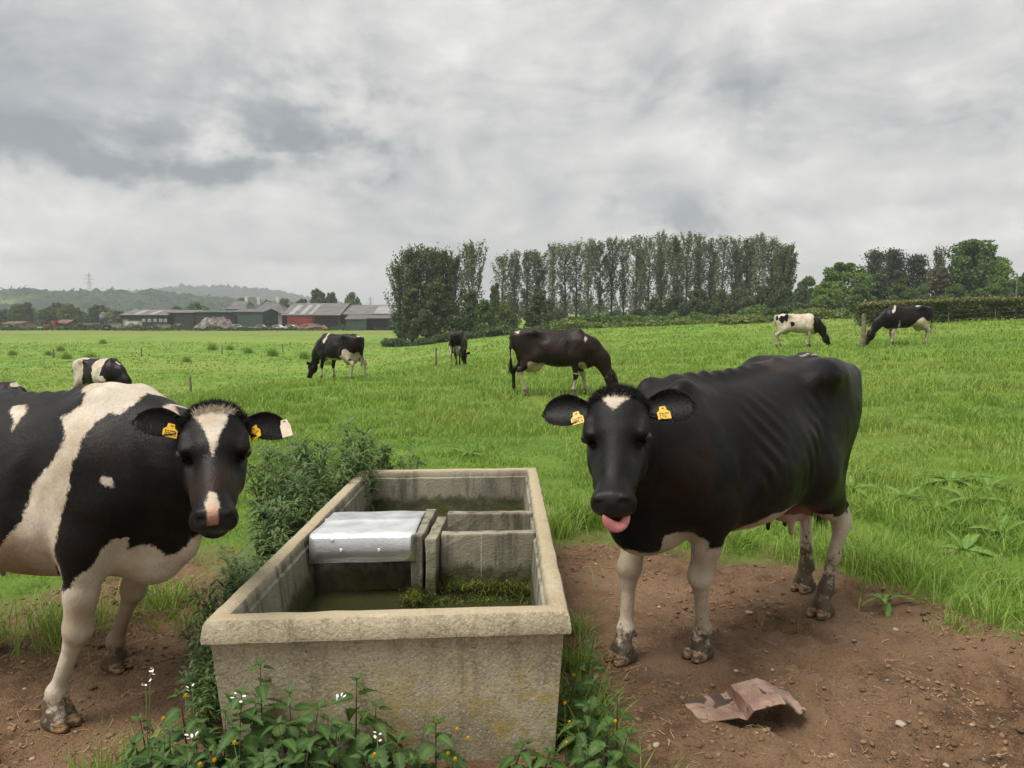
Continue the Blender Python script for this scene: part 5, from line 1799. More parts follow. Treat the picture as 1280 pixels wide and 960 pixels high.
# broad-leaved docks in the grass on the right
DLEAF = [leaf_mesh('leaf', DOCK, 1, .36, 4, .30, .55 + .2 * i, .2, 30 + i, .12) for i in range(3)]
for i, (a, b_, n, s) in enumerate([(1215, 632, 11, .32), (1190, 608, 10, .30), (1078, 600, 10, .30), (1062, 616, 8, .26), (1248, 672, 11, .30), (1105, 752, 8, .13), (1262, 640, 9, .28), (1235, 615, 9, .28), (1172, 640, 9, .26), (1205, 690, 9, .22), (585, 572, 6, .18), (1130, 625, 7, .18)]):
    p = at_height(a, b_)
    root = thing('dock_plant', 'small dock plant with crinkled leaves alone on the bare soil' if i == 5 else 'low dock in the grass beyond the far end of the trough' if a == 585 else 'broad-leaved dock in the long grass past the hind legs of the licking cow', 'dock', (p[0], p[1], float(land(p[0], p[1]))), 0, None if i == 5 or a == 585 else 'docks in the grass')
    g = random.Random(600 + i)
    for k in range(n):
        az = k * 2.4 + g.uniform(-.3, .3)
        place_leaf(DLEAF[k % 3], root, (.02 * math.cos(az), .02 * math.sin(az), .01), az, g.uniform(.25, 1.1), s * g.uniform(.7, 1.15), g.uniform(-.3, .3))
# ------------------------------------------------------------ the other cows, grazing in the field
def gp(px, Y):
    """Ground point seen in column px at forward distance Y."""
    x = (px - 640.0) / FPX * (Y * cp + CAM_H * sp)
    return (x, Y, float(land(x, Y)))


def grazer(label, px, Y, deg, coat, scale=1.0, h=.024, side=0.0, reach=0.0, legs=None, seed=0, udder=1.0, switch=0.0, head_deg=0, tags=False, gaunt=1.0):
    poll = np.array([1.16 + reach, side, .50]); f = unit((.50, side * .8 + math.sin(R(head_deg)) * .5, -.86)); up = unit((.86, 0, .50))
    H = HeadFrame(poll, f, up, 1.0)
    nape = H.p(-.02, 0, -.09)
    def paint(A, V, HP, W, is_ear, is_head):
        n = fbm(V[:, 0] * 5 + seed, V[:, 1] * 5, V[:, 2] * 5, 3, 90 + seed) * .045
        w = coat(V, HP)
        if seed not in (3, 8, 9):
            w = np.where(V[:, 0] > .80 - .2 * (V[:, 2] < .6) * (V[:, 0] > .76), -.2, w)
        elif seed == 3:
            w = np.where((V[:, 0] > .80) & ~is_head, -.2, w)
        elif seed == 9:
            w = np.where((V[:, 0] > .80) & (V[:, 2] < .6) & ~is_head, -.2, w)
            w = np.where(is_head & (HP[:, 0] > .1), -.2, w)
        A['white'] = np.where(is_head | is_ear, w, w + n)
        A['soil'] = .45 * sstep(.95, .5, V[:, 2])
        A['brown'] = np.full(len(V), .5 if seed == 7 else .15)
    L = dict(lf=(.62, .16), rf=(.42, -.17), lh=(-.62, .17), rh=(-.86, -.17)); L.update(legs or {})
    root, _ = make_cow(dict(label=label, loc=gp(px, Y), rz=R(deg), scale=scale, h=h, head_at=poll, head_f=f, head_up=up, legs=L, gaunt=gaunt, udder=udder, mud=.30,
                     neck=[((.44, 0, 1.08), .28, .62), ((.72, side * .2, 1.00), .215, .60), ((.95 + reach * .5, side * .6, .78), .165, .62), (tuple(nape), .12, .75)],
                     neck_side=(0, 1, 0), ear={1: dict(out=(-.35, 1, .1), fwd=(.5, .3, .8), L=.18, W=.055), -1: dict(out=(-.35, -1, .1), fwd=(.5, -.3, .8), L=.18, W=.055)},
                     coat=paint, detail=False, tags=(1, -1) if tags else None, switch_white=switch, group='cows grazing in the field'))
    return root


def build_herd():
    mx = np.maximum
    # side-on, black-brown, pale udder
    def c7(V, HP):
        x, y, z = V.T
        w = blob(V, (-.46, 0, .66), (.26, .30, .30)); w = mx(w, np.where((x < -.3) & (z < .55) & (y < 0), .1 - abs(z - .32) * .5, -.2))
        w = mx(w, np.where((x > .2) & (z < .50), (x - .34 - (y > 0) * .1) * .4, -.2)); w = mx(w, blob(V, (.56, 0, .66), (.10, .30, .13)))
        w = mx(w, blob(V, (-.80, 0, 1.36), (.07, .12, .06))); w = mx(w, blob(V, (.62, -.2, 1.12), (.012, .2, .05)) - .012)
        return w
    grazer('brown-tinged black cow grazing side-on with pale udder, beside no post', 694, 16.2, -4, c7, 1.0, .020, 0, .02, dict(lf=(.68, .15), rf=(.40, -.16), lh=(-.86, .17), rh=(-.60, -.17)), 7, 1.25, .0, tags=True, gaunt=1.3)['label'] = 'dark brown-black cow grazing in profile, pale udder, in front of the poplar row'
    # turned away to the left
    def c5(V, HP):
        x, y, z = V.T
        w = blob(V, (-.50, 0, .72), (.30, .34, .34)); w = mx(w, np.where((x < -.3) & (z < .62), .08, -.2)); w = mx(w, .045 - abs(x - .36) - .1 * (z < .95) - .25 * sstep(1.2, .9, z))
        w = mx(w, blob(V, (-.86, 0, 1.34), (.06, .10, .05))); w = mx(w, np.where((x > .2) & (z < .35), .05, -.2)); w = mx(w, blob(V, (.1, 0, .6), (.3, .3, .14)))
        return w
    grazer('black cow with pale hind legs and udder, grazing turned away towards the farm', 424, 23.0, 146, c5, 1.0, .024, .0, .0, None, 5, 1.3, .6)
    # seen from behind
    def c6(V, HP):
        x, y, z = V.T
        w = blob(V, (-.62, -.05, .70), (.30, .16, .30)); w = mx(w, np.where((x < -.3) & (z < .40) & (y > 0), .05, -.2)); w = mx(w, np.where((x < -.3) & (z < .85) & (y > .1), .05 - abs(y - .2), -.2))
        return w
    grazer('black cow seen from behind with pale patch at its udder', 573, 30.0, 86, c6, 1.0, .026, -.06, .0, None, 6, 1.1, .0)
    # white cow
    def c8(V, HP):
        x, y, z = V.T
        w = np.full(len(V), .2)
        for c, r in (((-.72, -.2, 1.15), (.10, .2, .15)), ((-.52, -.22, 1.24), (.08, .2, .15)), ((-.30, -.3, .98), (.07, .2, .10)), ((.66, 0, .95), (.16, .5, .34)), ((.80, 0, 1.05), (.30, .4, .30)), ((1.0, 0, .75), (.40, .5, .40)), ((1.25, 0, .3), (.5, .5, .5)), ((-.88, 0, 1.2), (.06, .3, .15))):
            w = np.minimum(w, -blob(V, c, r))
        return w
    grazer('white cow with black head and a few black spots, grazing', 996, 32.0, -6, c8, 1.0, .026, 0, .0, dict(lf=(.55, .16), rf=(.38, -.17)), 8, .9, 1.0)
    # black cow beside the thick post
    def c9(V, HP):
        x, y, z = V.T
        w = blob(V, (-.42, 0, .72), (.40, .5, .26)); w = mx(w, np.where((x < -.3) & (z < .75), .08, -.2)); w = mx(w, blob(V, (.40, .2, .74), (.07, .3, .20)) - .02); w = mx(w, np.where((x > .2) & (z < .60), .05 - .3 * (x > .66), -.2))
        w = mx(w, .03 - np.abs(x - .52 + .6 * (z - 1.3)) - .5 * np.maximum(0, 1.22 - z)); w = mx(w, blob(V, (-.50, 0, 1.38), (.22, .10, .035))); w = mx(w, np.where(HP[:, 0] < .1, blob(V, (1.15, 0, .48), (.05, .07, .05)), -.2))
        return w
    grazer('black cow with white shoulder stripe and pale hind legs, grazing by the thick post', 1130, 30.0, 184, c9, 1.10, .026, 0, .12, None, 9, 1.1, 1.0)
    # pied cow beyond the near left cow
    def c3(V, HP):
        x, y, z = V.T
        w = blob(V, (-.60, 0, 1.05), (.32, .7, .62)); w = np.minimum(w, -blob(V, (-.88, 0, 1.2), (.09, .3, .25)))
        w = mx(w, blob(V, (.22, 0, 1.2), (.19, .6, .48))); w = mx(w, np.where(z < .6, .05, -.2)); w = mx(w, blob(V, (.40, 0, .85), (.16, .4, .16))); w = mx(w, np.where((np.abs(HP[:, 1]) < .04) & (HP[:, 0] < .25) & (HP[:, 2] > -.05), .03, -.2))
        return w
    grazer('black and white patched cow grazing lower down behind the nearer pied cow', 126, 20.5, -24, c3, .97, .024, 0, .0, None, 3, 1.0, .0)
    # only its back shows
    def c4(V, HP):
        x, y, z = V.T
        w = blob(V, (.62, 0, 1.30), (.10, .30, .12)); w = mx(w, np.where(z < .5, .05, -.2))
        return w
    grazer('mostly hidden black cow, only its back with a white fleck showing over the pied cow', -2, 24.5, -8, c4, 1.0, .028, 0, .0, None, 4, 1.0, .0)


build_herd()

# ------------------------------------------------------------ posts and wires
WOOD = simple_mat('weathered_wood', (0.150, 0.120, 0.085), 0.9, 0.45, 6, bump=0.5)
WIRE = simple_mat('fence_wire', (0.22, 0.22, 0.21), 0.5, 0.2, 3, metallic=0.6)


def post(px, Y, h, r, label, group=None, lean=(0, 0), seed=0):
    p = gp(px, Y)
    g = random.Random(seed)
    pts = [(lean[0] * f, lean[1] * f, -.2 + (h + .2) * f) for f in (0, .35, .7, 1)]
    o = MB().tube(pts, [r * 1.05, r, r * .97, r * .90], 9).build('fence_post', WOOD, None, False)
    o.location = p
    return tag(o, label, 'post', group)


post(1078, 29.2, 1.32, .085, 'thick wooden fence post beside the grazing black cow with white shoulder stripe', seed=1)
post(545, 33.5, .86, .045, 'slim wooden stake left of the cow seen from behind', seed=2)
post(237, 44.0, .92, .07, 'short wooden stake in the lower field below the pied cow', seed=3, lean=(-.03, 0))
for i, (a, Y, h) in enumerate([(277, 88, 1.0), (353, 92, 1.0), (176, 82, 1.0), (66, 80, .9)]):
    post(a, Y, h, .07, 'distant fence stake in the lower field before the farm', 'distant stakes in the lower field', seed=10 + i)
fr = thing('wire_fence', 'thin wire fence on slim stakes in front of the clipped hedge', 'fence', (0, 0, 0))
fp = []
for i in range(6):
    p = np.array(gp(1010 + i * 58, 47.0 + .15 * i)); fp.append(p)
    o = MB().tube([(0, 0, -.1), (0, 0, .95)], .018, 6).build('stake', WOOD, fr); o.location = tuple(p)
for k, z in enumerate((.45, .75, 1.0)):
    MB().tube([tuple(p + [0, 0, z]) for p in fp], .004, 4).build('wire', WIRE, fr)

# ------------------------------------------------------------ trees
def crown_mat(name, c0, c1, tr=.25):
    m, t, b = material(name)
    info = t.add('ShaderNodeObjectInfo')
    geo = t.add('ShaderNodeNewGeometry')
    n = t.noise(geo.outputs['Position'], .45, 3.0, .6)
    r = t.attr('rnd')
    f = t.math('ADD', t.math('MULTIPLY', r, .45), t.math('ADD', t.math('MULTIPLY', n, .45), t.math('MULTIPLY', info.outputs['Random'], .25)), clamp=True)
    c = t.mix(t.maprange(f, .2, .9), c0, c1)
    t.link(c, b.inputs['Base Color']); b.inputs['Roughness'].default_value = .65; b.inputs['Specular IOR Level'].default_value = .2
    tn = t.add('ShaderNodeBsdfTranslucent'); t.link(t.mix(.4, c, (.10, .15, .02)), tn.inputs[0])
    mx = t.add('ShaderNodeMixShader'); mx.inputs[0].default_value = tr
    t.link(b.outputs[0], mx.inputs[1]); t.link(tn.outputs[0], mx.inputs[2]); t.link(mx.outputs[0], t.n['Material Output'].inputs[0])
    return m


BARK = simple_mat('bark', (0.075, 0.062, 0.048), .95, .4, 2, bump=.4)
C_POP = crown_mat('poplar_leaves', (0.100, 0.132, 0.074), (0.195, 0.245, 0.132))
C_DARK = crown_mat('dark_leaves', (0.046, 0.074, 0.030), (0.105, 0.148, 0.058))
C_MID = crown_mat('green_leaves', (0.064, 0.116, 0.032), (0.150, 0.220, 0.064))
C_LITE = crown_mat('fresh_leaves', (0.092, 0.165, 0.036), (0.195, 0.290, 0.074))
C_OLIVE = crown_mat('olive_leaves', (0.085, 0.110, 0.030), (0.180, 0.195, 0.062))
C_COPP = crown_mat('copper_leaves', (0.085, 0.082, 0.042), (0.160, 0.148, 0.078))
C_PINE = crown_mat('pine_needles', (0.034, 0.056, 0.036), (0.078, 0.108, 0.066))


def leaf_quads(P, size, seed, flat=.0):
    """One small bent quad per leaf spray."""
    g = np.random.default_rng(seed)
    n = len(P)
    a = g.normal(0, 1, (n, 3)); a[:, 2] *= 1 - flat; a /= np.linalg.norm(a, axis=1, keepdims=True)
    b = np.cross(a, g.normal(0, 1, (n, 3))); b /= np.linalg.norm(b, axis=1, keepdims=True) + 1e-9
    s = size * g.uniform(.5, 1.3, n)[:, None]
    V = np.stack([P - a * s * .6, P + b * s * .36, P + a * s * .6, P - b * s * .36], 1).reshape(-1, 3)
    Q = np.arange(n * 4).reshape(n, 4)
    return V, Q, np.repeat(g.uniform(0, 1, n), 4)


def limbs_to_tree(name, limbs, leafP, size, mat, seed, flat=0.0):
    mb = MB()
    for pts, rad in limbs:
        mb.tube(pts, rad, 6)
    tm_ = mb.mesh('trunk', BARK, True)
    V, Q, r = leaf_quads(leafP, size, seed, flat)
    return tm_, mesh_np('crown', V, Q, mat, False, {'rnd': r})


def poplar_variant(seed, H=20.0, W=3.8, mat=None, n=5200, clear=.20, size=.42):
    """Tall narrow poplar: straight stem, steeply rising limbs, leafy sprays along them."""
    g = np.random.default_rng(seed)
    limbs = []; P = []
    stem = [(g.normal(0, .12) * f * 2, g.normal(0, .12) * f * 2, H * .97 * f) for f in np.linspace(0, 1, 8)]
    limbs.append((stem, [.30 * (1 - .93 * f) for f in np.linspace(0, 1, 8)]))
    nb = 46
    for i in range(nb):
        f = clear + (0.97 - clear) * (i / nb) ** .9
        q = f * 7; k = min(6, int(q)); rr = q - k
        b0 = np.array(stem[k]) * (1 - rr) + np.array(stem[k + 1]) * rr
        az = i * 2.4 + g.normal(0, .4)
        env = W * .5 * (math.sin(math.pi * min(1, .12 + .88 * (1 - (f - clear) / (1 - clear)) ** .8 * .72)) ** .7) * g.uniform(.65, 1.25)
        L = env / math.sin(R(27)) * .9
        L = min(L, (H - b0[2]) * 1.25 + .6)
        d = np.array([math.cos(az) * math.sin(R(27)), math.sin(az) * math.sin(R(27)), math.cos(R(27))])
        e1 = b0 + d * L * .5 + np.array([math.cos(az), math.sin(az), 0]) * L * .08
        e2 = b0 + d * L
        limbs.append(([tuple(b0), tuple(e1), tuple(e2)], [.07 * (1 - .6 * f), .04, .012]))
        m = int(n / nb * g.uniform(.5, 1.5))
        t = g.uniform(.12, 1.04, m) ** .8
        base = np.where(t[:, None] < .5, b0 + (e1 - b0) * (t / .5)[:, None], e1 + (e2 - e1) * ((t - .5) / .5)[:, None])
        P.append(base + g.normal(0, 1, (m, 3)) * np.array([.30, .30, .42]) * g.uniform(.6, 1.2))
    return limbs_to_tree('poplar', limbs, np.concatenate(P), size, mat or C_POP, seed)


def round_variant(seed, H=12.0, W=9.0, mat=None, n=9000, clear=.12, size=.42, lumps=26, top=.0, flatten=1.0):
    """Broad crown: trunk, spreading limbs, leaf clumps of uneven size with gaps between them."""
    g = np.random.default_rng(seed)
    limbs = []; P = []
    trunk_top = H * (.45 + clear * .3)
    limbs.append(([(0, 0, -.3), (g.normal(0, .1), g.normal(0, .1), H * .2), (g.normal(0, .25), g.normal(0, .25), trunk_top), (0, 0, H * .8)], [.035 * H, .028 * H, .018 * H, .004 * H]))
    for i in range(lumps):
        az = i * 2.4 + g.normal(0, .3)
        f = (i + .5) / lumps
        z = H * (clear + (1 - clear) * (.10 + .80 * f))
        prof = math.sin(math.pi * min(1, .16 + .80 * f)) ** .62
        rr = W * .5 * prof * g.uniform(.25, .80)
        c = np.array([math.cos(az) * rr, math.sin(az) * rr, z + g.normal(0, .03 * H)])
        rad = np.array([1, 1, .72 * flatten]) * (W * .5 * g.uniform(.24, .44) * (1.1 - .45 * f))
        m = int(n / lumps * g.uniform(.6, 1.4))
        q = g.normal(0, 1, (m, 3)); q /= np.linalg.norm(q, axis=1, keepdims=True)
        q *= (g.uniform(.35, 1.08, (m, 1)) ** .55)
        # ragged outline
        nn = fbm(q[:, 0] * 2 + i, q[:, 1] * 2, q[:, 2] * 2, 2, seed + i)
        P.append(c + q * rad * (1 + .28 * nn)[:, None])
        limbs.append(([(0, 0, max(H * .12, min(trunk_top, z * .55))), tuple(c * np.array([.5, .5, .85])), tuple(c)], [.010 * H, .006 * H, .002 * H]))
    return limbs_to_tree('tree', limbs, np.concatenate(P), size, mat or C_MID, seed)


def pine_variant(seed, H=14.0, W=6.0, mat=None, n=4200, size=.42):
    """Old pine: bare lower stem, flat irregular tiers of needles."""
    g = np.random.default_rng(seed)
    limbs = [([(0, 0, -.3), (.1, 0, H * .4), (g.normal(0, .2), g.normal(0, .2), H * .98)], [.024 * H, .016 * H, .004 * H])]
    P = []
    for i in range(22):
        f = .38 + .62 * i / 22
        az = i * 2.4 + g.normal(0, .5); L = W * .5 * (1.15 - .85 * (f - .38) / .62) * g.uniform(.5, 1.15)
        b0 = np.array([0, 0, H * f]); e = b0 + np.array([math.cos(az) * L, math.sin(az) * L, L * g.uniform(.0, .35)])
        limbs.append(([tuple(b0), tuple((b0 + e) / 2 + [0, 0, .1]), tuple(e)], [.006 * H, .004 * H, .001 * H]))
        for c in (e, (b0 + e) / 2 + [0, 0, .2]):
            m = n // 44
            P.append(c + g.normal(0, 1, (m, 3)) * np.array([.16 * W, .16 * W, .035 * H]) * g.uniform(.6, 1.1))
    return limbs_to_tree('pine', limbs, np.concatenate(P), size, mat or C_PINE, seed, .3)


def plant_tree(name, var, px, Y, top_py, H0, W_px=None, W0=None, label='', group=None, rz=None, cat='tree', base_drop=.1):
    p = gp(px, Y)
    ztop = at_dist(px, top_py, Y)[2]
    h = ztop - p[2]
    root = thing(name, label, cat, (p[0], p[1], p[2] - base_drop), rz if rz is not None else (px * 1.7) % 6.28, group)
    sz = h / H0
    sx = sz if W_px is None else (W_px / FPX * Y) / W0
    root.scale = (sx, sx, sz)
    obj('trunk', var[0], root); obj('crown', var[1], root)
    return root


def build_trees():
    pop = [poplar_variant(700 + i, 20, 3.8, C_POP, 2500 + 260 * i, .12 + .05 * (i % 4), .38) for i in range(6)]
    xs = [628, 643, 659, 674, 690, 706, 720, 735, 749, 764, 779, 794, 810, 826, 842, 857, 871, 886, 902, 917, 932, 948, 962, 976]
    ty = [318, 316, 316, 315, 309, 305, 304, 304, 302, 302, 300, 299, 295, 295, 297, 294, 296, 299, 298, 299, 300, 296, 300, 308]
    for i, (a, b_) in enumerate(zip(xs, ty)):
        d = 158 + 10 * ((i * 37) % 7) / 7
        plant_tree('poplar_tree', pop[(i * 5) % 6], a, d, b_ + 2 * math.sin(i * 2.7), 20, 21 + 4 * math.sin(i * 4.1 + 1), 3.8, label='tall slender poplar in the row behind the field', group='row of poplars')
    for i in range(8):   # second row, filling the gaps of the denser half
        a = 800 + i * 23.5 + 5 * math.sin(i * 3.0)
        plant_tree('poplar_tree', pop[(i + 2) % 5], a, 176, 311 + 5 * math.sin(i * 1.9), 20, label='tall slender poplar in the row behind the field', group='row of poplars')
    plant_tree('poplar_tree', poplar_variant(720, 20, 7.5, C_POP, 8000, .12, .5), 978, 150, 312, 20, label='broad feathery poplar ending the row towards the white cow')
    # undergrowth under the right half of the row
    bush = [round_variant(760 + i, 5, 6, C_DARK, 4200, .0, .34, 18) for i in range(3)]
    for i, (a, b_, Y, w) in enumerate([(820, 372, 152, 34), (846, 366, 150, 40), (872, 360, 152, 42), (900, 362, 150, 40), (926, 358, 150, 44), (952, 355, 149, 44), (978, 352, 148, 42), (796, 385, 152, 26), (1000, 358, 146, 36)]):
        plant_tree('shrub', bush[i % 3], a, Y, b_, 5, w, 6, 'dark leafy undergrowth beneath the poplars', 'undergrowth beneath the poplars', cat='shrub')
    for i, (a, b_, w) in enumerate([(640, 378, 30), (700, 384, 34), (735, 386, 34), (770, 387, 30), (800, 385, 30), (845, 384, 40), (890, 382, 40)]):
        plant_tree('shrub', bush[(i + 1) % 3], a, 215, b_, 5, w, 6, 'low dark bush in the hedge beyond the poplar trunks', 'hedge bushes beyond the poplars', cat='shrub')
    # dense clump left of the row
    fan = [poplar_variant(730 + i, 14, 6.4, C_DARK if i != 1 else C_POP, 6000 if i != 1 else 3800, .03, .38) for i in range(3)]
    for i, (a, b_, Y, w, v) in enumerate([(516, 319, 118, 44, 0), (533, 317, 122, 42, 1), (550, 321, 120, 40, 0), (501, 337, 116, 40, 1), (566, 327, 119, 32, 2)]):
        plant_tree('poplar_tree', fan[v], a, Y, b_, 14, w, 6.4, 'dense dark poplar with rising branches in the clump beside the farm', 'poplar clump beside the farm')
    plant_tree('poplar_tree', fan[1], 590, 116, 312, 14, 38, 6.4, 'thin see-through poplar at the end of the clump by the farm')
    rd = round_variant(740, 9, 8, C_DARK, 9000, .0, .36, 26); rm = round_variant(741, 9, 8, C_MID, 9000, .0, .36, 26); rl = round_variant(742, 12, 10, C_LITE, 12000, .06, .40, 34)
    ro = round_variant(743, 5, 7, C_OLIVE, 6000, .0, .30, 20); rk = round_variant(744, 14, 11, C_MID, 14000, .10, .42, 40, flatten=1.3)
    plant_tree('shrub', rd, 545, 112, 345, 9, 66, 8, 'green tree filling the front of the poplar clump by the farm')
    plant_tree('shrub', rd, 515, 113, 352, 9, 54, 8, 'dark tree low at the farm side of the poplar clump')
    plant_tree('shrub', rd, 588, 112, 362, 9, 46, 8, 'dark bush below the thin see-through poplar')
    plant_tree('shrub', rd, 618, 150, 352, 9, 26, 8, 'small dark round tree between poplar clump and poplar row')
    plant_tree('shrub', ro, 634, 108, 378, 5, 38, 7, 'olive yellowish shrub at the field edge left of a dark round shrub', cat='shrub')
    plant_tree('shrub', rd, 674, 110, 361, 9, 50, 8, 'dark rounded shrub in front of the first poplars', cat='shrub')
    plant_tree('shrub', rm, 606, 110, 372, 9, 34, 8, 'mid green shrub between clump and olive shrub', cat='shrub')
    for o in bpy.data.objects:
        if o.name.startswith('shrub') and o.get('category') == 'tree':
            o.name = 'broadleaf_tree'
    # right-hand group
    pn = [pine_variant(750 + i, 14, 7, C_PINE, 5200, .44) for i in range(3)]
    G = 'trees behind the clipped hedge'
    for i, (nm, v, a, b_, Y, w, H0, W0, lab) in enumerate([
            ('broadleaf_tree', rl, 1052, 322, 128, 72, 12, 10, 'fresh green round tree standing left of the pines'),
            ('broadleaf_tree', rl, 1030, 348, 122, 44, 12, 10, 'smaller fresh green tree below the big round green one'),
            ('broadleaf_tree', rm, 1006, 342, 160, 36, 9, 8, 'grey-green tree between poplar row and fresh green tree'),
            ('pine_tree', pn[0], 1092, 315, 140, 30, 14, 7, 'dark pine right behind the fresh green tree'),
            ('pine_tree', pn[1], 1114, 314, 142, 34, 14, 7, 'tallest dark pine in the middle of the pines'),
            ('pine_tree', pn[2], 1142, 320, 140, 36, 14, 7, 'gaunt pine with open flat tiers'),
            ('broadleaf_tree', rd, 1095, 335, 134, 54, 9, 8, 'dark crown under the first pine'),
            ('broadleaf_tree', rd, 1126, 336, 136, 48, 9, 8, 'dark crown under the tallest pine'),
            ('broadleaf_tree', rm, 1126, 352, 126, 46, 9, 8, 'low green tree in front of the pines'),
            ('broadleaf_tree', rm, 1150, 352, 127, 30, 9, 8, 'low green tree beside the copper tree'),
            ('broadleaf_tree', round_variant(745, 11, 7, C_COPP, 6500, .06, .36, 28), 1172, 328, 130, 46, 11, 7, 'brownish copper-leaved tree beside the biggest tree'),
            ('poplar_tree', poplar_variant(746, 14, 4, C_COPP, 2400, .2, .36), 1170, 314, 132, 18, 14, 4, 'thin bare-topped tree rising over the copper tree'),
            ('broadleaf_tree', rk, 1211, 296, 132, 82, 14, 11, 'biggest dark green tree of the group behind the hedge'),
            ('broadleaf_tree', rl, 1243, 314, 130, 60, 12, 10, 'fresh green tree leaning on the biggest tree'),
            ('broadleaf_tree', rd, 1276, 338, 132, 34, 9, 8, 'dark tree at the far end of the hedge'),
            ('broadleaf_tree', rm, 1190, 352, 124, 44, 9, 8, 'low green tree at the foot of the copper tree'),
            ('broadleaf_tree', rm, 1235, 352, 122, 50, 9, 8, 'low green tree at the foot of the biggest tree'),
            ('broadleaf_tree', rm, 1072, 352, 120, 44, 9, 8, 'low green tree before the pines at the hedge end')]):
        plant_tree(nm, v, a, Y, b_, H0, w, W0, lab)
    # trees round the farm and towards the hills
    fm = [round_variant(770 + i, 9, 9, (C_MID, C_DARK, C_LITE)[i], 4200, .04, .62, 22) for i in range(3)]
    for i, (a, b_, Y, w, v, lab) in enumerate([
            (398, 360, 300, 34, 1, 'tall dark tree behind the open barn roof'), (414, 364, 300, 26, 1, 'second dark tree behind the open barn roof'), (440, 363, 300, 28, 0, 'small round tree standing alone behind the arched barn'),
            (378, 372, 310, 24, 1, 'tree between farmhouse and barn'), (356, 371, 330, 24, 0, 'tree behind the farmhouse chimney'), (335, 373, 340, 26, 0, 'tree above the farmhouse roof'), (305, 369, 340, 34, 2, 'pale round tree over the grey farm roofs'),
            (246, 375, 330, 40, 2, 'broad fresh green tree behind the long dark shed'), (222, 381, 350, 24, 0, 'low tree behind the long dark shed')]):
        plant_tree('broadleaf_tree', fm[v], a, Y, b_, 9, w, 9, lab)
    for i in range(16):
        a = -8 + i * 10.2 + 3 * math.sin(i * 2.2)
        plant_tree('broadleaf_tree', fm[i % 3 if i % 4 else 1], a, 300 + 12 * (i % 3), 381 + 4.5 * math.sin(i * 1.3) + (3 if i > 11 else 0), 9, 26 + 6 * math.sin(i), 9, 'bushy tree in the belt behind the farmyard scrap', 'tree belt behind the farmyard')


build_trees()


# ------------------------------------------------------------ hedges and rough banks
def leafy_strip(name, pts, w, h, n, size, mat, label, cat='hedge', seed=0, rough=.25, dome=True, group=None):
    """Hedge along a ground line: leaf sprays filling a box section with an uneven outline."""
    g = np.random.default_rng(seed)
    pts = np.array(pts, float)
    seg = np.linalg.norm(np.diff(pts[:, :2], axis=0), axis=1); cum = np.concatenate([[0], np.cumsum(seg)])
    s = g.uniform(0, cum[-1], n)
    x = np.interp(s, cum, pts[:, 0]); y = np.interp(s, cum, pts[:, 1])
    k = np.clip(np.searchsorted(cum, s) - 1, 0, len(seg) - 1)
    d = np.diff(pts[:, :2], axis=0)[k] / seg[k][:, None]; nrm = np.stack([-d[:, 1], d[:, 0]], 1)
    q = g.uniform(-1, 1, n); t = g.random(n) ** .6
    hl = h * (1 + rough * fbm(s * .5, s * 0 + seed, None, 3, seed)) * ((1 - .35 * q * q) if dome else 1)
    wl = w * (1 + .3 * fbm(s * .7, t * 3, None, 2, seed + 1))
    P = np.stack([x + nrm[:, 0] * q * wl * .5, y + nrm[:, 1] * q * wl * .5, 0 * x], 1)
    P[:, 2] = land(P[:, 0], P[:, 1]) + t * hl
    V, Q, r = leaf_quads(P, size, seed + 2)
    base = np.array([pts[0][0], pts[0][1], float(land(pts[0][0], pts[0][1]))])
    root = thing(name, label, cat, tuple(base), 0, group)
    obj('foliage', mesh_np('foliage', V - base, Q, mat, False, {'rnd': r}), root)
    mb = MB()
    for i in range(0, 0):
        sx = min(cum[-1], i * 2.0); cx = np.interp(sx, cum, pts[:, 0]); cy = np.interp(sx, cum, pts[:, 1]); cz = float(land(cx, cy))
        mb.tube([(cx - base[0], cy - base[1], cz - .1 - base[2]), (cx - base[0] + .1, cy - base[1], cz + h * .6 - base[2])], [.05, .02], 5)
    return root


C_HILL = crown_mat('hill_trees', (0.022, 0.040, 0.022), (0.055, 0.080, 0.038))
C_HEDGE = crown_mat('hedge_leaves', (0.050, 0.080, 0.024), (0.115, 0.145, 0.046))
C_HTOP = crown_mat('hedge_top_shoots', (0.140, 0.135, 0.052), (0.220, 0.205, 0.085))
C_ROUGH = crown_mat('rough_grass_bank', (0.090, 0.140, 0.034), (0.190, 0.235, 0.070))
hp = [gp(1072, 55.0), gp(1140, 55.5), gp(1220, 56), gp(1330, 56.5)]
leafy_strip('hedge', hp, 1.5, 1.62, 26000, .15, C_HEDGE, 'long clipped hedge behind the field with a brownish top', seed=801, rough=.04, dome=False)
hq = bpy.data.objects['hedge']
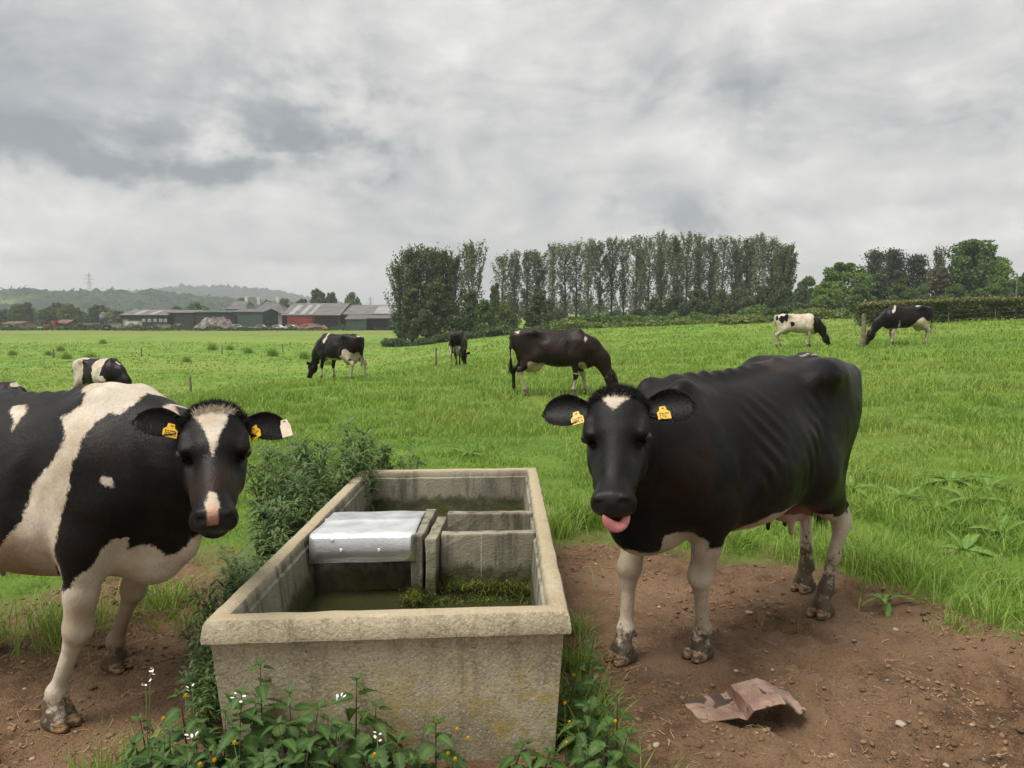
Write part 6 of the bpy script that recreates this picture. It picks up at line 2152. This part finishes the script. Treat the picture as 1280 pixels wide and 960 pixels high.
# brownish new shoots along the clipped top
g8 = np.random.default_rng(808)
hpa = np.array(hp); n8 = 5200; f8 = g8.random(n8)
xx = np.interp(f8, np.linspace(0, 1, 4), hpa[:, 0]); yy = np.interp(f8, np.linspace(0, 1, 4), hpa[:, 1]) + g8.uniform(-.8, .8, n8)
P8 = np.stack([xx, yy, land(xx, yy) + 1.58 + .09 * g8.normal(0, 1, n8)], 1)
V8, Q8, r8 = leaf_quads(P8, .14, 809)
obj('top_shoots', mesh_np('top_shoots', V8 - np.array(hq.location), Q8, C_HTOP, False, {'rnd': r8}), hq)
for i, (a0, a1, Y, h, w, lab, mt) in enumerate([
        (690, 1010, 96, 1.0, 4.0, 'rough grassy bank in front of the poplars', C_ROUGH), (720, 960, 101, 1.5, 3.0, 'low bushy hedgerow on the bank before the poplars', C_MID),
        (610, 720, 104, 1.1, 3.0, 'overgrown verge below the dark round shrub', C_DARK), (900, 1075, 86, 1.15, 3.0, 'tangled pale hedgerow behind the white cow', C_ROUGH), (480, 620, 106, .9, 3.0, 'nettle strip at the foot of the poplar clump', C_DARK), (960, 1080, 90, 1.7, 2.0, 'dark hedge under the fresh green trees', C_DARK)]):
    pts = [gp(a0 + (a1 - a0) * f, Y + 1.5 * math.sin(5 * f + i)) for f in np.linspace(0, 1, 7)]
    leafy_strip('hedgerow', pts, w, h, 9000, .30, mt, lab, seed=820 + i, rough=.55)
# rush clumps in the lower field
RUSH = [blades('rush', np.random.default_rng(k).normal(0, .35, 420), np.random.default_rng(k + 9).normal(0, .30, 420), np.random.default_rng(k + 5).uniform(.3, .75, 420), np.full(420, .03), .6, '', 900 + k, .05, np.zeros(420), None, False) for k in range(2)]
first = True
for i, (a, Y, s) in enumerate([(82, 78, 1.3), (112, 74, 1.5), (75, 92, 1.2), (265, 96, 1.5), (287, 96, 1.2), (340, 84, 1.6), (60, 84, 1.0), (232, 72, 1.0), (310, 90, 1.4), (380, 78, 1.4), (395, 80, 1.3), (128, 112, 1.3), (15, 84, 1.1), (410, 70, 1.0)]):
    o = RUSH[i] if i < 2 else RUSH[i % 2].copy()
    if i >= 2:
        COL.objects.link(o)
    o.name = 'rush_clump'; o.location = gp(a, Y); o.scale = (s * .55, s * .5, s * 1.0)
    tag(o, 'dark rush clump in the lower field before the farm', 'rushes', 'rush clumps in the lower field')


# ------------------------------------------------------------ farm
ROOFG = simple_mat('asbestos_roof', (0.120, 0.114, 0.105), .85, .25, .4)
ROOFD = simple_mat('slate_roof', (0.095, 0.092, 0.090), .8, .25, .5)
ROOFL = simple_mat('galvanised_roof', (0.24, 0.24, 0.235), .55, .2, .4)
WALLD = simple_mat('dark_cladding', (0.028, 0.034, 0.030), .8, .3, .3)
WALLG = simple_mat('green_cladding', (0.045, 0.075, 0.055), .75, .25, .3)
WALLB = simple_mat('block_wall', (0.24, 0.215, 0.18), .9, .25, .4)
WALLW = simple_mat('white_render', (0.52, 0.51, 0.48), .85, .15, .4)
INNER_SHADE = simple_mat('interior_shade', (0.012, 0.012, 0.011), .95, .2, .3)  # near-black colour stands for the shade inside open sheds
REDP = simple_mat('red_paint', (0.24, 0.034, 0.032), .6, .25, .5)
RUSTO = simple_mat('orange_rust', (0.15, 0.070, 0.045), .85, .35, .6)
GLASSD = simple_mat('dark_glass', (0.02, 0.025, 0.03), .12, .2, 1.0)
CARW = simple_mat('pale_car_paint', (0.62, 0.62, 0.60), .3, .05, 1.0)
CARC = simple_mat('cream_car_paint', (0.50, 0.43, 0.28), .4, .1, 1.0)
TYRE = simple_mat('tyre', (0.02, 0.02, 0.02), .9, .2, 2.0)
RUBBLE = simple_mat('rubble', (0.17, 0.155, 0.135), .95, .5, .8, bump=.6)
GREENP = simple_mat('green_paint', (0.05, 0.16, 0.05), .6, .25, .5)


def sxz(px, py, Y):
    p = at_dist(px, py, Y); return p[0], p[2]


def gabled(name, x0, x1, eave, ridge, base, Y, depth, wall, roof, label, ridge_along='x', cat='barn', over=.3, opening=None, door=None, windows=(), skylights=(), chimneys=(), hip=0.0):
    """Farm building from its extent in the photograph: walls, pitched roof, openings."""
    X0, ze = sxz(x0, eave, Y); X1, _ = sxz(x1, eave, Y); _, zr = sxz(x0, ridge, Y + depth * .5); _, zb = sxz(x0, base, Y)
    gx = .5 * (X0 + X1); zg = min(zb, float(land(gx, Y))) - .3
    W = X1 - X0
    root = thing(name, label, cat, (gx, Y, zg), 0)
    E, Rg, hw = ze - zg, zr - zg, W / 2
    mb = MB()
    if ridge_along == 'x':
        V = [(-hw, 0, 0), (hw, 0, 0), (hw, 0, E), (-hw, 0, E), (-hw, depth, 0), (hw, depth, 0), (hw, depth, E), (-hw, depth, E), (-hw, depth / 2, Rg), (hw, depth / 2, Rg)]
        Fq = [(0, 1, 2, 3), (5, 4, 7, 6), (4, 0, 3, 8, 7), (1, 5, 6, 9, 2)] if hip == 0 else [(0, 1, 2, 3), (5, 4, 7, 6), (4, 0, 3, 7), (1, 5, 6, 2)]
        mb.add(V, Fq).build('wall', wall, root)
        r = MB(); o = over; hx = W * hip
        for s in (0, 1):
            y0 = -o if s == 0 else depth + o
            sl = (Rg - E) / (depth / 2)
            a = [(-hw - o, y0, E - o * sl), (hw + o, y0, E - o * sl), (hw + o - hx, depth / 2, Rg), (-hw - o + hx, depth / 2, Rg)]
            b_ = [(p[0], p[1], p[2] + .12) for p in a]
            q = list(range(8))
            r.add(a + b_, [(0, 1, 2, 3)[::-1], (4, 5, 6, 7), (0, 1, 5, 4), (1, 2, 6, 5), (2, 3, 7, 6), (3, 0, 4, 7)])
        if hip:
            for s in (-1, 1):
                a = [(s * (hw + o), -o, E), (s * (hw + o), depth + o, E), (s * (hw + o - hx), depth / 2, Rg + .12)]
                r.add(a, [(0, 1, 2)])
        rf = r.build('roof', roof, root)
        for f0, f1 in skylights:
            sl = (Rg - E) / (depth / 2)
            MB().add([(-hw + W * f0, .5, E + .5 * sl + .16), (-hw + W * f1, .5, E + .5 * sl + .16), (-hw + W * f1, depth * .42, E + depth * .42 * sl + .16), (-hw + W * f0, depth * .42, E + depth * .42 * sl + .16)], [(0, 1, 2, 3)]).build('skylight', ROOFL, rf)
        for f in chimneys:
            MB().box(-hw + W * f - .45, -hw + W * f + .45, depth / 2 - .4, depth / 2 + .4, Rg - .8, Rg + 1.5).build('chimney', WALLW, rf)
    else:
        V = [(-hw, 0, 0), (hw, 0, 0), (hw, 0, E), (0, 0, Rg), (-hw, 0, E), (-hw, depth, 0), (hw, depth, 0), (hw, depth, E), (0, depth, Rg), (-hw, depth, E)]
        mb.add(V, [(0, 1, 2, 3, 4), (6, 5, 9, 8, 7), (5, 0, 4, 9), (1, 6, 7, 2)]).build('wall', wall, root)
        r = MB()
        for s in (-1, 1):
            a = [(s * (hw + over), -over, E - .1), (0, -over, Rg + .02), (0, depth + over, Rg + .02), (s * (hw + over), depth + over, E - .1)]
            b_ = [(p[0], p[1], p[2] + .14) for p in a]
            r.add(a + b_, [(0, 1, 2, 3), (4, 5, 6, 7), (0, 1, 5, 4), (2, 3, 7, 6), (3, 0, 4, 7)])
        r.build('roof', roof, root)
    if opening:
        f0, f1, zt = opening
        MB().box(-hw + W * f0, -hw + W * f1, -.06, .02, .35, E * zt).build('bay_shade', INNER_SHADE, root)  # dark panel on the solid front, shade of an open bay put into colour
    if door:
        f0, f1, zt, mt = door
        MB().box(-hw + W * f0, -hw + W * f1, -.10, .02, .3, E * zt).build('door', mt, root)
    for f, zf, s in windows:
        w = MB().box(-hw + W * f - s, -hw + W * f + s, -.08, .02, E * zf - s, E * zf + s).build('window', WALLW, root)
        MB().box(-hw + W * f - s * .7, -hw + W * f + s * .7, -.11, -.04, E * zf - s * .7, E * zf + s * .7).build('pane', GLASSD if s > .6 else ROOFL, w)
    return root


def car(px, Y, label, paint, rz=0.0, s=1.0):
    root = thing('parked_car', label, 'car', gp(px, Y), rz, 'cars parked before the farm')
    prof = [(-2.0, .35), (-2.05, .75), (-1.7, .90), (-1.0, .95), (-.55, 1.38), (.75, 1.42), (1.45, .98), (2.0, .88), (2.05, .4)]
    V = [(x, s_ * .8 * (.86 if z > 1.1 else 1), z) for s_ in (-1, 1) for x, z in prof]; n = len(prof)
    MB().add(V, [tuple(range(n)), tuple(range(n, 2 * n))[::-1]] + [(i, n + i, n + (i + 1) % n, (i + 1) % n) for i in range(n)]).build('body', paint, root)
    for s_ in (-1, 1):
        MB().add([(-.85, s_ * .82, .98), (1.2, s_ * .82, 1.0), (.65, s_ * .73, 1.34), (-.48, s_ * .73, 1.31)], [(0, 1, 2, 3)]).build('window', GLASSD, root)
    for x in (-1.25, 1.3):
        for s_ in (-1, 1):
            MB().tube([(x, s_ * .62, .32), (x, s_ * .84, .32)], .32, 12).build('wheel', TYRE, root)


def heap(name, px, Y, w, h, d, mat, label, cat, seed):
    p = gp(px, Y)
    n = 26; V, Fq = [], []
    for i in range(n + 1):
        for j in range(n + 1):
            u, v = i / n * 2 - 1, j / n * 2 - 1
            r = max(0, 1 - (u * u + v * v)) ** .8
            q = 1 + .45 * float(fbm(u * 3 + seed, v * 3, None, 3, seed)) + .25 * float(vnoise(u * 9, v * 9, None, seed))
            V.append((u * w / 2, v * d / 2, -.3 + (h + .3) * r * q))
    Fq = [(i * (n + 1) + j, (i + 1) * (n + 1) + j, (i + 1) * (n + 1) + j + 1, i * (n + 1) + j + 1) for i in range(n) for j in range(n)]
    o = obj(name, mesh_np(name, V, Fq, mat, False), None, p)
    return tag(o, label, cat)


def build_farm():
    Y = 215.0
    gabled('barn', 150, 209, 394, 387.5, 409, Y, 18, WALLD, ROOFG, 'dark barn with pale grey roof and row of small bright windows', skylights=((.25, .36), (.58, .70)), windows=((.50, .66, .42), (.62, .66, .42), (.74, .66, .42), (.86, .66, .42), (.96, .66, .42)), door=(.06, .17, .72, WALLB))
    gabled('barn', 210, 243, 391, 388, 409, Y + 2, 16, WALLD, ROOFG, 'dark flat-fronted shed next to the barn with bright windows', door=(.2, .5, .4, WALLB))
    gabled('shed', 244, 292, 390.5, 388.5, 408, Y - 2, 14, WALLD, WALLG, 'long dark green shed with a small white sign', windows=((.20, .42, .32),))
    gabled('shed', 292, 328, 390, 386.5, 410, Y - 4, 14, WALLG, ROOFD, 'green ribbed shed in front of the farmhouse roofs', door=(.02, .12, .85, INNER_SHADE))  # dark door panel, doorway shade put into its colour
    gabled('farmhouse', 282, 308, 386, 376.5, 404, Y + 30, 9, WALLB, ROOFD, 'grey slate-roofed farmhouse with one chimney', cat='house', hip=.3, chimneys=(.78,))
    gabled('farmhouse', 313, 356, 391, 377.5, 404, Y + 25, 10, WALLB, ROOFD, 'hip-roofed farmhouse with two pale chimneys', cat='house', hip=.36, chimneys=(.10, .66))
    gabled('barn', 352, 424, 394, 379.5, 408, Y - 4, 26, WALLD, ROOFG, 'open barn with light streaked roof behind the red container', opening=(.02, .98, .9), skylights=((.10, .20), (.30, .38), (.46, .52)))
    gabled('barn', 416, 497, 393, 381.5, 411, Y - 2, 24, WALLD, ROOFG, 'long barn with curved grey roof paler at one end', opening=(.05, .75, .86), skylights=((.62, .97),))
    gabled('shed', 432, 458, 399, 394, 417, Y - 26, 9, WALLG, ROOFD, 'small green shed beside an open dark lean-to', over=.25)
    gabled('lean_to', 458, 487, 398, 394.5, 416, Y - 25.5, 8, WALLD, ROOFD, 'open dark lean-to beside the small green shed', opening=(.06, .92, .92), cat='shed')
    # red container
    X0, zt = sxz(359, 396, Y - 10); X1, zb = sxz(390, 407.5, Y - 10)
    root = thing('container', 'bright red steel container under the open barn', 'container', ((X0 + X1) / 2, Y - 10, zb), 0)
    w = (X1 - X0) / 2
    MB().box(-w, w, 0, 2.5, 0, zt - zb).build('body', REDP, root)
    for i in range(9):
        x = -w + (i + .5) * 2 * w / 9
        MB().box(x - .12, x + .12, -.07, .02, .1, zt - zb - .1).build('rib', REDP, root)
    MB().box(-w - .05, w + .05, -.1, 2.55, zt - zb, zt - zb + .15).build('top_rail', RUSTO, root)
    # silo
    X0, zt = sxz(129, 393, Y + 4); _, zb = sxz(129, 408, Y + 4)
    root = thing('silo', 'narrow blue-grey feed silo left of the barn', 'silo', (X0, Y + 4, zb), 0)
    MB().tube([(0, 0, 1.2), (0, 0, zt - zb)], 1.05, 14).build('drum', simple_mat('silo_steel', (.10, .13, .14), .6, .15, .6), root, True)
    MB().tube([(0, 0, zt - zb), (0, 0, zt - zb + .8)], [1.1, .15], 14).build('cap', ROOFG, root)
    for a in range(4):
        q = a * math.pi / 2 + .7
        MB().tube([(math.cos(q), math.sin(q), -.4), (math.cos(q), math.sin(q), 1.4)], .09, 6).build('leg', ROOFL, root)
    # white block walls, sheds, machinery and scrap before the farm
    def lowbox(name, x0, x1, y0, y1, Yd, mat, label, cat, depth=1.2):
        a, zt_ = sxz(x0, y0, Yd); b_, zb_ = sxz(x1, y1, Yd)
        zb_ = min(zb_, float(land((a + b_) / 2, Yd)))
        root = thing(name, label, cat, ((a + b_) / 2, Yd, zb_ - .1), 0)
        hw = (b_ - a) / 2; hh = zt_ - zb_ + .1
        return root, hw, hh, depth, mat
    for nm, x0, x1, y0, y1, mt, lab in (('block_wall', 96, 122, 404.5, 411, WALLB, 'low pale block wall left of the silo'), ('feed_trailer', 156, 173, 401.5, 409.5, WALLW, 'white box trailer in front of the dark barn'), ('block_wall', 136, 152, 405, 411, WALLB, 'low pale block wall between silo and barn')):
        root, hw, hh, dp, mt = lowbox(nm, x0, x1, y0, y1, Y - 12, mt, lab, 'wall' if nm == 'block_wall' else 'trailer', 1.0 if nm == 'block_wall' else 2.2)
        z0 = .7 if nm == 'feed_trailer' else 0
        k = 6
        for i in range(k):
            MB().box(-hw + 2 * hw * i / k + .02, -hw + 2 * hw * (i + 1) / k - .02, 0, dp, z0, hh).build('panel', mt, root)
        MB().box(-hw - .05, hw + .05, -.05, dp + .05, hh + .002, hh + .12).build('coping', ROOFL, root)
        if nm == 'feed_trailer':
            for x in (-hw * .5, hw * .5):
                MB().tube([(x, -.1, .45), (x, .2, .45)], .45, 12).build('wheel', TYRE, root)
    gabled('shed', 3, 26, 404.6, 402.2, 411, Y - 6, 7, WALLB, RUSTO, 'low shed with rusty orange roof')
    gabled('shed', 70, 84, 404, 400, 411, Y - 3, 6, WALLG, RUSTO, 'tiny dark shed with rusty roof among the scrap')
    # old machines
    def machine(px, w, h, paint, label, seed):
        g = random.Random(seed)
        root = thing('farm_machine', label, 'machinery', gp(px, Y - 16), g.uniform(-.3, .3), 'old farm machinery before the farm')
        MB().box(-w / 2, w * .15, -.8, .8, .7, h * .62).build('body', paint, root, bevel=.08)
        MB().box(w * .15, w / 2, -.6, .6, .8, h).build('cab', paint, root, bevel=.08)
        for x, r in ((-w * .33, .5), (w * .3, .75)):
            for s in (-1, 1):
                MB().tube([(x, s * .8, r - .05), (x, s * 1.05, r - .05)], r, 12).build('wheel', TYRE, root)
        MB().tube([(-w / 2, 0, .8), (-w * .85, 0, .5)], .08, 6).build('drawbar', RUSTO, root)
    machine(64, 3.4, 2.3, REDP, 'red old machine standing among scrap before the tree belt', 1)
    machine(96, 2.6, 2.0, RUSTO, 'rusty orange implement left of the low pale wall', 2)
    machine(12, 4.0, 1.6, GREENP, 'green implement below the rusty-roofed shed', 3)
    machine(118, 3.0, 1.4, WALLD, 'dark implement in front of the silo', 4)
    machine(130, 2.4, 1.5, RUSTO, 'small rusty implement below the silo', 5)
    machine(492, 2.8, 2.2, GREENP, 'green machine parked at the end of the long barn', 6)
    heap('rubble_heap', 268, Y - 18, 11.5, 2.7, 7, RUBBLE, 'grey heap of rubble in front of the long dark shed', 'rubble heap', 3)
    heap('earth_heap', 205, Y - 18, 12, 1.2, 6, simple_mat('weedy_earth', (.085, .080, .040), .95, .4, .5), 'weedy earth bank before the barn with bright windows', 'earth heap', 5)
    heap('earth_heap', 383, Y - 16, 14, 1.3, 6, simple_mat('red_earth', (.145, .085, .055), .95, .4, .5), 'reddish earth heap in front of the red container', 'earth heap', 6)
    heap('earth_heap', 165, Y - 20, 8, 1.1, 5, MATS['weedy_earth'], 'weedy hump below the white trailer', 'earth heap', 8)
    heap('earth_heap', 300, Y - 20, 12, .9, 5, MATS['weedy_earth'], 'weedy hump right of the rubble heap', 'earth heap', 9)
    car(325, Y - 22, 'cream car parked right of the rubble heap', CARC, .1)
    car(346, Y - 22, 'white car parked between cream car and pale car', CARW, -.05)
    car(362, Y - 21, 'pale car parked before the reddish earth heap', CARW, .08)
    car(295, Y - 8, 'white car parked at the green ribbed shed', CARW, .5)
    gs = random.Random(5)
    for i in range(26):
        a = gs.choice((gs.uniform(30, 140), gs.uniform(75, 130), gs.uniform(300, 480)))
        p = gp(a, Y - 17 - gs.random() * 5)
        w, d, h = gs.uniform(.5, 2.0), gs.uniform(.4, 1.2), gs.uniform(.3, .9)
        V, Fq = lump(900 + i, 10, .5)
        o = obj('scrap_pile', mesh_np('scrap_pile', V * np.array([w, d, h]), Fq, (WALLB, WALLW, RUSTO, RUBBLE, WALLD)[i % 5], False), None, (p[0], p[1], p[2] + h * .2))
        tag(o, 'small pile of farm scrap on the ground before the buildings', 'scrap', 'scrap piles before the farm')
    leafy_strip('weed_strip', [gp(a, Y - 24) for a in (-30, 60, 150, 240, 330, 420, 500)], 4, .9, 9000, .45, C_DARK, 'strip of rough weeds between pasture and farmyard', 'weeds', 871, .7)


build_farm()


# ------------------------------------------------------------ hills, pylons, haze
def wood_material():
    m, t, b = material('hill_cover')
    geo = t.add('ShaderNodeNewGeometry'); P = geo.outputs['Position']
    w = t.attr('wood')
    n = t.noise(P, .05, 4.0, .7); n2 = t.noise(P, .008, 3.0, .6)
    tree = t.mix(t.maprange(n, .35, .65), (0.016, 0.032, 0.018), (0.045, 0.068, 0.034))
    field = t.mix(t.maprange(n2, .4, .6), (0.130, 0.200, 0.046), (0.180, 0.225, 0.070))
    t.link(t.mix(w, field, tree), b.inputs['Base Color']); b.inputs['Roughness'].default_value = .95; b.inputs['Specular IOR Level'].default_value = .1
    return m


HILLM = wood_material()


def hill(name, x0, x1, y0, y1, prof, label, nx, ny, wood, canopy, seed):
    """prof(px) -> skyline row in the photograph for the crest at y1*0.6; wood(px, f) -> tree cover."""
    yc = y0 + (y1 - y0) * .62
    xs = np.linspace(x0, x1, nx); ys = np.linspace(y0, y1, ny)
    X, Yg = np.meshgrid(xs, ys)
    pxc = 640 + FPX * X / (yc * cp)
    crest = CAM_H + (402.0 - prof(pxc)) / FPX * yc
    f = np.where(Yg < yc, sstep(y0, yc, Yg), 1 - .25 * sstep(yc, y1, Yg))
    Z = -8 + (crest + 8) * f + 1.5 * fbm(X / 160, Yg / 160, None, 3, seed)
    wd = wood(pxc, np.clip((Yg - y0) / (yc - y0), 0, 1.3), X, Yg)
    wd = np.clip(wd, 0, 1)
    lump_ = np.abs(fbm(X / 11, Yg / 11, None, 3, seed + 3)) * .9 + .5
    Z = Z + wd * canopy * lump_ - canopy * .6 * (f > .9) * wd
    V = np.stack([X.ravel(), Yg.ravel(), Z.ravel()], 1)
    i, j = np.meshgrid(np.arange(ny - 1), np.arange(nx - 1), indexing='ij')
    Q = np.stack([i * nx + j, i * nx + j + 1, (i + 1) * nx + j + 1, (i + 1) * nx + j], -1).reshape(-1, 4)
    struct(obj(name, mesh_np(name, V, Q, HILLM, True, {'wood': wd.ravel()})), label)
    g = np.random.default_rng(seed)
    # leafy outline of the woods
    m = (wd.ravel() > .6)
    k = np.where(m)[0]
    k = g.choice(k, min(len(k) * 3, 15000))
    P = V[k] + g.normal(0, 1, (len(k), 3)) * np.array([3.5, 3.5, canopy * .12])
    Vq, Qq, r = leaf_quads(P, canopy * .30, seed)
    o = obj('woodland', mesh_np('woodland', Vq, Qq, C_HILL, False, {'rnd': r}))
    tag(o, label + ', its treetops', 'woodland'); o['kind'] = 'stuff'


def build_hills():
    # nearer ridge with fields and tree belts
    def p1(px):
        return np.interp(px, [-200, -40, 0, 40, 110, 180, 230, 260, 330, 420, 520], [364, 366, 368, 367.5, 370, 371, 373, 376, 384, 394, 402])
    def w1(px, f, X, Y):
        n = fbm(X / 130, Y / 130, None, 3, 301)
        belt = sstep(.78, .86, f)                      # wooded crest
        field = sstep(.30, .36, f) * sstep(.80, .74, f) * sstep(150, 95, px) * sstep(-.45, -.2, n + .1)
        hedges = (np.abs(np.mod(f * 9 + n * .5, 1.0) - .5) < .07)
        low = 1 - sstep(.26, .32, f)
        w = np.maximum(belt, np.maximum(1 - field, low))
        return np.where(hedges & (field > .5), 1.0, w)
    hill('hill', -1500, -60, 620, 1250, p1, 'green ridge with woods and one light field behind the farm', 260, 120, w1, 9, 31)
    def p2(px):
        return np.interp(px, [-300, 60, 150, 215, 236, 260, 300, 338, 362, 400, 470, 520], [372, 371, 370, 368.5, 364.5, 363.2, 363.4, 366, 371, 380, 392, 402])
    def w2(px, f, X, Y):
        return np.ones_like(X)
    hill('wooded_hill', -2300, -200, 1500, 2500, p2, 'flat-topped bluish wooded hill beyond the farm', 300, 70, w2, 14, 33)
    # dark wood far behind the poplars so that the gaps between trunks close low down
    leafy_strip('tree_belt', [(-40, 420), (40, 430), (130, 430), (230, 420), (330, 400)], 16, 9.5, 16000, 1.5, C_DARK, 'distant tree belt glimpsed between poplar trunks', 'trees', 861, .5)


build_hills()


def pylon(px, top, Y, base_z, label, H=None):
    x, zt = sxz(px, top, Y)
    H = zt - base_z
    m = MATS.get('pylon_steel') or simple_mat('pylon_steel', (.20, .21, .22), .6, .1, .1)
    root = thing('pylon', label, 'pylon', (x, Y, base_z), .5)
    w = lambda f: H * (.095 * (1 - f) ** 1.5 + .016)
    fs = [0, .18, .34, .48, .60, .70, .79, .87, .94, 1.0]
    mb = MB(); r = H * .0042
    for sx in (-1, 1):
        for sy in (-1, 1):
            MB().tube([(sx * w(f), sy * w(f), H * f) for f in fs], r * 1.5, 4).build('leg', m, root)
    for a, b_ in zip(fs[:-1], fs[1:]):
        for s in (-1, 1):
            for ax in (0, 1):
                P = lambda e, f: (e * w(f), s * w(f), H * f) if ax == 0 else (s * w(f), e * w(f), H * f)
                mb.tube([P(-1, a), P(1, b_)], r, 4); mb.tube([P(1, a), P(-1, b_)], r, 4)
    mb.build('lattice', m, root)
    for f, L in ((.62, .17), (.76, .21), (.89, .14)):
        am = MB()
        for s in (-1, 1):
            am.tube([(0, -w(f), H * f), (s * H * L, 0, H * f)], r, 4); am.tube([(0, w(f), H * f), (s * H * L, 0, H * f)], r, 4); am.tube([(0, 0, H * (f + .045)), (s * H * L, 0, H * f)], r, 4)
        am.build('crossarm', m, root)


pylon(111, 341, 1150, 34, 'lattice electricity pylon standing on the wooded ridge')
pylon(463, 371, 1900, -2, 'far faint pylon above the long barn roof')
# telegraph pole by the right-hand trees
o = MB().tube([(0, 0, -.2), (0, 0, 7.2)], [.14, .10], 8).build('utility_pole', WOOD); o.location = gp(1268, 118)
tag(o, 'slim pale utility pole in front of the far right trees', 'pole')


def build_haze():
    m = bpy.data.materials.new('haze_air'); m.use_nodes = True
    t = NT(m.node_tree); t.n.clear()
    out = t.add('ShaderNodeOutputMaterial')
    v = t.add('ShaderNodeVolumePrincipled')
    v.inputs['Color'].default_value = (.90, .94, .98, 1)
    v.inputs['Density'].default_value = HAZE
    v.inputs['Anisotropy'].default_value = 0.2
    t.link(v.outputs[0], out.inputs['Volume'])
    o = MB().box(-5000, 5000, -5000, 5000, -40, 135).build('haze', m)
    tag(o, 'thin pale summer haze over the whole valley', 'haze'); o['kind'] = 'stuff'


HAZE = 0.00036
if HAZE > 0:
    build_haze()
